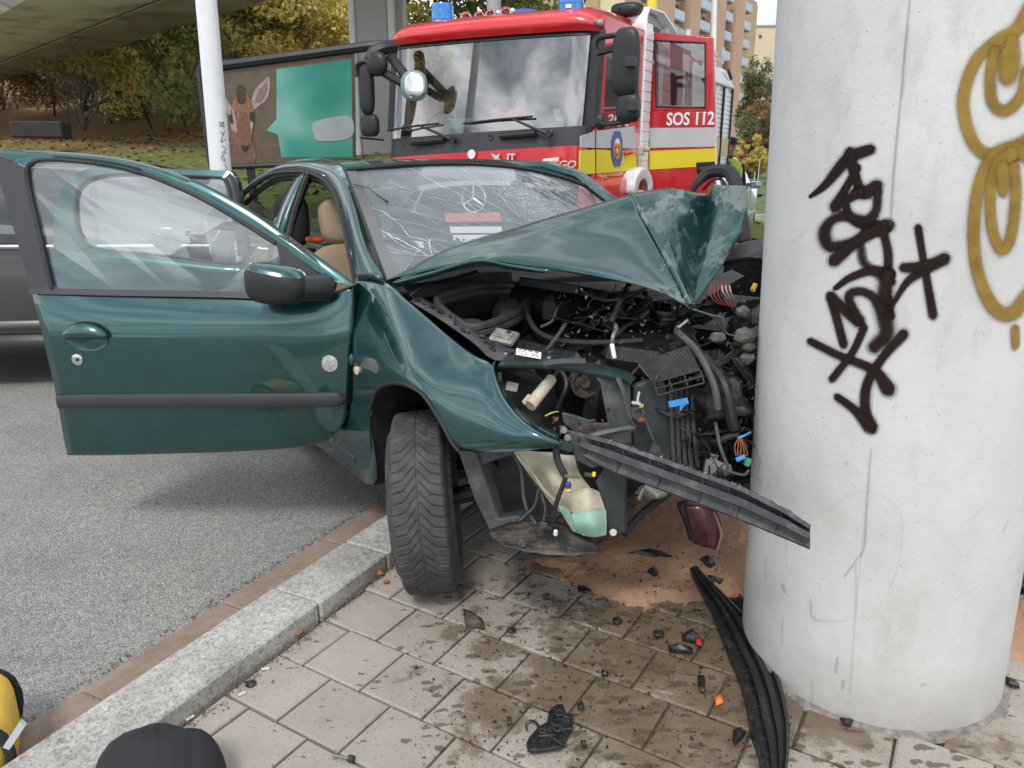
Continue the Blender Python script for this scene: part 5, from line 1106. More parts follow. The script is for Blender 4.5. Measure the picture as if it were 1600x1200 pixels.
# blue tape, blue wires, green plug by the pier
mb = MB(); axs = axes(wy(1076, 626, 1.98) - wy(1046, 632, 1.99), np.array([0, -1, .1])); mb.box(wy(1060, 629, 1.98), (.052, .017, .002), axs @ np.eye(3)); mb.prism([wy(a, b, 1.978) for a, b in ((1062, 634), (1072, 632), (1062, 643))], (0, .002, 0)); mb.build('blue_tape', bluetape, car)
mb = MB(); mb.box(wy(1157, 716, 1.93), (.026, .012, .011), rotm((0, 1, 0), -25), ch=.002); mb.build('blue_connector', bluetape, car)
mb = MB(); mb.box(wy(1168, 722, 1.95), (.016, .014, .022), rotm((0, 1, 0), 20), ch=.002); mb.build('green_connector', greenp, car)
mb = MB(); mb.tube(cr1([wy(*p) for p in ((1153, 685, 1.95), (1162, 681, 1.95), (1172, 676, 1.97))], 4), .0035, 5); mb.build('blue_wire', bluetape, car)
mb = MB(); 
for k in range(5): mb.tube(cr1([wy(1154 + k, 684, 1.95), wy(1148 + 5 * k, 697 + 3 * k, 1.94), wy(1150 + 3 * k, 712, 1.93)], 4), .0013, 4)
mb.build('orange_wire', M('faded_orange_wire', (.35, .12, .03), rough=.6, var=.1), car)
mb = MB(); 
for k in range(6): mb.tube(cr1([wy(1112 + 5 * k, 440, 2.15), wy(1110 + 6 * k, 460, 2.12), wy(1122 + 5 * k, 474 + k, 2.12), wy(1142 + k, 478, 2.14)], 5), .0022, 5)
mb.build('red_wire', M('dull_red_wire', (.16, .03, .03), rough=.6, var=.2), car)
mb = MB()
for k in range(3): mb.tube(cr1([wy(1128 + 6 * k, 446, 2.12), wy(1130 + 6 * k, 456, 2.1), wy(1136 + 5 * k, 466, 2.11)], 4), .0018, 4)
mb.build('pale_wire', M('pale_wire', (.4, .36, .33), rough=.6, var=.1), car)
mb = MB(); mb.box(wy(1178, 449, 2.1), (.012, .01, .024), rotm((0, 1, 0), 20), ch=.002); mb.build('yellow_plug', M('amber', (.6, .35, .03), rough=.4, var=.1), car)
# far front wing, black and folded, seen between bonnet and pier
mb = MB(); mb.grid(patch([[wy(1142, 386, 2.5), wy(1170, 378, 2.45), wy(1195, 376, 2.4)], [wy(1140, 400, 2.42), wy(1168, 392, 2.34), wy(1200, 388, 2.3)], [wy(1132, 412, 2.40), wy(1165, 404, 2.30), wy(1200, 408, 2.28)], [wy(1130, 425, 2.5), wy(1165, 412, 2.4), wy(1200, 420, 2.38)]], 5, 5)); mb.build('far_wing', blackp, car, ang=40, solid=.004)
# hoses
hoses = ((((820, 470, 2.66), (830, 505, 2.5), (850, 524, 2.42), (890, 534, 2.36), (950, 535, 2.3), (1005, 532, 2.26)), .009, rubber, 'hose'),
 (((955, 500, 2.3), (963, 512, 2.25), (958, 525, 2.2), (956, 540, 2.2)), .006, alu, 'bent_pipe'), (((956, 538, 2.14), (958, 548, 2.13), (960, 560, 2.12)), .0065, whitep, 'white_pipe'),
 (((985, 440, 2.4), (965, 480, 2.3), (955, 505, 2.25)), .009, bay, 'hose'), (((900, 450, 2.5), (950, 470, 2.4), (1010, 452, 2.36)), .007, bay, 'hose'),
 (((870, 640, 2.2), (885, 600, 2.25), (870, 570, 2.3)), .009, bay, 'hose'), (((885, 505, 2.4), (860, 540, 2.3), (845, 555, 2.25)), .006, greyp, 'cable'),
 (((1060, 520, 2.15), (1090, 550, 2.05), (1115, 600, 1.98), (1122, 640, 1.96)), .010, greyp, 'torn_edge'), (((1100, 560, 2.1), (1130, 600, 2.0), (1142, 650, 1.97), (1146, 670, 1.97)), .016, bay, 'stay'),
 (((1118, 660, 2.0), (1126, 700, 1.95), (1140, 735, 1.93)), .005, greyp, 'rod'), (((1082, 483, 2.1), (1110, 492, 2.08), (1130, 498, 2.06), (1137, 522, 2.06), (1180, 525, 2.06)), .0028, greyp, 'cable'),
 (((1060, 512, 2.1), (1075, 500, 2.1)), .004, alu, 'broken_rod'), (((1128, 733, 1.93), (1160, 742, 1.92), (1170, 735, 1.93)), .004, greyp, 'cable'), (((1120, 690, 1.98), (1150, 680, 1.97), (1165, 700, 1.96)), .010, bay, 'hose'))
for pts, r, mt, nm in hoses:
    mb = MB(); mb.tube(cr1([wy(*p) for p in pts], 6), r, 8); mb.build(nm, mt, car)
for x_, y_, Y_, s_ in ((1163, 525, 2.03, .028), (1122, 527, 2.03, .02), (1170, 541, 2.03, .018), (1160, 487, 2.1, .02), (1168, 560, 2.04, .02)):
    mb = MB(); G = blob(wy(x_, y_, Y_), (s_, s_ * .7, s_ * .8), 2.2, 14, 9)
    for row in G:
        for p in row: p += .006 * np.array([noise.noise(Vector(p * 60)), noise.noise(Vector(p * 70 + 5)), noise.noise(Vector(p * 65 + 9))])
    mb.grid(G, close=True); mb.build('casting_stub', M('dusty_casting', (.16, .15, .135), rough=.6, metal=.3, var=.4, vs=40, dirt=(.05, .045, .04), dirt_amt=.6, dirt_s=40, bump=.003, bs=120), car, ang=20)
for k in range(34):
    x_, y_ = random.uniform(850, 1165), random.uniform(455, 600); Y_ = random.uniform(2.3, 2.6) if y_ < 560 else random.uniform(2.15, 2.4)
    P_ = [wy(x_, y_, Y_)]; d_ = np.array([random.gauss(0, 1), random.gauss(0, .5), random.gauss(-.2, .6)])
    if x_ < 1000 and y_ > 560: continue
    for _ in range(4): d_ = d_ + .5 * np.array([random.gauss(0, 1), random.gauss(0, .4), random.gauss(0, .6)]); P_.append(P_[-1] + d_ / np.linalg.norm(d_) * .045)
    P_ = [p for p in P_ if np.hypot(p[0] - PC[0], p[1] - PC[1]) > PR + .03 and p[2] < .93 + .1 * (p[1] - 2.1)]
    if len(P_) < 3: continue
    mb = MB(); mb.tube(cr1(P_, 5), random.choice((.005, .007, .010, .013)), 7); mb.build('hose', random.choice((soot, soot, darkp)), car)
# crushed plates filling the corner against the pier (each a torn sheet)
def sheet(c_, su, sv, u, v, amp, n=7):
    G = []; u = np.array(u, float); v = np.array(v, float); u /= np.linalg.norm(u); v /= np.linalg.norm(v); nn = np.cross(u, v); sd_ = random.uniform(0, 99)
    for i in range(n):
        row = []
        for j in range(n):
            a, b = (i / (n - 1) - .5), (j / (n - 1) - .5); e_ = 1 + .35 * noise.noise((a * 3 + sd_, b * 3, 0)) * (abs(a) > .3 or abs(b) > .3)
            row.append(c_ + u * a * su * e_ + v * b * sv * e_ + nn * amp * (noise.noise((a * 4 + sd_, b * 4, 3)) * 1.6 + .4 * noise.noise((a * 11, b * 11 + sd_, 3))))
        G.append(row)
    return G
def rv(): return np.array([random.gauss(0, 1) for _ in range(3)])
for i in range(58):
    x_, y_ = random.uniform(1040, 1182), random.uniform(430, 760)
    if x_ < 1110 and y_ < 490: continue
    if i > 40: x_, y_ = random.uniform(860, 1090), random.uniform(492, 590)
    x_ = min(x_, 1162); Y_ = random.uniform(2.05, 2.4) if x_ < 1100 else random.uniform(2.0, 2.2)
    if i > 40: Y_ = random.uniform(2.35, 2.6)
    if y_ < 500: Y_ = max(Y_, 2.3)
    if i <= 40 and y_ < 455: continue
    P_ = wy(x_, y_, Y_)
    if np.hypot(P_[0] - PC[0], P_[1] - PC[1]) < PR + .02: continue
    mb = MB(); mb.grid(sheet(P_, random.uniform(.07, .20), random.uniform(.04, .13), rv(), rv(), .010)); mb.build('crushed_plate', random.choice([soot, soot, soot, darkp]), car, ang=22, solid=.002)
cb = MB()
for i in range(70):
    x_, y_ = random.uniform(870, 1180), random.uniform(440, 740)
    if y_ > 600 and x_ < 1050: continue
    p = wy(x_, y_, random.uniform(2.0, 2.45) if y_ > 585 else random.uniform(2.4, 2.6)); P_ = [p]
    if np.hypot(p[0] - PC[0], p[1] - PC[1]) < PR + .06: continue
    d_ = rv(); 
    for k in range(5): d_ = d_ * .6 + rv() * .8; P_.append(P_[-1] + d_ / np.linalg.norm(d_) * .022)
    cb.tube(cr1(P_, 3), random.choice([.0015, .002, .003]), 4)
cb.build('wiring_tangle', rubber, car, kind='stuff')
sm = MB()
for i in range(420):     # small torn bits and grit caught in the wreck
    x_, y_ = random.uniform(850, 1180), random.uniform(445, 745)
    if y_ > 600 and x_ < 1040: continue
    p = wy(x_, y_, random.uniform(2.0, 2.3)); s_ = random.uniform(.001, .005)
    if np.hypot(p[0] - PC[0], p[1] - PC[1]) < PR + .01: continue
    sm.add([p + rv() * s_ for _ in range(4)], [(0, 1, 2), (0, 2, 3), (0, 3, 1), (1, 3, 2)])
sm.build('wreck_crumbs', greyp, car, kind='stuff', ang=0)
# washer tank: crumpled cream upper, mint fluid lower
tk = [[(800, 703, 2.10), (850, 706, 2.06), (898, 712, 2.05)], [(822, 735, 2.06), (862, 735, 1.99), (905, 738, 2.03)], [(850, 772, 2.04), (885, 770, 1.96), (925, 765, 2.02)], [(872, 800, 2.03), (905, 800, 1.94), (944, 798, 2.0)]]
G = patch(cyg(tk), 5, 6)
for row in G:
    for p in row: p += .007 * np.array([0, 1, 0]) * noise.noise(Vector(p * 24))
mb = MB(); mb.grid(G); tank = mb.build('washer_tank', creamp, car, ang=40)
tk = [[(893, 770, 1.955), (918, 762, 1.94), (936, 768, 1.97)], [(893, 795, 1.95), (920, 795, 1.925), (946, 798, 1.965)], [(900, 820, 1.95), (925, 820, 1.925), (947, 820, 1.965)], [(912, 836, 1.965), (930, 837, 1.95), (946, 835, 1.97)]]
mb = MB(); mb.grid(patch(cyg(tk), 5, 5)); tl_ = mb.build('tank_lobe', creamp, tank, ang=50)
mb = MB(); mb.grid(patch(cyg([[(893, 803, 1.935), (920, 799, 1.91), (947, 796, 1.95)], [(898, 820, 1.935), (925, 820, 1.908), (948, 818, 1.95)], [(910, 837, 1.952), (930, 839, 1.935), (947, 836, 1.958)]]), 5, 5)); mb.build('tank_fluid', mint, tank, ang=50)
mb = MB(); mb.grid(patch(cyg([[(872, 790, 1.985), (888, 792, 1.97)], [(880, 806, 1.98), (894, 806, 1.965)], [(895, 830, 1.98), (908, 835, 1.97)]]), 4, 4)); mb.build('tank_fluid', mint, tank)
mb = MB(); mb.tube(cr1([wy(*p) for p in ((803, 702, 2.03), (830, 735, 2.0), (850, 765, 1.98), (868, 783, 1.97))], 6), .004, 6); mb.build('moulded_seam', creamp, tank)
# wiring loom with yellow and blue plugs
mb = MB(); mb.tube(cr1([wy(*p) for p in ((868, 700, 1.93), (872, 722, 1.92), (882, 742, 1.91), (882, 752, 1.91), (872, 778, 1.92), (866, 800, 1.94), (864, 815, 1.95))], 6), [.010] * 13 + [.007] * 24, 8); loom = mb.build('wiring_loom', rubber, car)
mb = MB(); mb.tube([wy(882, 744, 1.90), wy(908, 745, 1.90)], .005, 8); mb.build('loom_branch', M('striped_sleeve', (.10, .12, .05), rough=.6, var=.6, vs=120), loom)
mb = MB(); mb.box(wy(920, 742, 1.90), (.024, .009, .011), rotm((0, 1, 0), 8), ch=.002); mb.build('grey_plug', greyp, loom)
mb = MB(); mb.box(wy(928, 741, 1.895), (.009, .010, .013), rotm((0, 1, 0), 8), ch=.002); mb.build('yellow_plug', yellowp, loom)
mb = MB(); mb.box(wy(888, 758, 1.89), (.016, .012, .017), ch=.003); mb.build('blue_plug', M('deep_blue', (.015, .05, .25), rough=.4, var=.1), loom)
mb = MB(); mb.box(wy(888, 766, 1.888), (.012, .010, .006), ch=.002); mb.build('yellow_plug', yellowp, loom)
for pts, r, mt in ((((800, 705, 2.0), (814, 735, 1.99), (818, 775, 1.98), (825, 800, 1.97), (837, 818, 1.96)), .0045, greyp), (((842, 765, 1.99), (836, 790, 1.97), (822, 805, 1.96), (811, 815, 1.95)), .006, bay), (((845, 770, 1.99), (852, 795, 1.97), (849, 815, 1.96)), .0035, greyp), (((815, 730, 2.02), (850, 775, 2.0)), .004, bay)):
    mb = MB(); mb.tube(cr1([wy(*p) for p in pts], 6), r, 6); mb.build('cable', mt, loom)
mb = MB(); mb.box(wy(849, 819, 1.95), (.02, .012, .012), rotm((0, 1, 0), 15), ch=.002); mb.build('grey_plug', greyp, loom)
# lower grey fog-lamp frame and black liner wedge behind the wheel front
fl = MB()
fr_o = [(716, 706), (728, 712), (760, 708), (800, 702)]; 
fl.prism([wy(a, b, 2.08) for a, b in ((716, 706), (742, 704), (762, 760), (778, 812), (812, 806), (822, 822), (782, 848), (768, 836), (740, 778))], (.02, .05, 0)); fl.build('fog_lamp_frame', greyp, car, bevel=.004)
mb = MB(); mb.prism([wy(a, b, 2.10) for a, b in ((716, 706), (742, 704), (800, 702), (800, 712), (765, 722), (745, 735))], (.0, .04, 0)); mb.build('fog_lamp_top', greyp, car, bevel=.003)
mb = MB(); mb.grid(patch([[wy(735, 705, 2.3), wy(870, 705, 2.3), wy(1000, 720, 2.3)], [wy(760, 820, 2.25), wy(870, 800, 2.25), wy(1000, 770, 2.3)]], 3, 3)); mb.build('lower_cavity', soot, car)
ut = [[wy(760, 830, 2.02), wy(820, 815, 2.06), wy(880, 820, 2.05), wy(925, 845, 2.0)], [wy(772, 842, 1.93), wy(830, 838, 1.93), wy(885, 842, 1.93), wy(935, 860, 1.92)], [wy(785, 852, 1.86), wy(830, 864, 1.84), wy(885, 869, 1.84), wy(938, 866, 1.86)]]
G = patch(ut, 6, 6)
for row in G:
    for p in row: p += .006 * np.array([0, 0, 1]) * noise.noise(Vector(p * 30))
mb = MB(); mb.grid(G); mb.build('undertray', M('dusty_undertray', (.025, .024, .022), rough=.6, var=.4, vs=12, dirt=(.22, .18, .15), dirt_amt=.5, dirt_s=11), car, ang=30, solid=.004)
mb = MB(); mb.lathe([(.001, .012), (.006, .012), (.007, 0), (.012, -.004), (.014, -.02)], wy(817, 850, 1.86), (.1, -.9, .3), 16); mb.build('towing_eye', greyp, car)
mb = MB(); mb.lathe([(.0005, .014), (.005, .014), (.006, 0)], wy(868, 835, 1.85), (0, -.4, 1), 12); mb.build('white_clip', whitep, car)
mb = MB(); mb.prism([wy(a, b, 1.97) for a, b in ((945, 730), (976, 742), (977, 832), (952, 839), (947, 800), (930, 752))], (.01, .02, 0)); hng = mb.build('tow_bracket', radm, car, bevel=.003)
mb = MB(); mb.lathe([(.0005, .004), (.009, .004), (.011, 0)], wy(958, 832, 1.962), (0, -1, .1), 16); mb.build('pale_bolt', M('pale_bolt', (.6, .57, .52), rough=.5, var=.1), hng)
mb = MB(); mb.tube(cr1([wy(*p) for p in ((995, 770, 2.02), (1010, 762, 2.0), (1030, 775, 1.98))], 5), [.006] * 5 + [.012] * 6, 8); mb.tube([wy(998, 780, 2.0), wy(1004, 766, 2.0), wy(1012, 760, 2.0)], .006, 6); mb.build('pump_stub', alu, car)
mb = MB(); mb.grid(blob(wy(1020, 768, 2.05), (.045, .03, .02), 2.2, 16, 10), close=True); mb.build('compressor', M('grey_brown_cast', (.16, .14, .11), rough=.6, var=.3, vs=20), car)
mb = MB(); mb.tube(cr1([wy(*p) for p in ((975, 835, 2.02), (1000, 805, 2.06), (1045, 770, 2.1), (1060, 760, 2.1))], 5), [.012] * 16, 6); mb.build('subframe_arm', soot, car)
# dark red lamp cover hanging down to the sand
mb = MB(); mb.grid(patch([[wy(1072, 788, 2.0), wy(1092, 790, 1.98), wy(1115, 797, 2.0)], [wy(1080, 820, 2.0), wy(1100, 822, 1.97), wy(1124, 825, 2.0)], [wy(1086, 846, 2.0), wy(1104, 852, 1.98), wy(1120, 860, 2.0)]], 5, 5)); lc = mb.build('lamp_cover', M('dark_red_lens', (.055, .008, .012), rough=.3, coat=.6, var=.4, vs=30), car, ang=30, solid=.01)
mb = MB(); mb.tube(cr1([wy(*p) for p in ((1113, 797, 1.99), (1124, 822, 1.985), (1127, 838, 1.98), (1120, 862, 1.985))], 5), .004, 6); mb.build('lamp_rim', M('dusty_rim', (.2, .16, .13), rough=.7, var=.2), lc)
mb = MB(); mb.tube(cr1([wy(*p) for p in ((1066, 785, 2.02), (1078, 815, 2.01), (1086, 842, 2.0))], 4), .018, 7); mb.build('lamp_housing', soot, lc)
# ---- bumper carrier: ribbed bar torn off at the far end, crossing in front of the pier
b0, b1 = wy(893, 690, 1.98), wy(1262, 832, 1.52)
ub = (b1 - b0) / np.linalg.norm(b1 - b0)
def sect(t):
    """profile across the bar at t (0..1): px centre line"""
    top = cr1([(895, 672), (960, 702), (1060, 745), (1160, 778), (1232, 805), (1262, 822)], 1)
    x = 893 + (1266 - 893) * t
    yt = np.interp(x, [893, 960, 1060, 1160, 1233, 1240, 1266], [674, 690, 726, 762, 800, 806, 822]); yb = np.interp(x, [893, 930, 960, 1060, 1160, 1240, 1266], [702, 722, 737, 774, 812, 845, 856])
    Y = 1.99 + (1.52 - 1.99) * t
    return x, yt, yb, Y
G = []; nT = 80
for i in range(nT + 1):
    t = i / nT; x, yt, yb, Y = sect(t); row = []
    jag = 2.2 * noise.noise((t * 40, 0, 0))
    for f, dy in ((0, .045), (.03, .0), (.10, -.004), (.12, .014), (.36, .014), (.38, -.012), (.56, -.016), (.58, -.004), (.60, .006), (.80, .004), (.97, -.004), (1.0, .0), (1.0, .04)):
        row.append(wy(x, yt + (yb - yt) * f + (jag if f < .06 else 0), Y + dy))
    G.append(row)
beamM = M('bumper_beam_plastic', (.045, .048, .054), rough=.5, var=.2, vs=18, dirt=(.15, .15, .15), dirt_amt=.45, dirt_s=20, bump=.001, bs=80)
mb = MB(); mb.grid(G); beam = mb.build('bumper_carrier', beamM, car, ang=25, solid=.004, offset=1)
for t in (.12, .22, .33, .44, .55, .66, .77, .88):
    x, yt, yb, Y = sect(t); mb = MB(); mb.tube([wy(x, yt + (yb - yt) * .11, Y + .0), wy(x, yt + (yb - yt) * .38, Y + .002)], .0025, 4); mb.build('stiffening_rib', beamM, beam)
for t in (.2, .37, .54, .7, .86):
    x, yt, yb, Y = sect(t); mb = MB(); mb.tube([wy(x, yt + (yb - yt) * .6, Y - .0), wy(x - 5, yt + (yb - yt) * .98, Y - .004)], .0022, 4); mb.build('stiffening_rib', beamM, beam)
fz = MB()
for i in range(110):
    t = random.random() ** .8 * .86; x, yt, yb, Y = sect(t); p = wy(x, yt + random.uniform(-1, 2.5), Y + random.uniform(-.005, .03)); fz.add([p + rv() * .0032 for _ in range(4)], [(0, 1, 2), (0, 2, 3), (0, 3, 1), (1, 3, 2)])
fz.build('frayed_edge', M('scuffed_grey', (.22, .22, .22), rough=.8, var=.4, vs=90), beam, kind='stuff', ang=0)
mb = MB(); mb.prism([wy(a, b, 1.96) for a, b in ((884, 672), (905, 678), (945, 690), (952, 702), (940, 728), (925, 732), (900, 720), (893, 700))], (.0, .012, 0)); bk = mb.build('mounting_plate', greyp, beam, bevel=.003)
mb = MB(); mb.lathe([(.0005, 0), (.0135, 0)], wy(917, 700, 1.957), (0, -1, .05), 18); mb.build('hole', M('teal_hole', (.02, .05, .055), rough=.5, var=.1), bk)
mb = MB(); mb.lathe([(.0005, 0), (.0075, 0)], wy(905, 688, 1.957), (0, -1, .05), 14); mb.build('hole', blackprint, bk)
for x_, y_ in ((881, 672), (887, 684)):
    mb = MB(); mb.lathe([(.0005, .006), (.0035, .006), (.004, .002), (.009, .002), (.010, -.004)], wy(x_, y_, 1.93), (0, -1, .1), 14); mb.build('bolt', steel, beam)
mb = MB(); mb.tube([wy(922, 694, 1.95), wy(926, 706, 1.95), wy(925, 712, 1.95)], .0028, 5); mb.build('bright_scratch', chrome, bk)
mb = MB(); mb.prism([wy(a, b, 1.93) for a, b in ((862, 688), (885, 690), (898, 700), (893, 708), (868, 702))], (0, .02, 0)); mb.build('wing_tip_bracket', paint_in, car, bevel=.003)
# dirt and rust lying on the cross member
mb = MB()
for i in range(50):
    p = wy(random.uniform(860, 945), random.uniform(655, 675), 2.02); mb.add([p + rv() * .004 for _ in range(4)], [(0, 1, 2), (0, 2, 3), (0, 3, 1), (1, 3, 2)])
mb.build('rust_crumbs', M('rust_crumb', (.12, .06, .04), rough=.9, var=.5, vs=100), car, kind='stuff', ang=0)
mb = MB(); mb.tube(cr1([wy(*p) for p in ((852, 650, 2.0), (862, 645, 2.0), (872, 643, 2.02))], 4), .0022, 5); mb.build('yellow_wire', M('lime_wire', (.45, .5, .08), rough=.5, var=0), car)
# ---- front wheel, steered towards the camera
Wc = np.array([-.285, 2.345, .300]); AX = np.array([1, .06, 0.075]); AX /= np.linalg.norm(AX)
e1 = np.cross(AX, [0, 1, 0]); e1 /= np.linalg.norm(e1); e2 = np.cross(AX, e1)
nA, nC = 900, 64; RO = .302; HW = .092
def tyre_r(s):      # s in -1..1 across
    a = abs(s)
    if a <= .80: return RO - .004 * (a / .8) ** 2
    k = (a - .8) / .2; return RO - .004 - .05 * k ** 1.6
G = np.zeros((nC + 1, nA, 3)); prof = []
sv_ = np.linspace(-1, 1, nC - 9); PR_ = [(s * HW * (1.0), tyre_r(s)) for s in sv_]
PR_ = [(-HW * .80, .185), (-HW * 1.0, .200), (-HW * 1.10, .222), (-HW * 1.10, .238)] + PR_ + [(HW * 1.10, .238), (HW * 1.10, .222), (HW * 1.0, .200), (HW * .80, .185)]
ths = np.linspace(0, 2 * math.pi, nA, endpoint=False); NP_ = 58
rows_ = []
for x_, r_ in PR_:
    s = x_ / HW; a = abs(s); rr_ = np.full(nA, r_)
    if a < 1.01 and r_ > .24:
        # directional V grooves, staggered left and right; shallow and worn
        ph = ths * NP_ / (2 * math.pi) - (.0 if s > 0 else .5) - np.where(a < .45, a * 3.4, .45 * 3.4 + (a - .45) * .7)
        fr2 = np.abs((ph % 1) - .5); g_ = np.clip((.085 - fr2) / .05, 0, 1) * (a > .05)
        ph2 = ph * 1 + .5; fr3 = np.abs((ph2 % 1) - .5); g2 = np.clip((.035 - fr3) / .03, 0, 1) * (a > .35) * .5
        rr_ = rr_ - .0048 * g_ - .0028 * g2 - (.003 if a < .02 else 0) - (.0016 if abs(a - .80) < .02 else 0)
    rows_.append(Wc + AX * x_ + np.cos(ths)[:, None] * e1 * rr_[:, None] + np.sin(ths)[:, None] * e2 * rr_[:, None])
rows_ = np.array(rows_)
for row in rows_: row[:, 2] = np.maximum(row[:, 2], .002)
mb = MB(); mb.grid(rows_, close=True)
wheel = mb.build('front_wheel', tyrem, car, ang=50)
mb = MB(); mb.lathe([(.185, -.07), (.17, -.06), (.165, .0), (.17, .06), (.187, .074)], Wc, AX, 48); mb.lathe([(.001, -.05), (.06, -.055), (.08, -.03), (.165, -.02)], Wc, AX, 32); mb.build('rim', steel, wheel)
mb = MB(); mb.lathe([(.04, .0), (.12, .03), (.12, .045), (.04, .05)], Wc, AX, 30); mb.tube([Wc + AX * .05, Wc + AX * .5 + np.array([0, .05, .04])], .03, 10); mb.build('brake_and_shaft', soot, wheel)
rw = cw(-2.442, .02, .26); m_ = MB(); m_.lathe([(.18, -.08), (.27, -.085), (.295, -.06), (.30, 0), (.295, .06), (.27, .085), (.18, .08)], rw, CF.l, 40); rwo = m_.build('rear_wheel', tyrem, car); m_ = MB(); m_.lathe([(.001, -.06), (.05, -.07), (.17, -.06), (.185, -.075)], rw, CF.l, 32); m_.build('rim', steel, rwo)
rw = cw(-2.442, 1.42, .26); m_ = MB(); m_.lathe([(.001, .08), (.18, .08), (.27, .085), (.295, .06), (.30, 0), (.295, -.06), (.27, -.085), (.18, -.08)], rw, CF.l, 40); m_.build('rear_wheel', tyrem, car)
print('bay ok')
# ================================================================== FIRE ENGINE
fe = thing('fire_engine', 'red and white fire engine lettered SOS 112, rear cab door open, behind the wreck', 'fire engine', tw(2.8, 1.1, RZ))
RT = np.stack([TF.h, TF.l, [0, 0, 1]], axis=1)
rt_, lf_ = -TF.l, TF.l       # to the viewer's right / left along the front
FZ = 2.2                      # cab width
def tbox(a, s, z, sz, ch=.01, R=None): m = MB(); m.box(tw(a, s, z), sz, RT if R is None else RT @ R, ch=ch); return m
def fr(rows): return [[tw(*p) for p in r] for r in rows]
# front red panel, gently bowed, wrapping into the corners
def bowed(z0, z1, a0, a1, mat, name, par, bow=.09, nz_=4, s0=.0, s1=FZ, off=0.0, ang=50, solid=0):
    G = []
    for k in range(nz_ + 1):
        t = k / nz_; z = z0 + (z1 - z0) * t; a = a0 + (a1 - a0) * t; row = []
        for s in np.linspace(s0, s1, 25):
            u = (s - FZ / 2) / (FZ / 2); zs = z - .045 * s * min(1.2, max(0, (2.43 - z) / .8)); corner = max(0, (abs(u) - .86) / .14) ** 2 * .10
            row.append(tw(a - bow * (1 - u * u) + corner + off, s, zs))
        G.append(row)
    m = MB(); m.grid(G); return m.build(name, mat, par, ang=ang, solid=solid)
bowed(1.29, 1.50, .02, .02, redtruck, 'front_panel', fe)
bowed(1.50, 1.66, .02, .05, trim, 'cowl_panel', fe, off=.006)
grille = bowed(.70, 1.29, .02, .02, M('grille_black', (.015, .016, .018), rough=.5, var=.2), 'grille', fe, off=.01)
for z in (.78, .86, .94, 1.02, 1.10, 1.18, 1.26):
    bowed(z, z + .02, .0, .0, trim, 'grille_bar', grille, off=-.005, nz_=1)
bowed(.10, .70, -.02, -.02, white, 'front_bumper', fe, off=-.08)
# windscreen and inside
zz0, zz1 = 1.66, 2.42
truck_glass = glass('truck_windscreen', (.48, .56, .54), ior=1.5, alpha_lo=.24, boost=1.3, rough=.015)
bowed(zz0, zz1, .055, .19, truck_glass, 'windscreen', fe, s0=.09, s1=FZ - .09, nz_=6)
for s in (.045, FZ - .045):
    m = MB(); m.prism([tw(.10, s - .06, zz0 - .02), tw(.10, s + .06, zz0 - .02), tw(.22, s + .05, zz1 + .03), tw(.22, s - .05, zz1 + .03)], TF.h * .10); m.build('screen_post', blackp, fe, bevel=.01)
bowed(zz1 - .02, zz1 + .02, .175, .19, blackp, 'top_seal', fe, off=-.004, nz_=1)
m = tbox(.75, FZ / 2, 1.62, (1.2, FZ - .2, .05)); m.build('dash_top', trim, fe)
m = tbox(1.33, FZ / 2, 2.0, (.06, FZ - .1, .9)); m.build('cab_back_wall', M('cab_lining', (.16, .17, .17), rough=.8, var=.1), fe)
m = tbox(.72, .03, 1.3, (1.3, .04, .7)); m.build('cab_inner_floor', darkp, fe)
for s in (.55, 1.55):
    m = tbox(1.05, s, 1.85, (.18, .48, .75), .06); so = m.build('crew_seat', M('crew_seat_cloth', (.05, .05, .06), rough=.9, var=.2), fe)
for dx, r in ((0, .085), (.14, .06), (.22, .075)):
    m = MB(); G = blob(tw(.42, 1.12 - dx, 1.72 + r * .6), (r, r * .8, r * 1.1), 2.2, 14, 9); m.grid(G, close=True); m.build('red_bag', M('bright_red_cloth', (.75, .04, .05), rough=.6, var=.15), fe)
m = tbox(.16, 1.42, 1.70, (.03, .30, .09)); m.build('windscreen_card', M('pale_green_card', (.35, .55, .5), rough=.6, var=.05), fe)
m = MB(); m.prism([tw(.05, s, z) for s, z in ((.27, 1.70), (.33, 1.70), (.37, 1.80), (.31, 1.80))], TF.h * .01); m.build('screen_sticker', M('vignette', (.5, .65, .68), rough=.5, var=.1), fe)
m = MB(); m.tube([tw(.38, 1.78, 1.68) + .17 * (math.cos(a) * TF.l + math.sin(a) * (np.array([0, 0, .85]) + TF.h * .5)) for a in np.linspace(0, 2 * math.pi, 24)], .014, 6); m.build('steering_wheel', blackp, fe)
# roof cap
G = []
for a, z in ((.155, 2.43), (.12, 2.50), (.17, 2.575), (.35, 2.64), (.7, 2.68), (1.45, 2.70)):
    row = []
    for s in np.linspace(0.0, FZ, 25):
        u = (s - 1.1) / 1.1; f = max(0, (abs(u) - .8) / .2); row.append(tw(a - .09 * (1 - u * u) + .05 * f * f, s, z - .13 * f ** 2 * ((z - 2.40) / .3)))
    G.append(row)
m = MB(); m.grid(patch(G, 4, 1)); m.build('roof_cap', redtruck, fe, ang=60)
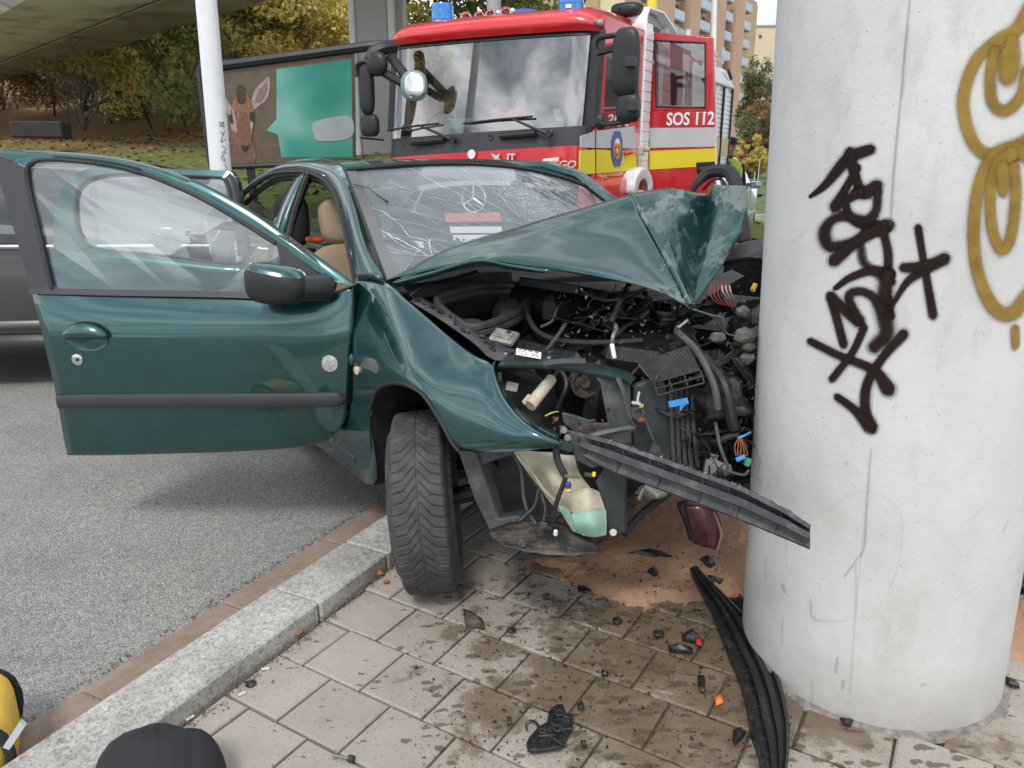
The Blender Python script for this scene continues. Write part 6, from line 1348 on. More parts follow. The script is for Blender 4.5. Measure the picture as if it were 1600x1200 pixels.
# cab side (viewer's right): panel with window opening, stripes
def sp(x, y, off=.0): return ts(x, y, -off)
def splate(pts, off, mat, name, par, th_=.012, sm=0, bev=0):
    P = cr1(pts, sm, True) if sm else pts
    m = MB(); m.prism([sp(a, b, off) for a, b in P], TF.l * th_); return m.build(name, mat, par, ang=30, bevel=bev)
m = MB(); m.grid([[tw(a, .0, z) for a in (.10, .4, .8, 1.32)] for z in (.75, 1.1, 1.62)]); m.build('cab_door', redtruck, fe, solid=.02)
m = MB(); m.prism([tw(a, 0, z) for a, z in ((.12, 1.62), (.32, 1.62), (.36, 2.33), (1.05, 2.33), (1.05, 1.62), (1.32, 1.62), (1.32, 2.56), (.30, 2.56))], TF.l * .03); m.build('door_window_frame', redtruck, fe, ang=0)
sg = glass('cab_side_glass', (.35, .42, .45), ior=1.5, alpha_lo=.45, boost=1.4)
m = MB(); m.prism([tw(a, .012, z) for a, z in ((.31, 1.61), (.35, 2.34), (1.06, 2.34), (1.06, 1.61))], TF.l * .006); m.build('side_window', sg, fe, ang=0)
splate([(908, 213), (931, 205), (992, 197), (992, 232), (931, 231), (908, 230)], .012, silverband, 'silver_stripe', fe)
splate([(907, 235), (931, 234), (993, 236), (995, 266), (931, 271), (906, 273)], .012, yellowband, 'yellow_stripe', fe)
m = MB(); m.tube([sp(931, 203, .018), sp(931, 300, .018)], .004, 4); m.build('door_gap', blackp, fe)
emb = splate([(961, 205), (969, 205), (973, 220), (973, 245), (969, 260), (961, 260), (956, 245), (956, 220)], .020, M('emblem_blue', (.03, .09, .33), rough=.4, var=.1), 'fire_emblem', fe, .006)
def semb(pts, off, mat, name):
    m = MB(); m.prism([sp(a, b, off) for a, b in pts], TF.l * .004); return m.build(name, mat, emb, ang=0)
semb([(965 + 5.6 * math.cos(a), 232 + 17 * math.sin(a)) for a in np.linspace(0, 6.28, 15)[:-1]], .023, M('emblem_gold', (.55, .32, .06), rough=.4, var=.1), 'emblem_disc')
semb([(961.5, 228), (968.5, 228), (968.5, 240), (965, 245), (961.5, 240)], .026, M('emblem_red', (.55, .02, .03), rough=.4, var=.05), 'emblem_shield')
semb([(964.4, 230), (965.6, 230), (965.6, 240), (964.4, 240)], .029, whitep, 'emblem_cross'); semb([(962.8, 234.5), (967.2, 234.5), (967.2, 236), (962.8, 236)], .029, whitep, 'emblem_cross')
semb([(962, 224), (963, 219), (966, 217), (968, 220), (968.6, 224)], .026, whitep, 'emblem_helmet')
P = sp(938, 281, .10); text('model_number', '1226', P, TF.h, (0, 0, 1), .055, chrome, fe, .004, 1.0, .2)
# wheel-arch step: red sill going down, white arch, orange lamp
m = MB(); m.grid(patch([[sp(906, 275, .0), sp(940, 276, .0), sp(1000, 272, .0)], [sp(904, 300, .05), sp(945, 290, .06), sp(1003, 283, .06)], [sp(900, 330, .06), sp(945, 330, .07), sp(1003, 320, .07)]], 4, 4)); m.build('step_panel', redtruck, fe)
m = MB(); c_ = sp(1000, 300, .10); m.grid([[c_ + TF.h * (.30 * math.cos(a) * k) + np.array([0, 0, .23 * math.sin(a) * k]) - TF.l * o_ for a in np.linspace(0, math.pi, 17)] for k, o_ in ((.55, .02), (.62, .03), (.95, .03), (1, .0), (1, -.25))]); arch = m.build('wheel_arch', white, fe, ang=40, solid=.01)
m = MB(); m.lathe([(.0005, .05), (.03, .045), (.035, 0)], sp(999, 302, .14), -TF.l, 14); m.build('marker_lamp', M('amber_lens', (.85, .30, .03), rough=.25, coat=1, var=.1), arch)
m = MB(); m.box(sp(1020, 289, .13), (.05, .03, .05), RT, ch=.006); m.build('marker_lamp', M('dark_red_reflector', (.3, .03, .02), rough=.3, var=.1), arch)
m = MB(); m.box(sp(1036, 298, .1), (.09, .05, .04), RT, ch=.01); m.build('white_knob', white, fe)
m = MB(); m.tube([sp(976, 240, .02), sp(986, 238, .07), sp(992, 238, .05)], .022, 8); m.build('cab_door_handle', redtruck, fe)
m = MB(); m.box(sp(1001, 236, .05), (.10, .06, .09), RT, ch=.015); m.ball(sp(1011, 233, .10), .03); m.build('latch', M('grey_latch', (.45, .44, .40), rough=.5, var=.1), fe)
# white ribbed post behind the cab door
wp = MB(); wp.prism([tw(a, s, .7) for a, s in ((1.335, -.01), (1.56, -.01), (1.56, .4), (1.335, .4))], (0, 0, 1.95)); post = wp.build('corner_post', white, fe, bevel=.01)
for k in range(17):
    m = MB(); m.box(tw(1.445, -.014, 1.02 + k * .095), (.215, .012, .086), RT, ch=.004); m.build('post_slat', white, post)
# superstructure body
WB = [(1.62, 0), (5.12, 0), (5.18, .08), (5.18, FZ - .08), (5.12, FZ), (1.62, FZ)]
m = MB(); m.grid([[tw(a, s, z) for a, s in WB + WB[:1]] for z in (.35, 2.30)]); body = m.build('body_box', white, fe, ang=30)
G = [[tw(a, s, z) for a, s in [(1.60, -.02), (5.14, -.02), (5.20, .06), (5.20, FZ - .06), (5.14, FZ + .02), (1.60, FZ + .02), (1.60, -.02)]] for z in (2.295, 2.33)] + [[tw(a, s, 2.55) for a, s in [(1.62, .10), (5.02, .10), (5.08, .16), (5.08, FZ - .16), (5.02, FZ - .1), (1.62, FZ - .1), (1.62, .10)]], [tw(a, s, 2.60) for a, s in [(1.66, .25), (4.9, .25), (4.95, .3), (4.95, FZ - .3), (4.9, FZ - .25), (1.66, FZ - .25), (1.66, .25)]]]
m = MB(); m.grid(G); m.add([tw(a, s, 2.60) for a, s in [(1.66, .25), (4.9, .25), (4.9, FZ - .25), (1.66, FZ - .25)]], [(0, 1, 2, 3)]); m.build('roof_edge', white, fe, ang=35)
m = MB(); m.tube([tw(1.65, -.025, 2.31), tw(5.14, -.025, 2.31), tw(5.21, .06, 2.31)], .016, 6); m.build('roof_gutter', silverband, body)
# raised front of the superstructure
m = MB(); G = [[tw(a, s, z) for s in (.0, .12, FZ - .12, FZ)] for a, z in ((1.40, 2.45), (1.40, 2.70), (1.46, 2.78), (1.9, 2.80), (2.3, 2.70), (2.6, 2.58))]; m.grid(G); m.grid([[tw(a, .0, z) for a in (1.40, 2.55)] for z in (2.45, 2.56)]); m.build('body_front_hood', white, fe, ang=40, solid=.02)
# roller shutters with slats
shut = M('shutter_aluminium', (.62, .63, .65), rough=.35, metal=.5, var=.06, vs=4)
for a0, a1 in ((1.75, 2.85), (2.93, 4.04), (4.10, 4.55), (4.63, 5.06)):
    m = MB(); m.box(tw((a0 + a1) / 2, -.004, 1.35), (a1 - a0, .01, 1.78), RT); sh = m.build('roller_shutter', shut, fe)
    nsl = 30
    if a0 < 4: nsl = 10
    for k in range(nsl):
        hh_ = 1.76 / nsl; m2 = MB(); m2.box(tw((a0 + a1) / 2, -.012, .48 + hh_ * (k + .5)), (a1 - a0 - .01, .010, hh_ * .86), RT, ch=.003)
        z_ = .48 + hh_ * (k + .5); mt = shut
        m2.build('shutter_slat', M('shutter_gold_band', (.62, .46, .22), rough=.4, metal=.3, var=.06) if (k == 12 and False) else mt, sh)
for a0, a1 in ((4.10, 4.55), (4.63, 5.06)):
    m = MB(); m.box(tw((a0 + a1) / 2, -.022, 1.52), (a1 - a0 - .02, .003, .24), RT); m.build('faded_yellow_stripe', M('faded_yellow', (.55, .42, .16), rough=.4, metal=.2, var=.1), fe)
m = MB()
for a in (4.07, 4.59, 5.08): m.box(tw(a, -.02, 1.38), (.035, .03, 1.82), RT)
m.build('shutter_rail', blackp, fe)
# opened rear cab door, seen face on
DA = 1.60
def dr(x, y, off=.0): return ta(x, y, DA - off)
def dplate(pts, off, mat, name, par, th_=.008):
    m = MB(); m.prism([dr(a, b, off) for a, b in pts], TF.h * th_); return m.build(name, mat, par, ang=0)
rdm = M('door_red', (.50, .014, .022), rough=.32, coat=.8, var=.04)
outer_ = [(1009, 50), (1114, 58), (1117, 180), (1118, 330), (1016, 330), (1012, 180)]; inner_ = [(1023, 63), (1102, 67), (1102, 168), (1025, 166)]
m = MB()
o4 = [(1009, 50), (1114, 58), (1117, 175), (1012, 172)]
V = [dr(a, b) for a, b in o4] + [dr(a, b) for a, b in inner_]; V += [p + TF.h * .06 for p in V]
F = [(0, 1, 5, 4), (1, 2, 6, 5), (2, 3, 7, 6), (3, 0, 4, 7)]; F += [tuple(i + 8 for i in f[::-1]) for f in F] + [(0, 8, 9, 1), (1, 9, 10, 2), (3, 11, 8, 0), (4, 5, 13, 12), (5, 6, 14, 13), (6, 7, 15, 14), (7, 4, 12, 15)]
m.add(V, F); m.prism([dr(a, b) for a, b in [(1012, 172.2), (1117, 175.2), (1118, 330), (1016, 330)]], TF.h * .06)
rdoor = m.build('rear_cab_door', rdm, fe, bevel=.008)
dplate([(1013.5, 200), (1117, 199), (1117.2, 229), (1015, 231)], .006, silverband, 'silver_stripe', rdoor); dplate([(1015, 236), (1117.4, 232), (1117.6, 259), (1015.4, 265)], .006, yellowband, 'yellow_stripe', rdoor)
m = MB(); m.tube([dr(a, b, .006) for a, b in inner_ + inner_[:1]], .010, 5); m.build('window_seal', blackp, rdoor)
m = MB(); m.prism([dr(a, b, -.03) for a, b in inner_], TF.h * .005); m.build('door_glass', glass('door_pane', (.62, .56, .56), ior=1.5, alpha_lo=.16, boost=1.2), rdoor, ang=0)
dplate([(1047, 64), (1067, 65), (1066, 167), (1048, 167)], -.045, M('pale_pink_bar', (.50, .30, .30), rough=.4, var=.05), 'slide_bar', rdoor)
dplate([(1027, 164.5), (1100, 166), (1100, 168), (1027, 167)], -.02, M('dull_gold_sill', (.35, .32, .15), rough=.5, var=.1), 'window_sill', rdoor)
m = MB(); m.prism([dr(a, b, .012) for a, b in cr1([(1087, 254), (1117, 252), (1117, 273), (1089, 273)], 1, True)], TF.h * .02); hd_ = m.build('handle_recess', blackp, rdoor, bevel=.006)
m = MB(); m.box(dr(1104, 264, .025), (.03, .16, .035), RT, ch=.008); m.build('pull_handle', M('dull_black', (.05, .05, .055), rough=.35, var=.1), hd_)
P = dr(1041, 195.5, .010); text('lettering', 'SOS 112', P, -TF.l, (0, 0, 1), .118, whitep, rdoor, .003, .82, bold=.025)
# mirrors: bracket tube and two black housings on the near corner; three on the far corner
def hous(c_, sz, par=None, mat=blackp, ex=3.4): m = MB(); m.grid(blob(c_, sz, ex, 20, 12, R=RT), close=True); return m.build('mirror_housing', mat, par, ang=60)
m = MB(); m.tube(cr1([wy(*p) for p in ((931, 72, 6.78), (936, 60, 6.76), (955, 56, 6.7), (975, 55, 6.65), (988, 58, 6.62), (992, 75, 6.62), (993, 120, 6.62), (994, 165, 6.62), (990, 183, 6.64), (978, 190, 6.68), (945, 194, 6.80), (938, 190, 6.82))], 5), .022, 8); mbk = m.build('mirror_arm', blackp, fe)
hous(wy(978, 97, 6.66), (.06, .115, .26), mbk); hous(wy(982, 169, 6.66), (.06, .10, .115), mbk)
m = MB(); m.box(wy(985, 97, 6.56), (.06, .09, .08), RT, ch=.01); m.build('mirror_clamp', trim, mbk); m = MB(); m.box(wy(990, 165, 6.56), (.06, .09, .09), RT, ch=.01); m.build('mirror_clamp', trim, mbk)
m = MB(); m.tube([wy(932, 66, 6.85), wy(936, 82, 6.80), wy(958, 76, 6.74)], .03, 6); m.build('mirror_hinge', blackp, mbk); m = MB(); m.grid(blob(wy(938, 190, 6.86), (.05, .06, .07), 2.5, 14, 8), close=True); m.build('mirror_hinge', blackp, mbk)
m = MB(); m.tube(cr1([wy(*p) for p in ((618, 72, 7.85), (600, 75, 7.80), (585, 82, 7.78), (578, 95, 7.76))], 4), .06, 8); m.tube(cr1([wy(*p) for p in ((578, 96, 7.76), (562, 98, 7.78), (557, 106, 7.80), (558, 120, 7.80))], 4), .02, 6); m.tube([wy(610, 88, 7.80), wy(637, 122, 7.55)], .045, 6); m.tube(cr1([wy(*p) for p in ((594, 110, 7.78), (618, 124, 7.65), (632, 130, 7.56), (648, 120, 7.5))], 4), .04, 6); mb2 = m.build('mirror_arm', blackp, fe); m = MB(); m.tube([wy(562, 215, 7.82), wy(600, 219, 7.9)], .01, 5); m.build('stay_rod', blackp, mb2)
hous(wy(588, 100, 7.74), (.06, .12, .11), mb2, ex=2.4); hous(wy(573, 138, 7.80), (.05, .075, .24), mb2); hous(wy(578, 196, 7.82), (.05, .10, .105), mb2)
c_ = wy(647, 134, 7.50); m = MB(); m.grid(blob(c_, (.125, .045, .135), 2.4, 18, 10), close=True); km = m.build('kerb_mirror', M('kerb_mirror_green', (.16, .26, .24), rough=.4, coat=.5, var=.05), fe, ang=60)
m = MB(); m.grid(blob(c_ + np.array([.012, -.035, 0]), (.095, .012, .11), 2.6, 18, 10), close=True); m.build('mirror_glass', chrome, km)
# wipers
for pts in ([(605, 204), (640, 198), (686, 193)], [(724, 193), (775, 187), (832, 182)]):
    m = MB(); m.tube([ta(a, b, -.04) for a, b in pts], .010, 5); wi = m.build('wiper', blackprint, fe)
for (x0, y0, x1, y1) in ((652, 195, 708, 219), (797, 184, 858, 210)):
    m = MB(); m.tube([ta(x0, y0, -.05), ta((x0 * .3 + x1 * .7), (y0 * .3 + y1 * .7), -.06), ta(x1, y1, -.05)], [.008, .012, .018], 6); m.lathe([(.001, .03), (.03, .03), (.034, 0)], ta(x1 + 1, y1 - 1, -.075), -TF.h, 14); m.build('wiper_arm', blackp, fe)
for x0, x1, y0, y1 in ((643, 694, 223, 218), (782, 837, 213, 208)):
    m = MB(); m.tube([ta(x0, y0, -.06), ta(x1, y1, -.06)], .028, 8); m.build('grab_handle', blackprint, fe)
for x_, y_ in ((630, 224), (766, 215)):
    m = MB(); q = ta(x_, y_, -.05); m.tube([q + .025 * math.cos(a) * TF.l + np.array([0, 0, .025 * math.sin(a)]) for a in np.linspace(.3, 5, 14)], .004, 4); m.build('cap_ring', blackprint, fe)
# lettering and logos on the front
P = ta(840, 262, -.075); text('model_lettering', 'ATECO'.replace('C', 'G'), P, -TF.l, (0, 0, 1), .062, chrome, fe, .006, 1.25, .25, .02)
m = MB(); m.prism([ta(a, b, -.075) for a, b in ((848, 248.5), (873, 245.5), (873, 249.5), (848, 252.5))], TF.h * .006); m.build('small_plate', whitep, fe, ang=0)
P = ta(792, 250, -.09); text('lettering', 'IT', P, -TF.l, (0, 0, 1), .055, chrome, fe, .005, 1.3, 0, .03)
m = MB(); m.prism([ta(a, b, -.09) for a, b in ((767, 239), (775, 243), (781, 240), (779, 247), (786, 251), (777, 251), (774, 255), (772, 248))], TF.h * .006); m.build('star_letter', chrome, fe, ang=0)
m = MB(); m.lathe([(.001, .008), (.04, .008), (.042, 0)], ta(737, 241, -.09), -TF.h, 20); m.build('round_cap', whitep, fe)
sc_ = ta(740, 310, -.10); m = MB(); rS = .125
m.tube([sc_ + rS * (math.cos(a) * TF.l + math.sin(a) * np.array([0, 0, 1])) for a in np.linspace(0, 2 * math.pi, 37)], .010, 6)
for k in range(3):
    a = math.pi / 2 + k * 2 * math.pi / 3; m.tube([sc_, sc_ + rS * (math.cos(a) * TF.l + math.sin(a) * np.array([0, 0, 1]))], [.016, .006], 6)
m.build('grille_star', chrome, fe)
P0 = [ta(a, b, -.115) for a, b in ((708, 367), (783, 367), (783, 391), (708, 391))]
m = MB(); m.prism(P0, TF.h * .01); pl = m.build('number_plate', whitep, fe, ang=0)
text('plate_lettering', 'BA-812LP', ta(711, 387, -.128), -TF.l, (0, 0, 1), .095, blackprint, pl, .003, .82)
m = MB(); m.prism([ta(a, b, -.115) for a, b in ((703, 354), (783, 354), (785, 364), (704, 364))], TF.h * .01); m.build('white_band', whitep, fe, ang=0)
m = MB(); m.prism([ta(a, b, -.115) for a, b in ((694, 333), (780, 332), (784, 346), (697, 347))], TF.h * .01); m.build('red_reflective_band', M('salmon_band', (.62, .16, .14), rough=.5, var=.05), fe, ang=0)
for s in (.3, 1.9):
    m = MB(); m.box(tw(-.09, s, .5), (.05, .32, .18), RT, ch=.03); m.build('headlight', M('headlamp_glass', (.5, .52, .55), rough=.1, coat=1, var=.1), fe)
# beacons, horns, hatch, lamp
def beacon(c_, r, h):
    m = MB(); m.lathe([(r * 1.05, 0), (r * 1.05, h * .12), (r, h * .14)], c_, (0, 0, 1), 24); b_ = m.build('blue_beacon', blackp, fe)
    m = MB(); m.lathe([(r, 0), (r, h * .30), (r * 1.03, h * .31), (r * 1.03, h * .34), (r, h * .35), (r * .97, h * .92), (r * .9, h), (0.001, h * 1.01)], c_ + np.array([0, 0, h * .13]), (0, 0, 1), 28); m.build('beacon_dome', bluel, b_, ang=40)
    m = MB(); m.box(c_ + np.array([-.03, -r * 1.02, h * .3]), (.05, .004, .03)); m.build('beacon_label', whitep, b_)
b1_ = wy(692, 48, 8.35); beacon(b1_, .112, .215); b2_ = wy(892, 26, 7.4); beacon(b2_, .112, .22)
hx = [(728, 29, .062), (749, 26, .05), (766, 23, .05), (790, 20, .055)]
for x_, y_, r in hx:
    m = MB(); c_ = wy(x_, y_, 8.2); m.lathe([(r * .45, -.012), (r * .8, .0), (r, .004), (r * .96, -.008), (r * .6, -.06), (r * .3, -.20), (r * .2, -.32), (.001, -.33)], c_, (-.15, -1, -.05), 20); hn_ = m.build('air_horn', chrome, fe, ang=50)
    m = MB(); m.lathe([(.001, 0), (r * .5, 0)], c_ + np.array([0, -.004, 0]), (-.15, -1, -.05), 16); m.build('horn_throat', M('rust_throat', (.15, .04, .03), rough=.6, var=.2), hn_)
for x_, y_ in ((779, 20), (801, 17)):
    m = MB(); m.ball(wy(x_, y_, 8.25), .032); m.build('horn_cap', chrome, fe)
m = MB(); m.tube([wy(760, 36, 8.3), wy(765, 29, 8.3), wy(790, 33, 8.3), wy(802, 27, 8.25)], .012, 5); m.build('horn_bracket', M('navy_bracket', (.02, .04, .16), rough=.5, var=.1), fe)
m = MB(); m.grid(blob(wy(820, 33, 8.4), (.20, .16, .115), 2.1, 24, 14), close=True); m.build('blue_dome', M('mid_blue_plastic', (.03, .12, .50), rough=.35, coat=.5, var=.05), fe, ang=60)
m = MB(); m.tube([wy(772, 40, 8.45), wy(771, -60, 8.45)], [.075, .07], 14); mm = m.build('light_mast', M('mast_grey', (.32, .33, .33), rough=.5, metal=.2, var=.1), fe)
m = MB(); m.ball(wy(938, 36, 6.95), .032); m.tube([wy(938, 36, 7.0), wy(930, 33, 7.1)], .02, 8); m.build('roof_lamp', alu, fe)
# ladder and gear on the roof
lad = thing('ladder', 'grey aluminium ladder lying along the fire engine roof', 'ladder', tw(3.2, .5, 2.62))
lm = M('ladder_aluminium', (.55, .55, .54), rough=.4, metal=.5, var=.1)
def lad_build(par, pa, pb, width, n):
    u = (pb - pa) / np.linalg.norm(pb - pa); Rl = axes(u, (0, 0, 1)); L_ = np.linalg.norm(pb - pa)
    for k in (0, 1):
        m = MB(); m.box((pa + pb) / 2 + lf_ * width * k, (L_, .03, .075), Rl, ch=.004); m.build('rail', lm, par)
    for k in range(n):
        m = MB(); m.box(pa + u * L_ * (k + .5) / n + lf_ * width / 2, (.04, width - .03, .03), Rl); m.build('rung', lm, par)
lad_build(lad, ts(1008, 26, .12), ts(1112, 92, .12), .36, 15)
lad2 = thing('ladder', 'second aluminium ladder strapped beyond the first on the fire engine roof', 'ladder', tw(3.2, 1.3, 2.62))
lad_build(lad2, ts(1004, 12, .62), ts(1120, 85, .62), .34, 14)
for a in (2.2, 3.3, 5.0):
    m = MB(); m.box(tw(a, .5, 2.68), (.06, .9, .04), RT); m.box(tw(a, .14, 2.73), (.06, .05, .22), RT, ch=.01); m.build('roof_clamp', white, fe)
m = MB(); m.tube([tw(1.7, .9, 2.84), tw(3.0, .7, 2.84)], .03, 8); m.tube([tw(2.2, .1, 2.83), tw(2.3, .9, 2.86)], .025, 8); m.tube([tw(5.0, .05, 2.55), tw(5.05, .0, 2.42)], .02, 6); m.build('roof_gear', trim, fe, kind='stuff')
m = MB(); m.box(wy(1019, 16, 9.0), (.10, .10, .20), RT, ch=.02); m.build('yellow_clamp', yellowp, fe)
m = MB(); m.grid(blob(wy(981, 17, 8.3), (.13, .16, .07), 3.2, 20, 12, R=RT), close=True); m.build('roof_flasher', blackp, fe, ang=60)
m = MB(); m.tube([wy(965, 18, 8.2), wy(966, 12, 8.2)], .015, 5); m.build('flasher_foot', blackp, fe)
# wheels of the engine
for a, s in ((1.15, .14), (1.15, FZ - .14), (4.1, .14), (4.1, FZ - .14)):
    m = MB(); m.lathe([(.001, -.13), (.22, -.13), (.36, -.14), (.42, -.1), (.43, 0), (.42, .1), (.36, .14), (.22, .13), (.001, .13)], tw(a, s, .39), TF.l, 36); m.build('truck_wheel', rubber, fe)
m = tbox(2.9, 1.1, .45, (5.2, 1.5, .25)); m.build('chassis', darkp, fe)
print('truck ok')
# ================================================================== GREY CAR BEHIND THE OPEN DOOR
grp = M('grey_brown_paint', (.06, .057, .055), rough=.35, metal=.5, coat=1, var=.05, vs=3)
gl_dark = glass('tinted_car_glass', (.12, .13, .14), ior=1.5, alpha_lo=.15, boost=1.3)
def parked(name, label, P, d, paintm, L_=4.4, H_=1.42, cat='car', W_=1.75, rev=False, z0=RZ, suv=False, group=None):
    """a parked car: P is the ground point under the near side's middle, d its heading along the ground"""
    d = np.array(d, float); d /= np.linalg.norm(d); l = np.array([-d[1], d[0], 0.0]); P = np.array([P[0], P[1], z0])
    if np.dot(l, P) < 0: l = -l          # l points away from us
    def c(a, s, z): return P + d * a + l * s + np.array([0, 0, z])
    t = thing(name, label, cat, P + l * W_ / 2, group)
    h = H_; hl = L_ / 2
    top = [(-hl, .62 * h), (-hl + .15, .70 * h), (-hl + .35, .88 * h), (-hl + .75, .985 * h), (-.2, h), (.45, .985 * h), (.95, .86 * h), (1.35, .70 * h), (hl - .35, .62 * h), (hl - .05, .50 * h), (hl, .35 * h)]
    topc = cr1(top, 4)
    belt = lambda a: .645 * h - .02 * a
    # body: cross-sections along the length
    m = MB(); G = []
    for a, zt in topc:
        zb = .25 if abs(abs(a) - hl) > .1 else .3
        zbelt = min(belt(a), zt - .01); inset = .16 * max(0, (zt - zbelt) / (h - belt(0) + .001))
        endr = max(0, (abs(a) - (hl - .35)) / .35) ** 2 * .22
        row = [c(a, endr + .03, zb), c(a, endr, zb + .12), c(a, endr - .015, .40 * h), c(a, endr + .0, zbelt)]
        row2 = [c(a, endr + .02 + inset * .9, zt - .03 * min(1, (zt - zbelt) * 8)), c(a, endr + .10 + inset, zt), c(a, W_ / 2, zt + .02), c(a, W_ - endr - .10 - inset, zt), c(a, W_ - endr - .02 - inset * .9, zt - .03), c(a, W_ - endr, zbelt), c(a, W_ - endr, zb)]
        G.append(row + row2)
    m.grid(G); m.build('body', paintm, t, ang=45)
    # side glass laid 4 mm proud
    side = [(-hl + .62, belt(0) + .03), (-hl + .85, .90 * h), (-.9, .945 * h), (0, .955 * h), (.5, .93 * h), (.9, .82 * h), (1.15, belt(0) + .03)]
    for s_, nm in ((0, 'side_glass'), (1, 'side_glass')):
        m = MB(); P_ = []
        for a, z in cr1(side, 3):
            f = max(0, (z - belt(0)) / (h - belt(0))); o_ = .16 * f * .9 + .02 * (f > .1) - .008; P_.append(c(a, o_ if s_ == 0 else W_ - o_, z))
        m.add(P_, [tuple(range(len(P_)))]); m.build(nm, gl_dark, t, ang=0, solid=.004)
    m = MB()
    for a in (-.45, .52, -1.35): m.tube([c(a, .0 if True else 0, belt(0) + .02), c(a - .02, .13, .95 * h)], .022, 5)
    m.build('window_post', blackp, t)
    m = MB(); m.tube([c(-hl + .6, -.012, belt(0) + .02), c(1.2, -.012, belt(0) + .0)], .012, 5); m.build('chrome_strip', chrome, t)
    m = MB(); m.grid([[c(a, -.018, z) for a in (-hl + .95, hl - .98)] for z in (.22, .36)]); m.build('sill_trim', blackp, t, solid=.02)
    m = MB(); m.grid([[c(a, -.012, z) for a in (-hl + .95, hl - .98)] for z in (.40, .45)]); m.build('side_strip', M('dull_side_strip', (.16, .16, .16), rough=.4, metal=.3, var=.05), t, solid=.01)
    for a in (-.60, .40): 
        m = MB(); m.tube([c(a - .10, -.018, belt(0) - .10), c(a, -.035, belt(0) - .095), c(a + .09, -.018, belt(0) - .09)], .018, 6); m.build('door_handle', chrome, t)
    m = MB()
    for a in (-.45, .62, 1.0): m.tube([c(a, -.006, .35), c(a, -.006, belt(0))], .004, 4)
    m.build('door_gap', blackp, t)
    for a in (-hl + .72, hl - .78):
        for s_, sg in ((.08, -1), (W_ - .08, 1)):
            m = MB(); m.lathe([(.001, 0.04), (.19, .05), (.21, .09), (.30, .09), (.325, .05), (.325, -.08), (.2, -.1)], c(a, s_, .325), l * sg, 28); wo = m.build('wheel', rubber, t, ang=40)
            m = MB()
            for k in range(5):
                an = k * 2 * math.pi / 5; m.tube([c(a, s_, .325) + l * sg * .075, c(a, s_, .325) + l * sg * .075 + (math.cos(an) * d + math.sin(an) * np.array([0, 0, 1])) * .2], [.03, .018], 5)
            m.tube([c(a, s_, .325) + l * sg * .07 + (math.cos(an) * d + math.sin(an) * np.array([0, 0, 1])) * .205 for an in np.linspace(0, 6.283, 24)], .012, 5); m.build('rim', silverband, wo)
            m = MB(); m.lathe([(.345, .005), (.30, .0)], c(a, s_, .33), l * sg, 28)
    for a, sg, mt, nm in ((hl - .10, 1, 'w', 'headlight'), (-hl + .08, -1, 'r', 'tail_light')):
        for s_ in (.16, W_ - .16):
            m = MB(); m.grid(blob(c(a - sg * .05, s_, .56 * h), (.10, .12, .07), 2.4, 12, 8, R=np.stack([d, l, [0, 0, 1]], axis=1)), close=True); m.build(nm, silverband if mt == 'w' else redp, t)
    m = MB(); m.grid(blob(c(.95, -.08, belt(0) + .06), (.06, .10, .06), 2.8, 12, 8, R=np.stack([d, l, [0, 0, 1]], axis=1)), close=True); m.build('wing_mirror', paintm, t)
    return t
parked('grey_car', 'dark grey brown car standing behind the open green door at the left edge', wy(30, 480, 4.75), (1, .10, 0), grp, L_=4.5, H_=1.40)
parked('silver_car', 'silver blue estate car on the road behind the fire engine', wy(1160, 330, 13.2) * np.array([1, 1, 0]) + np.array([-.35, -1.0, 0]), (.42, .9, 0), M('silver_blue_paint', (.42, .50, .58), rough=.3, metal=.5, coat=1, var=.04), H_=1.45)
parked('dark_suv', 'dark car with black rims just showing at the left edge of the pier', wy(1215, 420, 8.6) * np.array([1, 1, 0]), (.30, .95, 0), M('white_car_paint', (.5, .51, .52), rough=.3, coat=1, var=.04), H_=1.45)
# ================================================================== PEOPLE
hivis = M('hi_vis_yellow', (.38, .55, .06), rough=.8, var=.1); navy = M('navy_cloth', (.015, .018, .03), rough=.9, var=.2); skin = M('skin', (.42, .24, .17), rough=.6, var=.08)
def skinned(name, verts, edges, radii, mat, par, sub=2, root=0):
    me = bpy.data.meshes.new(name); b = base_of(par); me.from_pydata([tuple(float(q) for q in np.array(v) - b) for v in verts], edges, []); me.materials.append(mat)
    o = bpy.data.objects.new(name, me); COL.objects.link(o); o.parent = par; BASE[o.name] = b
    sk = o.modifiers.new('skin', 'SKIN'); sk.use_smooth_shade = True
    for i, r in enumerate(radii):
        sv = me.skin_vertices[0].data[i]; sv.radius = (r, r) if not hasattr(r, '__len__') else r; sv.use_root = (i == root)
    ss = o.modifiers.new('sub', 'SUBSURF'); ss.levels = sub; ss.render_levels = sub
    return o
pf = wy(1152, 300, 12.0); pf[2] = RZ
pf[0] -= .16
per = thing('person', 'person in black cap and yellow hi-vis vest beside the silver car', 'person', pf)
def pp(x, y, z): return pf + np.array([x, y, z])
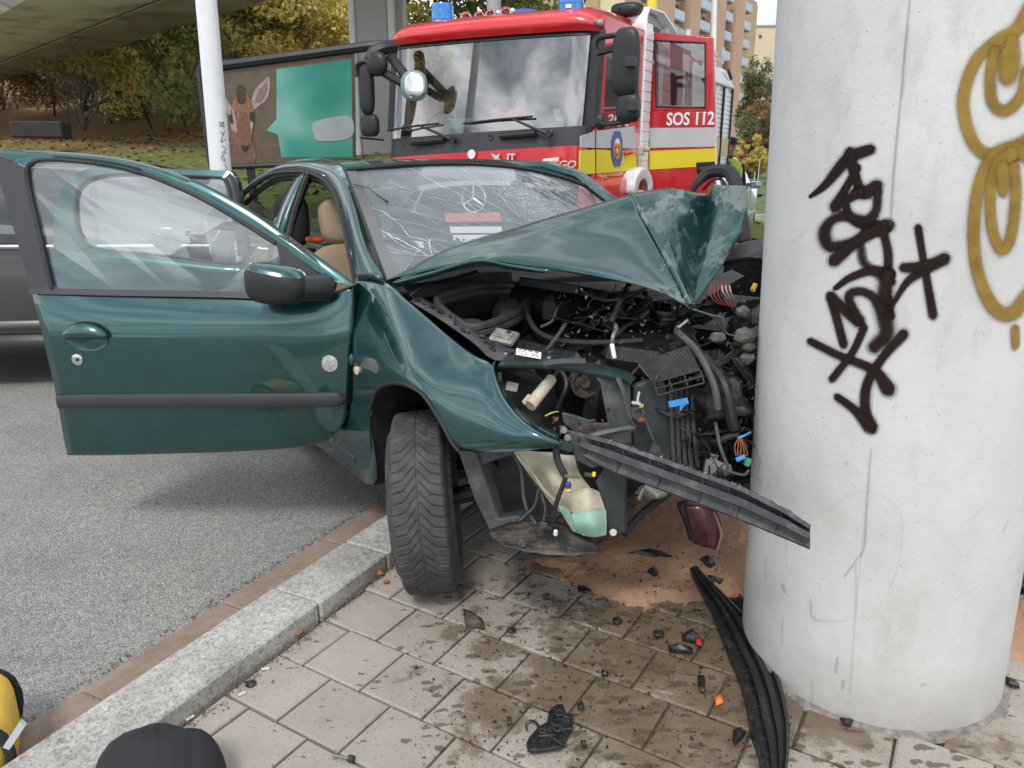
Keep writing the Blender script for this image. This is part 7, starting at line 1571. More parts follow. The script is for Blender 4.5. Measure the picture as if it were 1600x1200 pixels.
skinned('body', [pp(0, 0, .88), pp(0, .01, 1.12), pp(0, .02, 1.30), pp(0, 0, 1.38), pp(0, -.01, 1.47), pp(.19, .02, 1.29), pp(.24, .0, 1.02), pp(.22, -.12, .82), pp(-.19, .02, 1.29), pp(-.24, .02, 1.02), pp(-.22, -.12, .84), pp(.10, 0, .80), pp(.11, -.02, .47), pp(.12, .03, .09), pp(.13, -.12, .04), pp(-.10, 0, .80), pp(-.11, -.02, .47), pp(-.12, .05, .09), pp(-.13, -.10, .04), pp(.2, -.19, .79), pp(-.2, -.19, .81)],
 [(0, 1), (1, 2), (2, 3), (3, 4), (2, 5), (5, 6), (6, 7), (2, 8), (8, 9), (9, 10), (0, 11), (11, 12), (12, 13), (13, 14), (0, 15), (15, 16), (16, 17), (17, 18), (7, 19), (10, 20)],
 [(.15, .11), (.145, .11), (.16, .11), .06, .055, .065, .05, .035, .065, .05, .035, .09, .06, .045, .04, .09, .06, .045, .04, .03, .03], navy, per)
m = MB(); m.grid([[pp(math.cos(a) * rx, math.sin(a) * ry, z) for a in np.linspace(0, 2 * math.pi, 21)[:-1]] for z, rx, ry in ((.86, .205, .15), (1.05, .20, .15), (1.25, .215, .15), (1.36, .17, .12), (1.41, .09, .08))], close=True); m.build('vest', hivis, per, ang=60)
for z_ in (.98, 1.14):
    m = MB(); m.grid([[pp(math.cos(a) * .207, math.sin(a) * .156, z_ + k) for a in np.linspace(0, 2 * math.pi, 21)[:-1]] for k in (0, .05)], close=True); m.build('reflective_band', silverband, per)
hG = blob(pp(0, -.01, 1.58), (.077, .095, .115), 2.1, 20, 14)
m = MB(); m.grid(hG, close=True); m.ball(pp(.03, -.105, 1.57), (.014, .02, .022)); m.ball(pp(.078, 0, 1.58), (.012, .025, .035)); m.ball(pp(-.078, 0, 1.58), (.012, .025, .035)); hdp = m.build('head', skin, per, ang=60)
m = MB(); m.ball(pp(.03, -.09, 1.60), .01); m.ball(pp(-.03, -.09, 1.60), .01); m.build('eye', blackprint, hdp)
m = MB(); m.box(pp(0, -.10, 1.525), (.04, .006, .008)); m.build('mouth', M('lip', (.25, .1, .08), rough=.6, var=0), hdp)
m = MB(); G = [[pp(r * math.cos(a) * 1.0, r * math.sin(a) * 1.15 - .01, z) for a in np.linspace(0, 2 * math.pi, 21)[:-1]] for r, z in ((.088, 1.615), (.092, 1.65), (.085, 1.69), (.05, 1.715), (.004, 1.72))]; m.grid(G, close=True); m.prism([pp(.085, -.05, 1.625), pp(.11, -.12, 1.615), pp(.06, -.20, 1.605), pp(.0, -.19, 1.61), pp(-.07, -.08, 1.625)], (0, 0, .012)); m.build('cap', navy, per, ang=50)
# ================================================================== TREES
def leafmat(name, stops, tr=.4):
    stops = [(p_, tuple(min(.7, (q * .84 + .16 * sum(c_) / 3) * 1.7) for q in c_)) for p_, c_ in stops]
    m, nd, lk, B, geo = newmat(name)
    at = nd.new('ShaderNodeAttribute'); at.attribute_name = 'tone'
    f = nd_math(nd, lk, 'ADD', nd_math(nd, lk, 'MULTIPLY', at.outputs['Fac'], .55), nd_math(nd, lk, 'MULTIPLY', nz(nd, lk, geo, .55, 5, .6), .55))
    c = ramp(nd, lk, f, stops); lk.new(c, B.inputs['Base Color']); B.inputs['Roughness'].default_value = .6
    tl2 = nd.new('ShaderNodeBsdfTranslucent'); lk.new(c, tl2.inputs[0]); mi = nd.new('ShaderNodeMixShader'); mi.inputs[0].default_value = tr
    lk.new(B.outputs[0], mi.inputs[1]); lk.new(tl2.outputs[0], mi.inputs[2]); lk.new(mi.outputs[0], nd['Material Output'].inputs[0]); return m
olive = leafmat('olive_leaves', [(.25, (.05, .065, .016)), (.45, (.12, .135, .03)), (.6, (.24, .22, .05)), (.78, (.44, .32, .06))])
gold = leafmat('golden_leaves', [(.25, (.13, .125, .028)), (.45, (.32, .25, .045)), (.62, (.54, .37, .06)), (.8, (.6, .34, .05))])
green_l = leafmat('green_leaves', [(.25, (.06, .09, .025)), (.5, (.14, .18, .05)), (.75, (.28, .30, .08))])
brownl = leafmat('russet_leaves', [(.25, (.09, .055, .024)), (.5, (.18, .115, .045)), (.75, (.32, .20, .075))])
redl = leafmat('crimson_leaves', [(.3, (.12, .02, .015)), (.6, (.30, .06, .04)), (.8, (.42, .14, .07))])
willowl = leafmat('grey_green_leaves', [(.3, (.06, .075, .035)), (.55, (.13, .15, .07)), (.8, (.22, .23, .11))])
barkm = M('bark', (.055, .042, .032), rough=.9, var=.35, vs=8, bump=.02, bs=30)
def leaves(name, cl, n, size, mat, par, drop=0.0):
    """leaf-sized faces spread through clumps; cl = list of (centre, radii)"""
    cl_c = np.array([c for c, r in cl]); cl_r = np.array([r for c, r in cl]); wv = cl_r.prod(axis=1) ** .6; wv /= wv.sum()
    k = RS.choice(len(cl), n, p=wv); u = RS.normal(size=(n, 3)); u /= np.linalg.norm(u, axis=1)[:, None]; rr = RS.uniform(.25, 1.0, (n, 1)) ** .45
    C = cl_c[k] + u * rr * cl_r[k] * (1 + .25 * RS.normal(size=(n, 1)) * .5)
    if drop: C[:, 2] -= drop * RS.uniform(0, 1, n) ** 2
    a = RS.normal(size=(n, 3)); a /= np.linalg.norm(a, axis=1)[:, None]; b = RS.normal(size=(n, 3)); b -= (a * b).sum(1)[:, None] * a; b /= np.linalg.norm(b, axis=1)[:, None]
    s = size * RS.uniform(.55, 1.35, (n, 1)); 
    V = np.stack([C - a * s, C + b * s * .55, C + a * s, C - b * s * .55], axis=1).reshape(-1, 3) - base_of(par)
    me = bpy.data.meshes.new(name); me.vertices.add(4 * n); me.vertices.foreach_set('co', V.astype(np.float32).ravel())
    me.loops.add(4 * n); me.loops.foreach_set('vertex_index', np.arange(4 * n, dtype=np.int32)); me.polygons.add(n); me.polygons.foreach_set('loop_start', np.arange(0, 4 * n, 4, dtype=np.int32)); me.polygons.foreach_set('loop_total', np.full(n, 4, dtype=np.int32))
    t_ = me.attributes.new('tone', 'FLOAT', 'FACE'); ct = RS.uniform(0, 1, len(cl)); t_.data.foreach_set('value', (.55 * ct[k] + .45 * RS.uniform(0, 1, n)).astype(np.float32))
    me.update(); me.validate(); me.materials.append(mat); o = bpy.data.objects.new(name, me); COL.objects.link(o); o.parent = par; return o
def branch(mb, p, d, L_, r, lev, tips):
    pts = [p]; d = d / np.linalg.norm(d); n = 4
    for i in range(n): d = d + .22 * np.array([random.gauss(0, 1), random.gauss(0, 1), random.gauss(0, .6)]); d /= np.linalg.norm(d); pts.append(pts[-1] + d * L_ / n)
    mb.tube(pts, [r * (1 - .55 * i / n) for i in range(n + 1)], 7 if lev < 1 else 5, False)
    if lev >= 2: tips.append(pts[-1]); tips.append(pts[2]); return
    for k in range(4 if lev == 0 else 3):
        j = random.choice((2, 3, 4)); a = random.uniform(0, 6.28); e_ = d + .95 * np.array([math.cos(a), math.sin(a), random.uniform(-.1, .7)]); branch(mb, pts[j], e_, L_ * random.uniform(.5, .72), r * .5, lev + 1, tips)
def tree(P, h, rad_, mat, n, size, label, name='broadleaf_tree', cat='tree', group=None, trunk=.3, low=.25, drop=0.0, nb=14, squash=1.0, tr_r=.16):
    P = np.array(P, float); t = thing(name, label, cat, P, group); mb = MB(); tips = []
    branch(mb, P - np.array([0, 0, .2]), np.array([random.uniform(-.1, .1), random.uniform(-.1, .1), 1.0]), h * .55, tr_r, 0, tips); mb.build('trunk', barkm, t)
    cl = []
    for q in tips:
        if q[2] > P[2] + h * low * .8: cl.append((q, (rad_ * .22, rad_ * .22, rad_ * .18)))
    for _ in range(nb):
        a = random.uniform(0, 6.28); z = random.uniform(low, 1.0); env = math.sin(math.pi * min(1, (z - low * .6) / (1.12 - low * .6))) ** .6; r = rad_ * env * random.uniform(.35, .95)
        s_ = rad_ * random.uniform(.2, .38); cl.append((P + np.array([r * math.cos(a), r * math.sin(a), h * z]), (s_, s_, s_ * .75 * squash)))
    leaves('crown', cl, n, size, mat, t, drop); return t
spec = [
 (20, 41, 13.0, 4.4, olive, 'wide olive tree rising behind the bridge edge at the far left'),
 (140, 34, 11.0, 3.8, olive, 'yellowing tree above the dark stone block'),
 (225, 31, 10.0, 3.4, olive, 'greener tree just left of the white pole top'),
 (300, 27, 7.0, 2.8, olive, 'bushy tree low on the bank left of the white pole'),
 (395, 27, 9.5, 3.3, olive, 'tall tree directly above the antelope poster'),
 (480, 31, 11.0, 3.6, gold, 'golden tree above the teal poster panel'),
 (540, 26, 9.0, 2.6, gold, 'gold leaved tree touching the left side of the grey column'),
 (665, 27, 10.0, 3.0, gold, 'yellow tree between grey column and left beacon'),
 (740, 29, 10.5, 3.4, green_l, 'green tree standing behind the air horns'),
 (840, 31, 11.0, 3.3, green_l, 'dark green tree between blue dome and right beacon'),
 (100, 45, 15.0, 4.8, green_l, 'high green tree at the back of the wooded bank far left'),
 (330, 38, 14.0, 4.6, gold, 'tall yellow crowned tree at the back behind the white pole'),
 (600, 38, 14.5, 4.4, olive, 'tall olive tree at the back behind the grey column')]
for x_, Y_, h_, r_, mt, lab in spec:
    p = wy(x_, 244, Y_); p[2] = hz(p[0], p[1]) if p[0] < 6 else 0
    tree(p, h_, r_, mt, 15000, .105 if Y_ < 30 else .13, lab, nb=30, low=.12, group='autumn trees on the bank')
# shrubs along the foot of the trees
bs = [(15, 38, 5.0, 2.8, olive, 'olive shrub at the very left end of the bank'), (95, 33, 4.8, 2.8, brownl, 'brown thinning shrub behind the stone block'), (185, 28.5, 4.4, 2.6, olive, 'rounded olive shrub half way along the bank'),
      (245, 26, 4.2, 2.3, gold, 'golden shrub left of the white pole'), (300, 24, 3.8, 2.0, green_l, 'green shrub close behind the white pole'), (400, 20, 4.4, 2.0, olive, 'shrub hidden behind the antelope poster'), (500, 20, 4.6, 2.1, gold, 'shrub behind the teal poster panel')]
for x_, Y_, h_, r_, mt, lab in bs:
    p = wy(x_, 244, Y_); p[2] = hz(p[0], p[1]); tree(p, h_, r_, mt, 9000, .075, lab, name='shrub', cat='shrub', nb=16, low=.12, tr_r=.05, group='shrubs along the bank')
# bare twiggy bush
p = wy(130, 196, 17.5); t = thing('bare_bush', 'leafless dark twiggy bush on the bank right of the stone block', 'bush', p)
mb = MB()
for _ in range(9):
    tips = []; a = random.uniform(0, 6.28); branch(mb, p + np.array([0, 0, -.1]), np.array([math.cos(a) * .9, math.sin(a) * .4, 1.0]), random.uniform(.8, 1.25), .022, 0, tips)
mb.build('stem', M('dark_twig', (.035, .025, .025), rough=.9, var=.3), t)
# fallen leaves scattered on the bank
def scatter_leaves():
    n = 9000; X = RS.uniform(-22, 3, n); Y = RS.uniform(10, 26, n); Z = np.array([hz(a, b) for a, b in zip(X, Y)]) + .02; t = thing('fallen_leaves', '', '', (0, 0, 0))
    return t, X, Y, Z
n = 9000; X = RS.uniform(-22, 3, n); Y = RS.uniform(9.5, 26, n); C = np.stack([X, Y, [hz(a, b) + .025 for a, b in zip(X, Y)]], axis=1); s = RS.uniform(.03, .075, (n, 1)); a = RS.normal(size=(n, 3)) * (1, 1, .25); a /= np.linalg.norm(a, axis=1)[:, None]; b = np.cross(a, RS.normal(size=(n, 3)) * .3 + (0, 0, 1)); 
V = np.stack([C - a * s, C + b * s * .6, C + a * s, C - b * s * .6], axis=1).reshape(-1, 3); me = bpy.data.meshes.new('leaf_litter'); me.from_pydata(V.tolist(), [], np.arange(4 * n).reshape(-1, 4).tolist()); me.materials.append(M('litter', (.26, .14, .05), rough=.9, var=.6, vs=3)); o = bpy.data.objects.new('leaf_litter', me); COL.objects.link(o); o['kind'] = 'stuff'; tag(o, 'brown and orange fallen leaves strewn over the grass bank', 'leaf litter')
# right-hand background trees
p = wy(1178, 244, 42); p[2] = .9; tree(p, 5.4, 1.15, willowl, 12000, .075, 'grey green weeping birch in front of the beige building', name='weeping_birch', nb=30, low=.14, drop=.9, squash=1.6)
p = wy(1168, 244, 30); p[2] = .5; tree(p, 1.9, .5, redl, 4000, .045, 'small red leaved bush below the weeping birch', name='shrub', cat='shrub', nb=12, low=.2, tr_r=.05)
p = wy(1190, 244, 29); p[2] = .5; tree(p, 1.7, .5, gold, 4000, .045, 'yellow bush between red bush and pier', name='shrub', cat='shrub', nb=12, low=.15, tr_r=.05)
p = wy(1153, 244, 29); p[2] = .5; tree(p, 1.6, .4, gold, 3000, .045, 'low yellow bush beside the tail of the fire engine', name='shrub', cat='shrub', nb=10, low=.15, tr_r=.05)
p = wy(1200, 244, 38); p[2] = .8; tree(p, 3.8, 1.0, brownl, 7000, .07, 'russet tree half hidden by the pier edge', nb=22, low=.2)
p = wy(1175, 244, 33); p[2] = .6; tree(p, 1.0, .9, leafmat('mauve_leaves', [(.3, (.08, .06, .08)), (.6, (.2, .15, .19)), (.8, (.28, .22, .2))]), 5000, .05, 'low mauve shrub bed under the red and yellow bushes', name='shrub', cat='shrub', nb=14, low=.1, tr_r=.03)
p = wy(1182, 300, 24); p[2] = .25; t = thing('young_tree', 'thin staked sapling with a pale stem on the lawn', 'sapling', p); mb = MB(); mb.tube([p, p + np.array([.02, 0, 1.1])], [.022, .014], 6); mb.tube([p + np.array([-.1, 0, 0]), p + np.array([-.1, 0, .7])], .018, 6); mb.build('trunk', M('pale_stem', (.5, .48, .42), rough=.8, var=.1), t); mb = MB(); mb.lathe([(.18, 0), (.2, .06), (.02, .05)], p, (0, 0, 1), 14); mb.build('mulch_ring', darkp, t)
# ================================================================== BUILDINGS
Q = 2.5
bl = thing('apartment_block', 'apartment block with brown fins and pale blue balconies above the fire engine roof', 'apartment block', wy(1050, 244, 125))
fp1 = np.array([17.5 * Q, 60 * Q, 0]); fd_ = np.array([.615, 1, 0]); fd_ /= np.linalg.norm(fd_); fn = np.array([fd_[1], -fd_[0], 0])   # faces left/towards us
def bt(x):     # distance along the facade under a pixel column
    d = ray(x, 150); A = np.array([[d[0], -fd_[0]], [d[1], -fd_[1]]]); r = np.linalg.solve(A, fp1[:2]); return r[1]
ZR = 10.4 * Q + 1.2
ochre = M('ochre_render', (.42, .33, .18), rough=.9, var=.06, vs=.3); brown_f = M('brown_fin_render', (.48, .31, .21), rough=.9, var=.06, vs=.3); balc = M('balcony_blue', (.42, .50, .58), rough=.5, var=.05, vs=.5); logg = M('loggia_wall', (.30, .30, .30), rough=.9, var=.1); winm = M('far_window', (.06, .07, .09), rough=.15, var=.2)
m = MB()
def fbox(m, t0, t1, z0, z1, o0, o1):
    P = [fp1 + fd_ * t + fn * o for t, o in ((t0, o0), (t1, o0), (t1, o1), (t0, o1))]; P = [p + np.array([0, 0, z0]) for p in P]; m.prism(P, (0, 0, z1 - z0))
tL = bt(930); fbox(m, tL, 0, 0, ZR, -12, 0); m.build('wall', ochre, bl, ang=0)
fins = [(1004, 1030), (1054, 1070), (1095, 1110), (1126, 1140)]
for xa, xb in fins:
    m = MB(); fbox(m, bt(xa), bt(xb), 0, ZR + .8, .002, 1.6); m.build('fin', brown_f, bl, ang=0)
bays = [(1030, 1047), (1070, 1087), (1110, 1122), (1140, 1151)]
H0 = 2.8
for xa, xb in bays:
    for k in range(2, 11):
        z = k * H0 - .6
        if z + 2 > ZR: continue
        m = MB(); fbox(m, bt(xa), bt(xb), z, z + 1.15, 1.0, 1.5); b_ = m.build('balcony', balc, bl, ang=0)
        m = MB(); fbox(m, bt(xa), bt(xb), z - .2, z - .01, .005, 1.48); m.build('balcony_floor', logg, b_, ang=0)
        m = MB(); fbox(m, bt(xa) + .3, bt(xb) - .3, z + .9, z + 2.3, .004, .06); m.build('window', winm, bl, ang=0)
for xa, xb in ((1047.5, 1053), (1087.5, 1094), (1122.5, 1125.5), (994, 1003), (972, 985)):
    for k in range(2, 11):
        z = k * H0 + .3
        if z + 1.5 > ZR: continue
        w_ = (bt(xb) - bt(xa)); m = MB(); fbox(m, bt(xa) + w_ * .15, bt(xb) - w_ * .15, z, z + 1.4, .004, .08); m.build('window', winm, bl, ang=0)
m = MB(); fbox(m, tL, 0, ZR, ZR + .5, -12, -.2); m.build('roof', logg, bl, ang=0)
cream_r = M('cream_render', (.66, .57, .36), rough=.9, var=.03, vs=.3)
cb_ = thing('cream_building', 'plain cream gable wall with a white strip rising behind the right beacon', 'building', wy(940, 244, 95))
def zbox(m, x0, x1, Y, dpt, z0, z1):
    a, b = wy(x0, 244, Y)[0], wy(x1, 244, Y)[0]; m.prism([(a, Y, z0), (b, Y, z0), (b, Y + dpt, z0), (a, Y + dpt, z0)], (0, 0, z1 - z0))
m = MB(); zbox(m, 931, 967, 95, 14, 0, 30); m.build('wall', cream_r, cb_, ang=0)
m = MB(); zbox(m, 905, 930.8, 95.3, 13, 0, 26); wwl = m.build('white_wall', M('white_render', (.66, .67, .68), rough=.9, var=.04), cb_, ang=0)
m = MB(); zbox(m, 917, 923, 95.1, .15, 18.2, 20.2); m.build('window', winm, cb_, ang=0)
bb = thing('beige_building', 'plain beige building with two small windows beside the pier', 'building', wy(1190, 244, 170))
ysl = 170; zt = wy(1160, 42, ysl)[2]
m = MB(); zbox(m, 1140, 1300, ysl, 14, 0, zt); m.build('wall', M('beige_render', (.62, .52, .37), rough=.9, var=.03, vs=.2), bb, ang=0)
m = MB(); zbox(m, 1139, 1301, ysl - .2, 14.4, zt, zt + .35); m.build('roof_edge', logg, bb, ang=0)
for x0, x1 in ((1158, 1164), (1170, 1175)):
    for y_ in (50, 78, 106):
        if y_ > 60 and x0 > 1000: continue
        z1_, z0_ = wy(x0, y_, ysl)[2], wy(x0, y_ + 10, ysl)[2]; m = MB(); zbox(m, x0, x1, ysl - .12, .1, z0_, z1_); wn = m.build('window', M('pale_blind', (.45, .44, .42), rough=.6, var=.1), bb, ang=0); m = MB(); zbox(m, x0 + .3, x1 - .3, ysl - .16, .03, z0_ + .1, (z0_ + z1_) / 2); m.build('pane', winm, wn, ang=0)
print('background ok')
# ================================================================== SPILL, SAND AND DEBRIS
sandm, nd, lk, B, geo = newmat('absorbent_sand')
c = ramp(nd, lk, nz(nd, lk, geo, 14, 7, .7), [(.3, (.56, .30, .17)), (.7, (.74, .43, .27))])
c = mixc(nd, lk, .5, c, ramp(nd, lk, nz(nd, lk, geo, 420, 3, .8), [(.35, (.26, .12, .07)), (.65, (.84, .58, .40))]))
c = mixc(nd, lk, ramp(nd, lk, nz(nd, lk, geo, 11, 9, .8), [(.63, (0, 0, 0)), (.69, (.8, .8, .8))]), c, (.06, .035, .022))
lk.new(c, B.inputs['Base Color']); B.inputs['Roughness'].default_value = .9; mbump(nd, lk, B, nz(nd, lk, geo, 260, 5, .7), .010)
sand_poly = [wz(*p) for p in ((862, 878), (925, 915), (1000, 938), (1060, 935), (1120, 925), (1165, 930), (1175, 880), (1175, 790), (1100, 760), (990, 770), (960, 830), (900, 860))]
SC = np.mean(sand_poly, 0)
def inside(p, poly):
    r = False; n = len(poly)
    for i in range(n):
        a, b = poly[i], poly[(i + 1) % n]
        if (a[1] > p[1]) != (b[1] > p[1]) and p[0] < (b[0] - a[0]) * (p[1] - a[1]) / (b[1] - a[1]) + a[0]: r = not r
    return r
def pd(p, poly):
    best = 9
    for i in range(len(poly)):
        a, b = np.array(poly[i][:2]), np.array(poly[(i + 1) % len(poly)][:2]); t = np.clip(np.dot(p - a, b - a) / np.dot(b - a, b - a), 0, 1); best = min(best, np.linalg.norm(p - (a + (b - a) * t)))
    return best
def sandpatch(poly, name, label, amp=.022):
    P = np.array(poly)[:, :2]; x0, y0 = P.min(0) - .1; x1, y1 = P.max(0) + .1; st_ = .008; G = []
    xs = np.arange(x0, x1, st_); ys = np.arange(y0, y1, st_)
    for y in ys:
        row = []
        for x in xs:
            d_ = pd(np.array([x, y]), poly) * (1 if inside((x, y), poly) else -1)
            h = .012 + d_ * .34 + .02 * noise.noise((x * 9, y * 9, 2)) + .007 * noise.noise((x * 40, y * 40, 1))
            row.append((x, y, max(-.02, min(h, amp + .010 * noise.noise((x * 7, y * 7, 5)) + .004 * noise.noise((x * 50, y * 50, 7))))))
        G.append(row)
    m = MB(); m.grid(G); o = m.build(name, sandm, kind='stuff', ang=60); tag(o, label, 'sand'); return o
sandpatch(sand_poly, 'absorbent_sand', 'orange brown absorbent sand poured under the crushed front beside the pier')
sandpatch([wz(*p) for p in ((1572, 965), (1572, 1010), (1600, 1030), (1700, 1040), (1700, 950), (1600, 940))], 'absorbent_sand', 'small strip of sand right of the pier at the picture edge', .012)
crumb = M('black_crumbs', (.02, .017, .015), rough=.7, var=.4, vs=90)
m = MB()
for i in range(4200):
    if i % 2:
        x_, y_ = random.gauss(1010, 130), random.gauss(930, 55)
    else: x_, y_ = random.uniform(640, 1240), random.uniform(870, 1200)
    if not (560 < x_ < 1560 and 850 < y_ < 1230): continue
    p = wz(x_, y_, .003)
    if np.hypot(p[0] - PC[0], p[1] - PC[1]) < PR: continue
    if inside(p, sand_poly): p = p + np.array([0, 0, .02])
    s_ = random.choice((.0012, .0018, .0025, .004)) * random.uniform(.6, 1.2); m.add([p + np.array([random.gauss(0, s_), random.gauss(0, s_), abs(random.gauss(0, s_ * .6))]) for _ in range(4)], [(0, 1, 2), (0, 2, 3), (0, 3, 1), (1, 3, 2)])
o = m.build('plastic_crumbs', crumb, kind='stuff', ang=0); tag(o, 'tiny black plastic crumbs and glass dust scattered over the paving and sand', 'debris')
# hand-picked shards: (px polygon, height, label, material)
shardm = M('shard_black', (.018, .018, .019), rough=.4, var=.3, vs=40, dirt=(.08, .07, .06), dirt_amt=.3, dirt_s=40)
def shard(pts, h, label, mat=shardm, name='plastic_shard', th_=.004, curl=.01, grp=None):
    P = [wz(a, b, .004) for a, b in pts]; c_ = np.mean(P, 0); m = MB(); n = len(P)
    ring = [p + np.array([0, 0, random.uniform(0, h)]) for p in P]; mid = [c_ * .5 + p * .5 + np.array([0, 0, curl]) for p in P]
    V = ring + mid + [c_ + np.array([0, 0, curl * 1.3])]; F = [(i, (i + 1) % n, n + (i + 1) % n, n + i) for i in range(n)] + [(n + i, n + (i + 1) % n, 2 * n) for i in range(n)]
    m.add(V, F); o = m.build(name, mat, ang=20, solid=th_); tag(o, label, 'debris', grp); return o
shard([(724, 960), (738, 962), (752, 972), (757, 984), (742, 983), (728, 980)], .02, 'grey brown bent shard lying alone left of the spill, near the front tyre', M('shard_dusty', (.07, .062, .05), rough=.6, var=.4, vs=40), curl=.02)
shard([(793, 985), (803, 984), (806, 990), (799, 993), (793, 991)], .01, 'small black shard right of the grey brown bent one')
shard([(903, 918), (915, 920), (925, 928), (912, 932), (904, 926)], .014, 'black splinter at the left end of the sand')
shard([(958, 968), (968, 967), (972, 974), (965, 978), (960, 975)], .012, 'black chip on the stained stones below the sand')
shard([(1020, 990), (1034, 989), (1038, 996), (1030, 999), (1021, 997)], .014, 'black curled chip left of the red fragment')
shard([(1042, 1018), (1060, 1014), (1080, 1018), (1082, 1028), (1062, 1024), (1046, 1020)], .022, 'jagged black piece just below the red fragment', curl=.02)
shard([(1066, 993), (1080, 990), (1092, 998), (1098, 1006), (1082, 1006), (1068, 1002)], .02, 'torn black scrap touching the red fragment', curl=.018)
shard([(1087, 1003), (1095, 1003), (1096, 1013), (1088, 1014)], .016, 'bright red plastic fragment among black scraps', redp, 'red_fragment', curl=.014)
shard([(1090, 1057), (1100, 1058), (1103, 1083), (1096, 1084), (1091, 1070)], .006, 'narrow black strip lying upright below the red fragment', curl=.006)
shard([(1117, 1094), (1127, 1090), (1129, 1104), (1119, 1105)], .014, 'small orange plastic fragment near the long rubber strip', orangep, 'orange_fragment', curl=.012)
shard([(903, 1103), (910, 1102), (914, 1112), (908, 1116), (902, 1114)], .015, 'black chip up right of the broken bracket')
shard([(792, 1126), (798, 1124), (799, 1136), (794, 1136)], .012, 'thin black chip left of the broken bracket')
shard([(908, 1162), (914, 1161), (915, 1170), (909, 1170)], .008, 'tiny black chip right of the broken bracket')
shard([(1312, 1126), (1332, 1128), (1328, 1136), (1318, 1134)], .006, 'flat black triangle on the paving at the foot of the pier')
shard([(1570, 1060), (1590, 1070), (1592, 1078), (1574, 1072)], .008, 'black sliver on the paving right of the pier')
shard([(940, 1052), (950, 1054), (949, 1060), (941, 1058)], .012, 'black chip in a joint under the brown stained stone')
shard([(1146, 1148), (1156, 1144), (1164, 1148), (1156, 1160), (1148, 1170), (1146, 1160)], .015, 'black crumpled twist beside the long rubber strip', curl=.015)
shard([(1140, 938), (1170, 935), (1185, 960), (1182, 975), (1165, 970), (1150, 960)], .03, 'heap of black broken plastic against the foot of the pier', curl=.03)
shard([(1100, 905), (1130, 912), (1125, 918), (1102, 911)], .02, 'black splinter at the tip of the long rubber strip', curl=.02)
for i, (x0, y0, x1, y1) in enumerate(((970, 872, 1055, 876), (1010, 900, 1030, 905), (1090, 880, 1120, 890))):
    o = shard([(x0, y0), (x0 + (x1 - x0) * .5, y0 - 5), (x1, y1), (x0 + (x1 - x0) * .6, y1 + 4)], .02, ['long black splinter lying on the orange sand', 'short black splinter in the middle of the sand', 'black splinter on the sand near the red lamp cover'][i], curl=.03)
# black clot by the kerb
p = wz(392, 1068, .008); m = MB(); G = blob(p, (.014, .012, .009), 2, 14, 9)
for row in G:
    for q in row: q += .005 * np.array([noise.noise(Vector(q * 90)), noise.noise(Vector(q * 95 + 3)), noise.noise(Vector(q * 80 + 7))])
m.grid(G, close=True); o = m.build('black_clot', shardm, ang=20); tag(o, 'small shrivelled black lump beside the kerb', 'debris')
# screw bottom centre
p, q = wz(519, 1180, .006), wz(545, 1185, .008); m = MB(); m.tube([p, q], .0035, 8); o = m.build('loose_screw', steel); m2 = MB(); m2.tube([q, q + (q - p) * .28], .009, 10); BASE[o.name] = np.zeros(3); m2.build('screw_head', rubber, o); tag(o, 'loose screw with black head lying at the bottom edge of the paving', 'screw')
# broken bracket: ribbed triangular casting
bk_ = thing('broken_bracket', 'ribbed black broken bracket with a curled hook lying on the paving at the bottom', 'broken part', wz(860, 1145))
outl = [(822, 1168), (826, 1158), (842, 1140), (854, 1134), (858, 1115), (870, 1105), (880, 1106), (884, 1120), (896, 1120), (894, 1142), (886, 1158), (874, 1172), (850, 1176), (828, 1178)]
m = MB(); P = [wz(a, b, .006) for a, b in outl]; m.prism(P, (0, 0, .012)); m.build('web', shardm, bk_, bevel=.002)
m = MB()
for a, b in (((826, 1170), (868, 1112)), ((868, 1112), (890, 1122)), ((890, 1122), (878, 1168)), ((878, 1168), (830, 1174)), ((846, 1142), (882, 1165)), ((852, 1170), (872, 1140)), ((860, 1128), (888, 1148)), ((838, 1150), (866, 1148)), ((872, 1140), (892, 1138))): m.tube([wz(*a, .020), wz(*b, .022)], .0035, 5)
m.build('rib', shardm, bk_)
m = MB()
for x_, y_, r in ((872, 1138, .010), (848, 1142, .007), (874, 1114, .009)): q = wz(x_, y_, .024); m.tube([q + np.array([r * math.cos(a), r * math.sin(a), 0]) for a in np.linspace(0, 6.283, 16)], .003, 5)
m.build('boss_ring', rubber, bk_)
m = MB(); m.tube(cr1([wz(845, 1142, .02), wz(838, 1130, .02), wz(828, 1127, .016), wz(822, 1133, .01), wz(823, 1141, .008)], 5), [.004] * 15 + [.003] * 6, 6); m.build('hook', shardm, bk_)
# long ribbed rubber strip lying on the ground
Lp = [(1077, 909), (1092, 930), (1112, 962), (1128, 1000), (1142, 1035), (1157, 1072), (1167, 1110), (1174, 1150), (1184, 1180), (1192, 1215), (1196, 1240)]
Rp = [(1087, 906), (1108, 922), (1138, 950), (1164, 975), (1184, 1008), (1204, 1045), (1218, 1080), (1227, 1115), (1231, 1150), (1230, 1190), (1226, 1225)]
Lc, Rc = cr1([wz(*p, .004) for p in Lp], 8), cr1([wz(*p, .004) for p in Rp], 8); G = []
prof_ = [(0, 0), (.02, .020), (.10, .024), (.12, .010), (.30, .010), (.32, .030), (.44, .032), (.46, .012), (.60, .012), (.62, .030), (.74, .032), (.76, .014), (.90, .012), (.92, .026), (1, .024), (1.0, 0)]
lift = [.045 * math.exp(-i / 10) for i in range(len(Lc))]
for i in range(len(Lc)):
    k = min(1, .35 + i / 25); G.append([Lc[i] * (1 - f) + Rc[i] * f + np.array([0, 0, h * k + lift[i]]) for f, h in prof_])
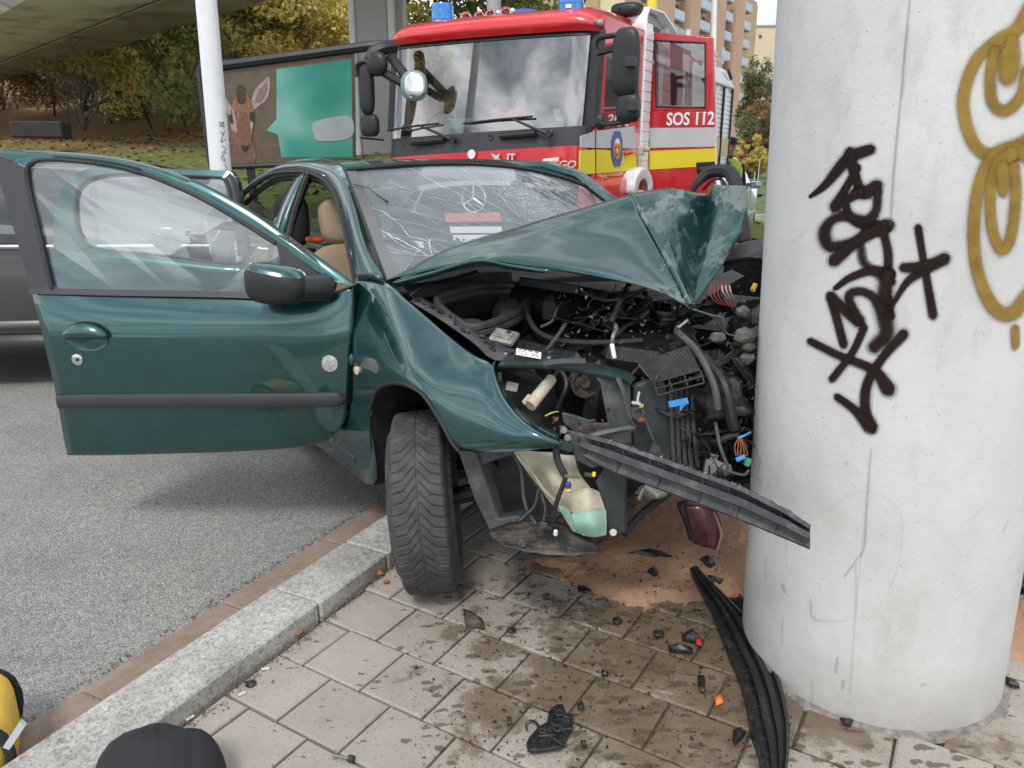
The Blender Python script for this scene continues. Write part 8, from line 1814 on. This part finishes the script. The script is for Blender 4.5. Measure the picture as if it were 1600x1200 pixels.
m = MB(); m.grid(G); strip = m.build('bumper_strip', M('black_strip_plastic', (.02, .021, .023), rough=.35, var=.25, vs=20, dirt=(.12, .12, .12), dirt_amt=.22, dirt_s=25), ang=25, solid=.002); tag(strip, 'long ribbed black bumper strip curving over the paving to the bottom edge', 'bumper strip')
m = MB()
for i in range(8, len(Lc) - 2, 6):
    m.tube([Lc[i] * .9 + Rc[i] * .1 + np.array([0, 0, .02]), Lc[i + 1] * .55 + Rc[i + 1] * .45 + np.array([0, 0, .022])], .002, 4)
m.build('cross_rib', shardm, strip)
m = MB(); m.tube(cr1([wz(1128, 955, .02), wz(1115, 915, .05), wz(1112, 903, .07)], 3), .0035, 5); o = m.build('spike', shardm, strip)
m = MB(); P1 = cr1([wz(*p, .003) for p in ((1170, 985), (1195, 1015), (1222, 1060))], 6); m.grid([P1, P1 + np.array([.02, -.01, .03])]); m.build('torn_flange', shardm, strip, solid=.003)
# dark broken mass right of the pier at the picture edge
m = MB()
pR = wz(1600, 930, .08)
for i in range(6): m.grid(sheet(pR + rv() * np.array([.05, .04, .03]) + np.array([.06, .1, .02]), .16, .12, rv(), rv(), .02))
o = m.build('broken_bumper', shardm, ang=20, solid=.003); tag(o, 'black broken bumper part just showing right of the pier', 'bumper part')
# ---- rescue bag and black cushion at the bottom left corner
yb = M('yellow_bag_cloth', (.78, .50, .08), rough=.7, var=.1, vs=20, bump=.001, bs=200); blk = M('black_padded_cloth', (.018, .018, .022), rough=.85, var=.2, vs=12, bump=.003, bs=60)
bag = thing('rescue_bag', 'yellow rescue bag with black edging at the bottom left corner', 'bag', wz(10, 1200) * np.array([1, 1, 0]))
cbag = wz(-50, 1185, .0); cbag[2] = RZ + .10
RB_ = rotm((0, 0, 1), 28)
m = MB(); m.grid(blob(cbag, (.11, .13, .11), 4.0, 32, 20, R=RB_), close=True); m.build('bag_body', yb, bag, ang=60)
m = MB()
for f in (-.115, .115): m.tube([cbag + RB_ @ np.array([.11 * math.cos(a) * 1.0 * (1 if abs(math.cos(a)) < .9 else .96), f, .11 * math.sin(a)]) for a in np.linspace(0, 6.283, 40)], .012, 6)
m.build('edge_piping', blk, bag)
m = MB(); q = wz(15, 1150, .22); m.prism([wy(a, b, q[1]) for a, b in ((4, 1168), (30, 1128), (38, 1136), (14, 1172))], (0, .01, 0)); m.build('reflective_tab', silverband, bag)
m = MB(); m.tube([wz(118, 1188, RZ + .02), wz(150, 1150, RZ + .08)], .008, 8); o = m.build('red_rod', redp); tag(o, 'dark red rod with grey tip between yellow bag and black bundle', 'rod')
c_ = wz(255, 1225, RZ + .05); m = MB(); G = blob(c_ + np.array([0, 0, .03]), (.15, .10, .10), 2.1, 60, 36, R=rotm((0, 0, 1), -8))
for row in G:
    for q in row: q += np.array([0, .4, 1]) * (.014 * noise.noise(Vector((q[0] * 14, q[1] * 7, q[2] * 9))) - .008 * abs(noise.noise(Vector((q[0] * 30 + q[1] * 12, q[1] * 9, 4)))))
m.grid(G, close=True); o = m.build('black_bundle', blk, ang=60); tag(o, 'rounded black padded bundle lying over the kerb at the bottom left', 'bundle')
# orange pouch on the rear seat
m = MB(); m.grid(blob(wy(492, 374, 3.75), (.045, .04, .018), 2.6, 16, 10), close=True); o = m.build('orange_pouch', orangep, ang=60); tag(o, 'bright orange pouch lying inside the wrecked car behind the beige seat', 'pouch')
print('all ok', len(bpy.data.objects))
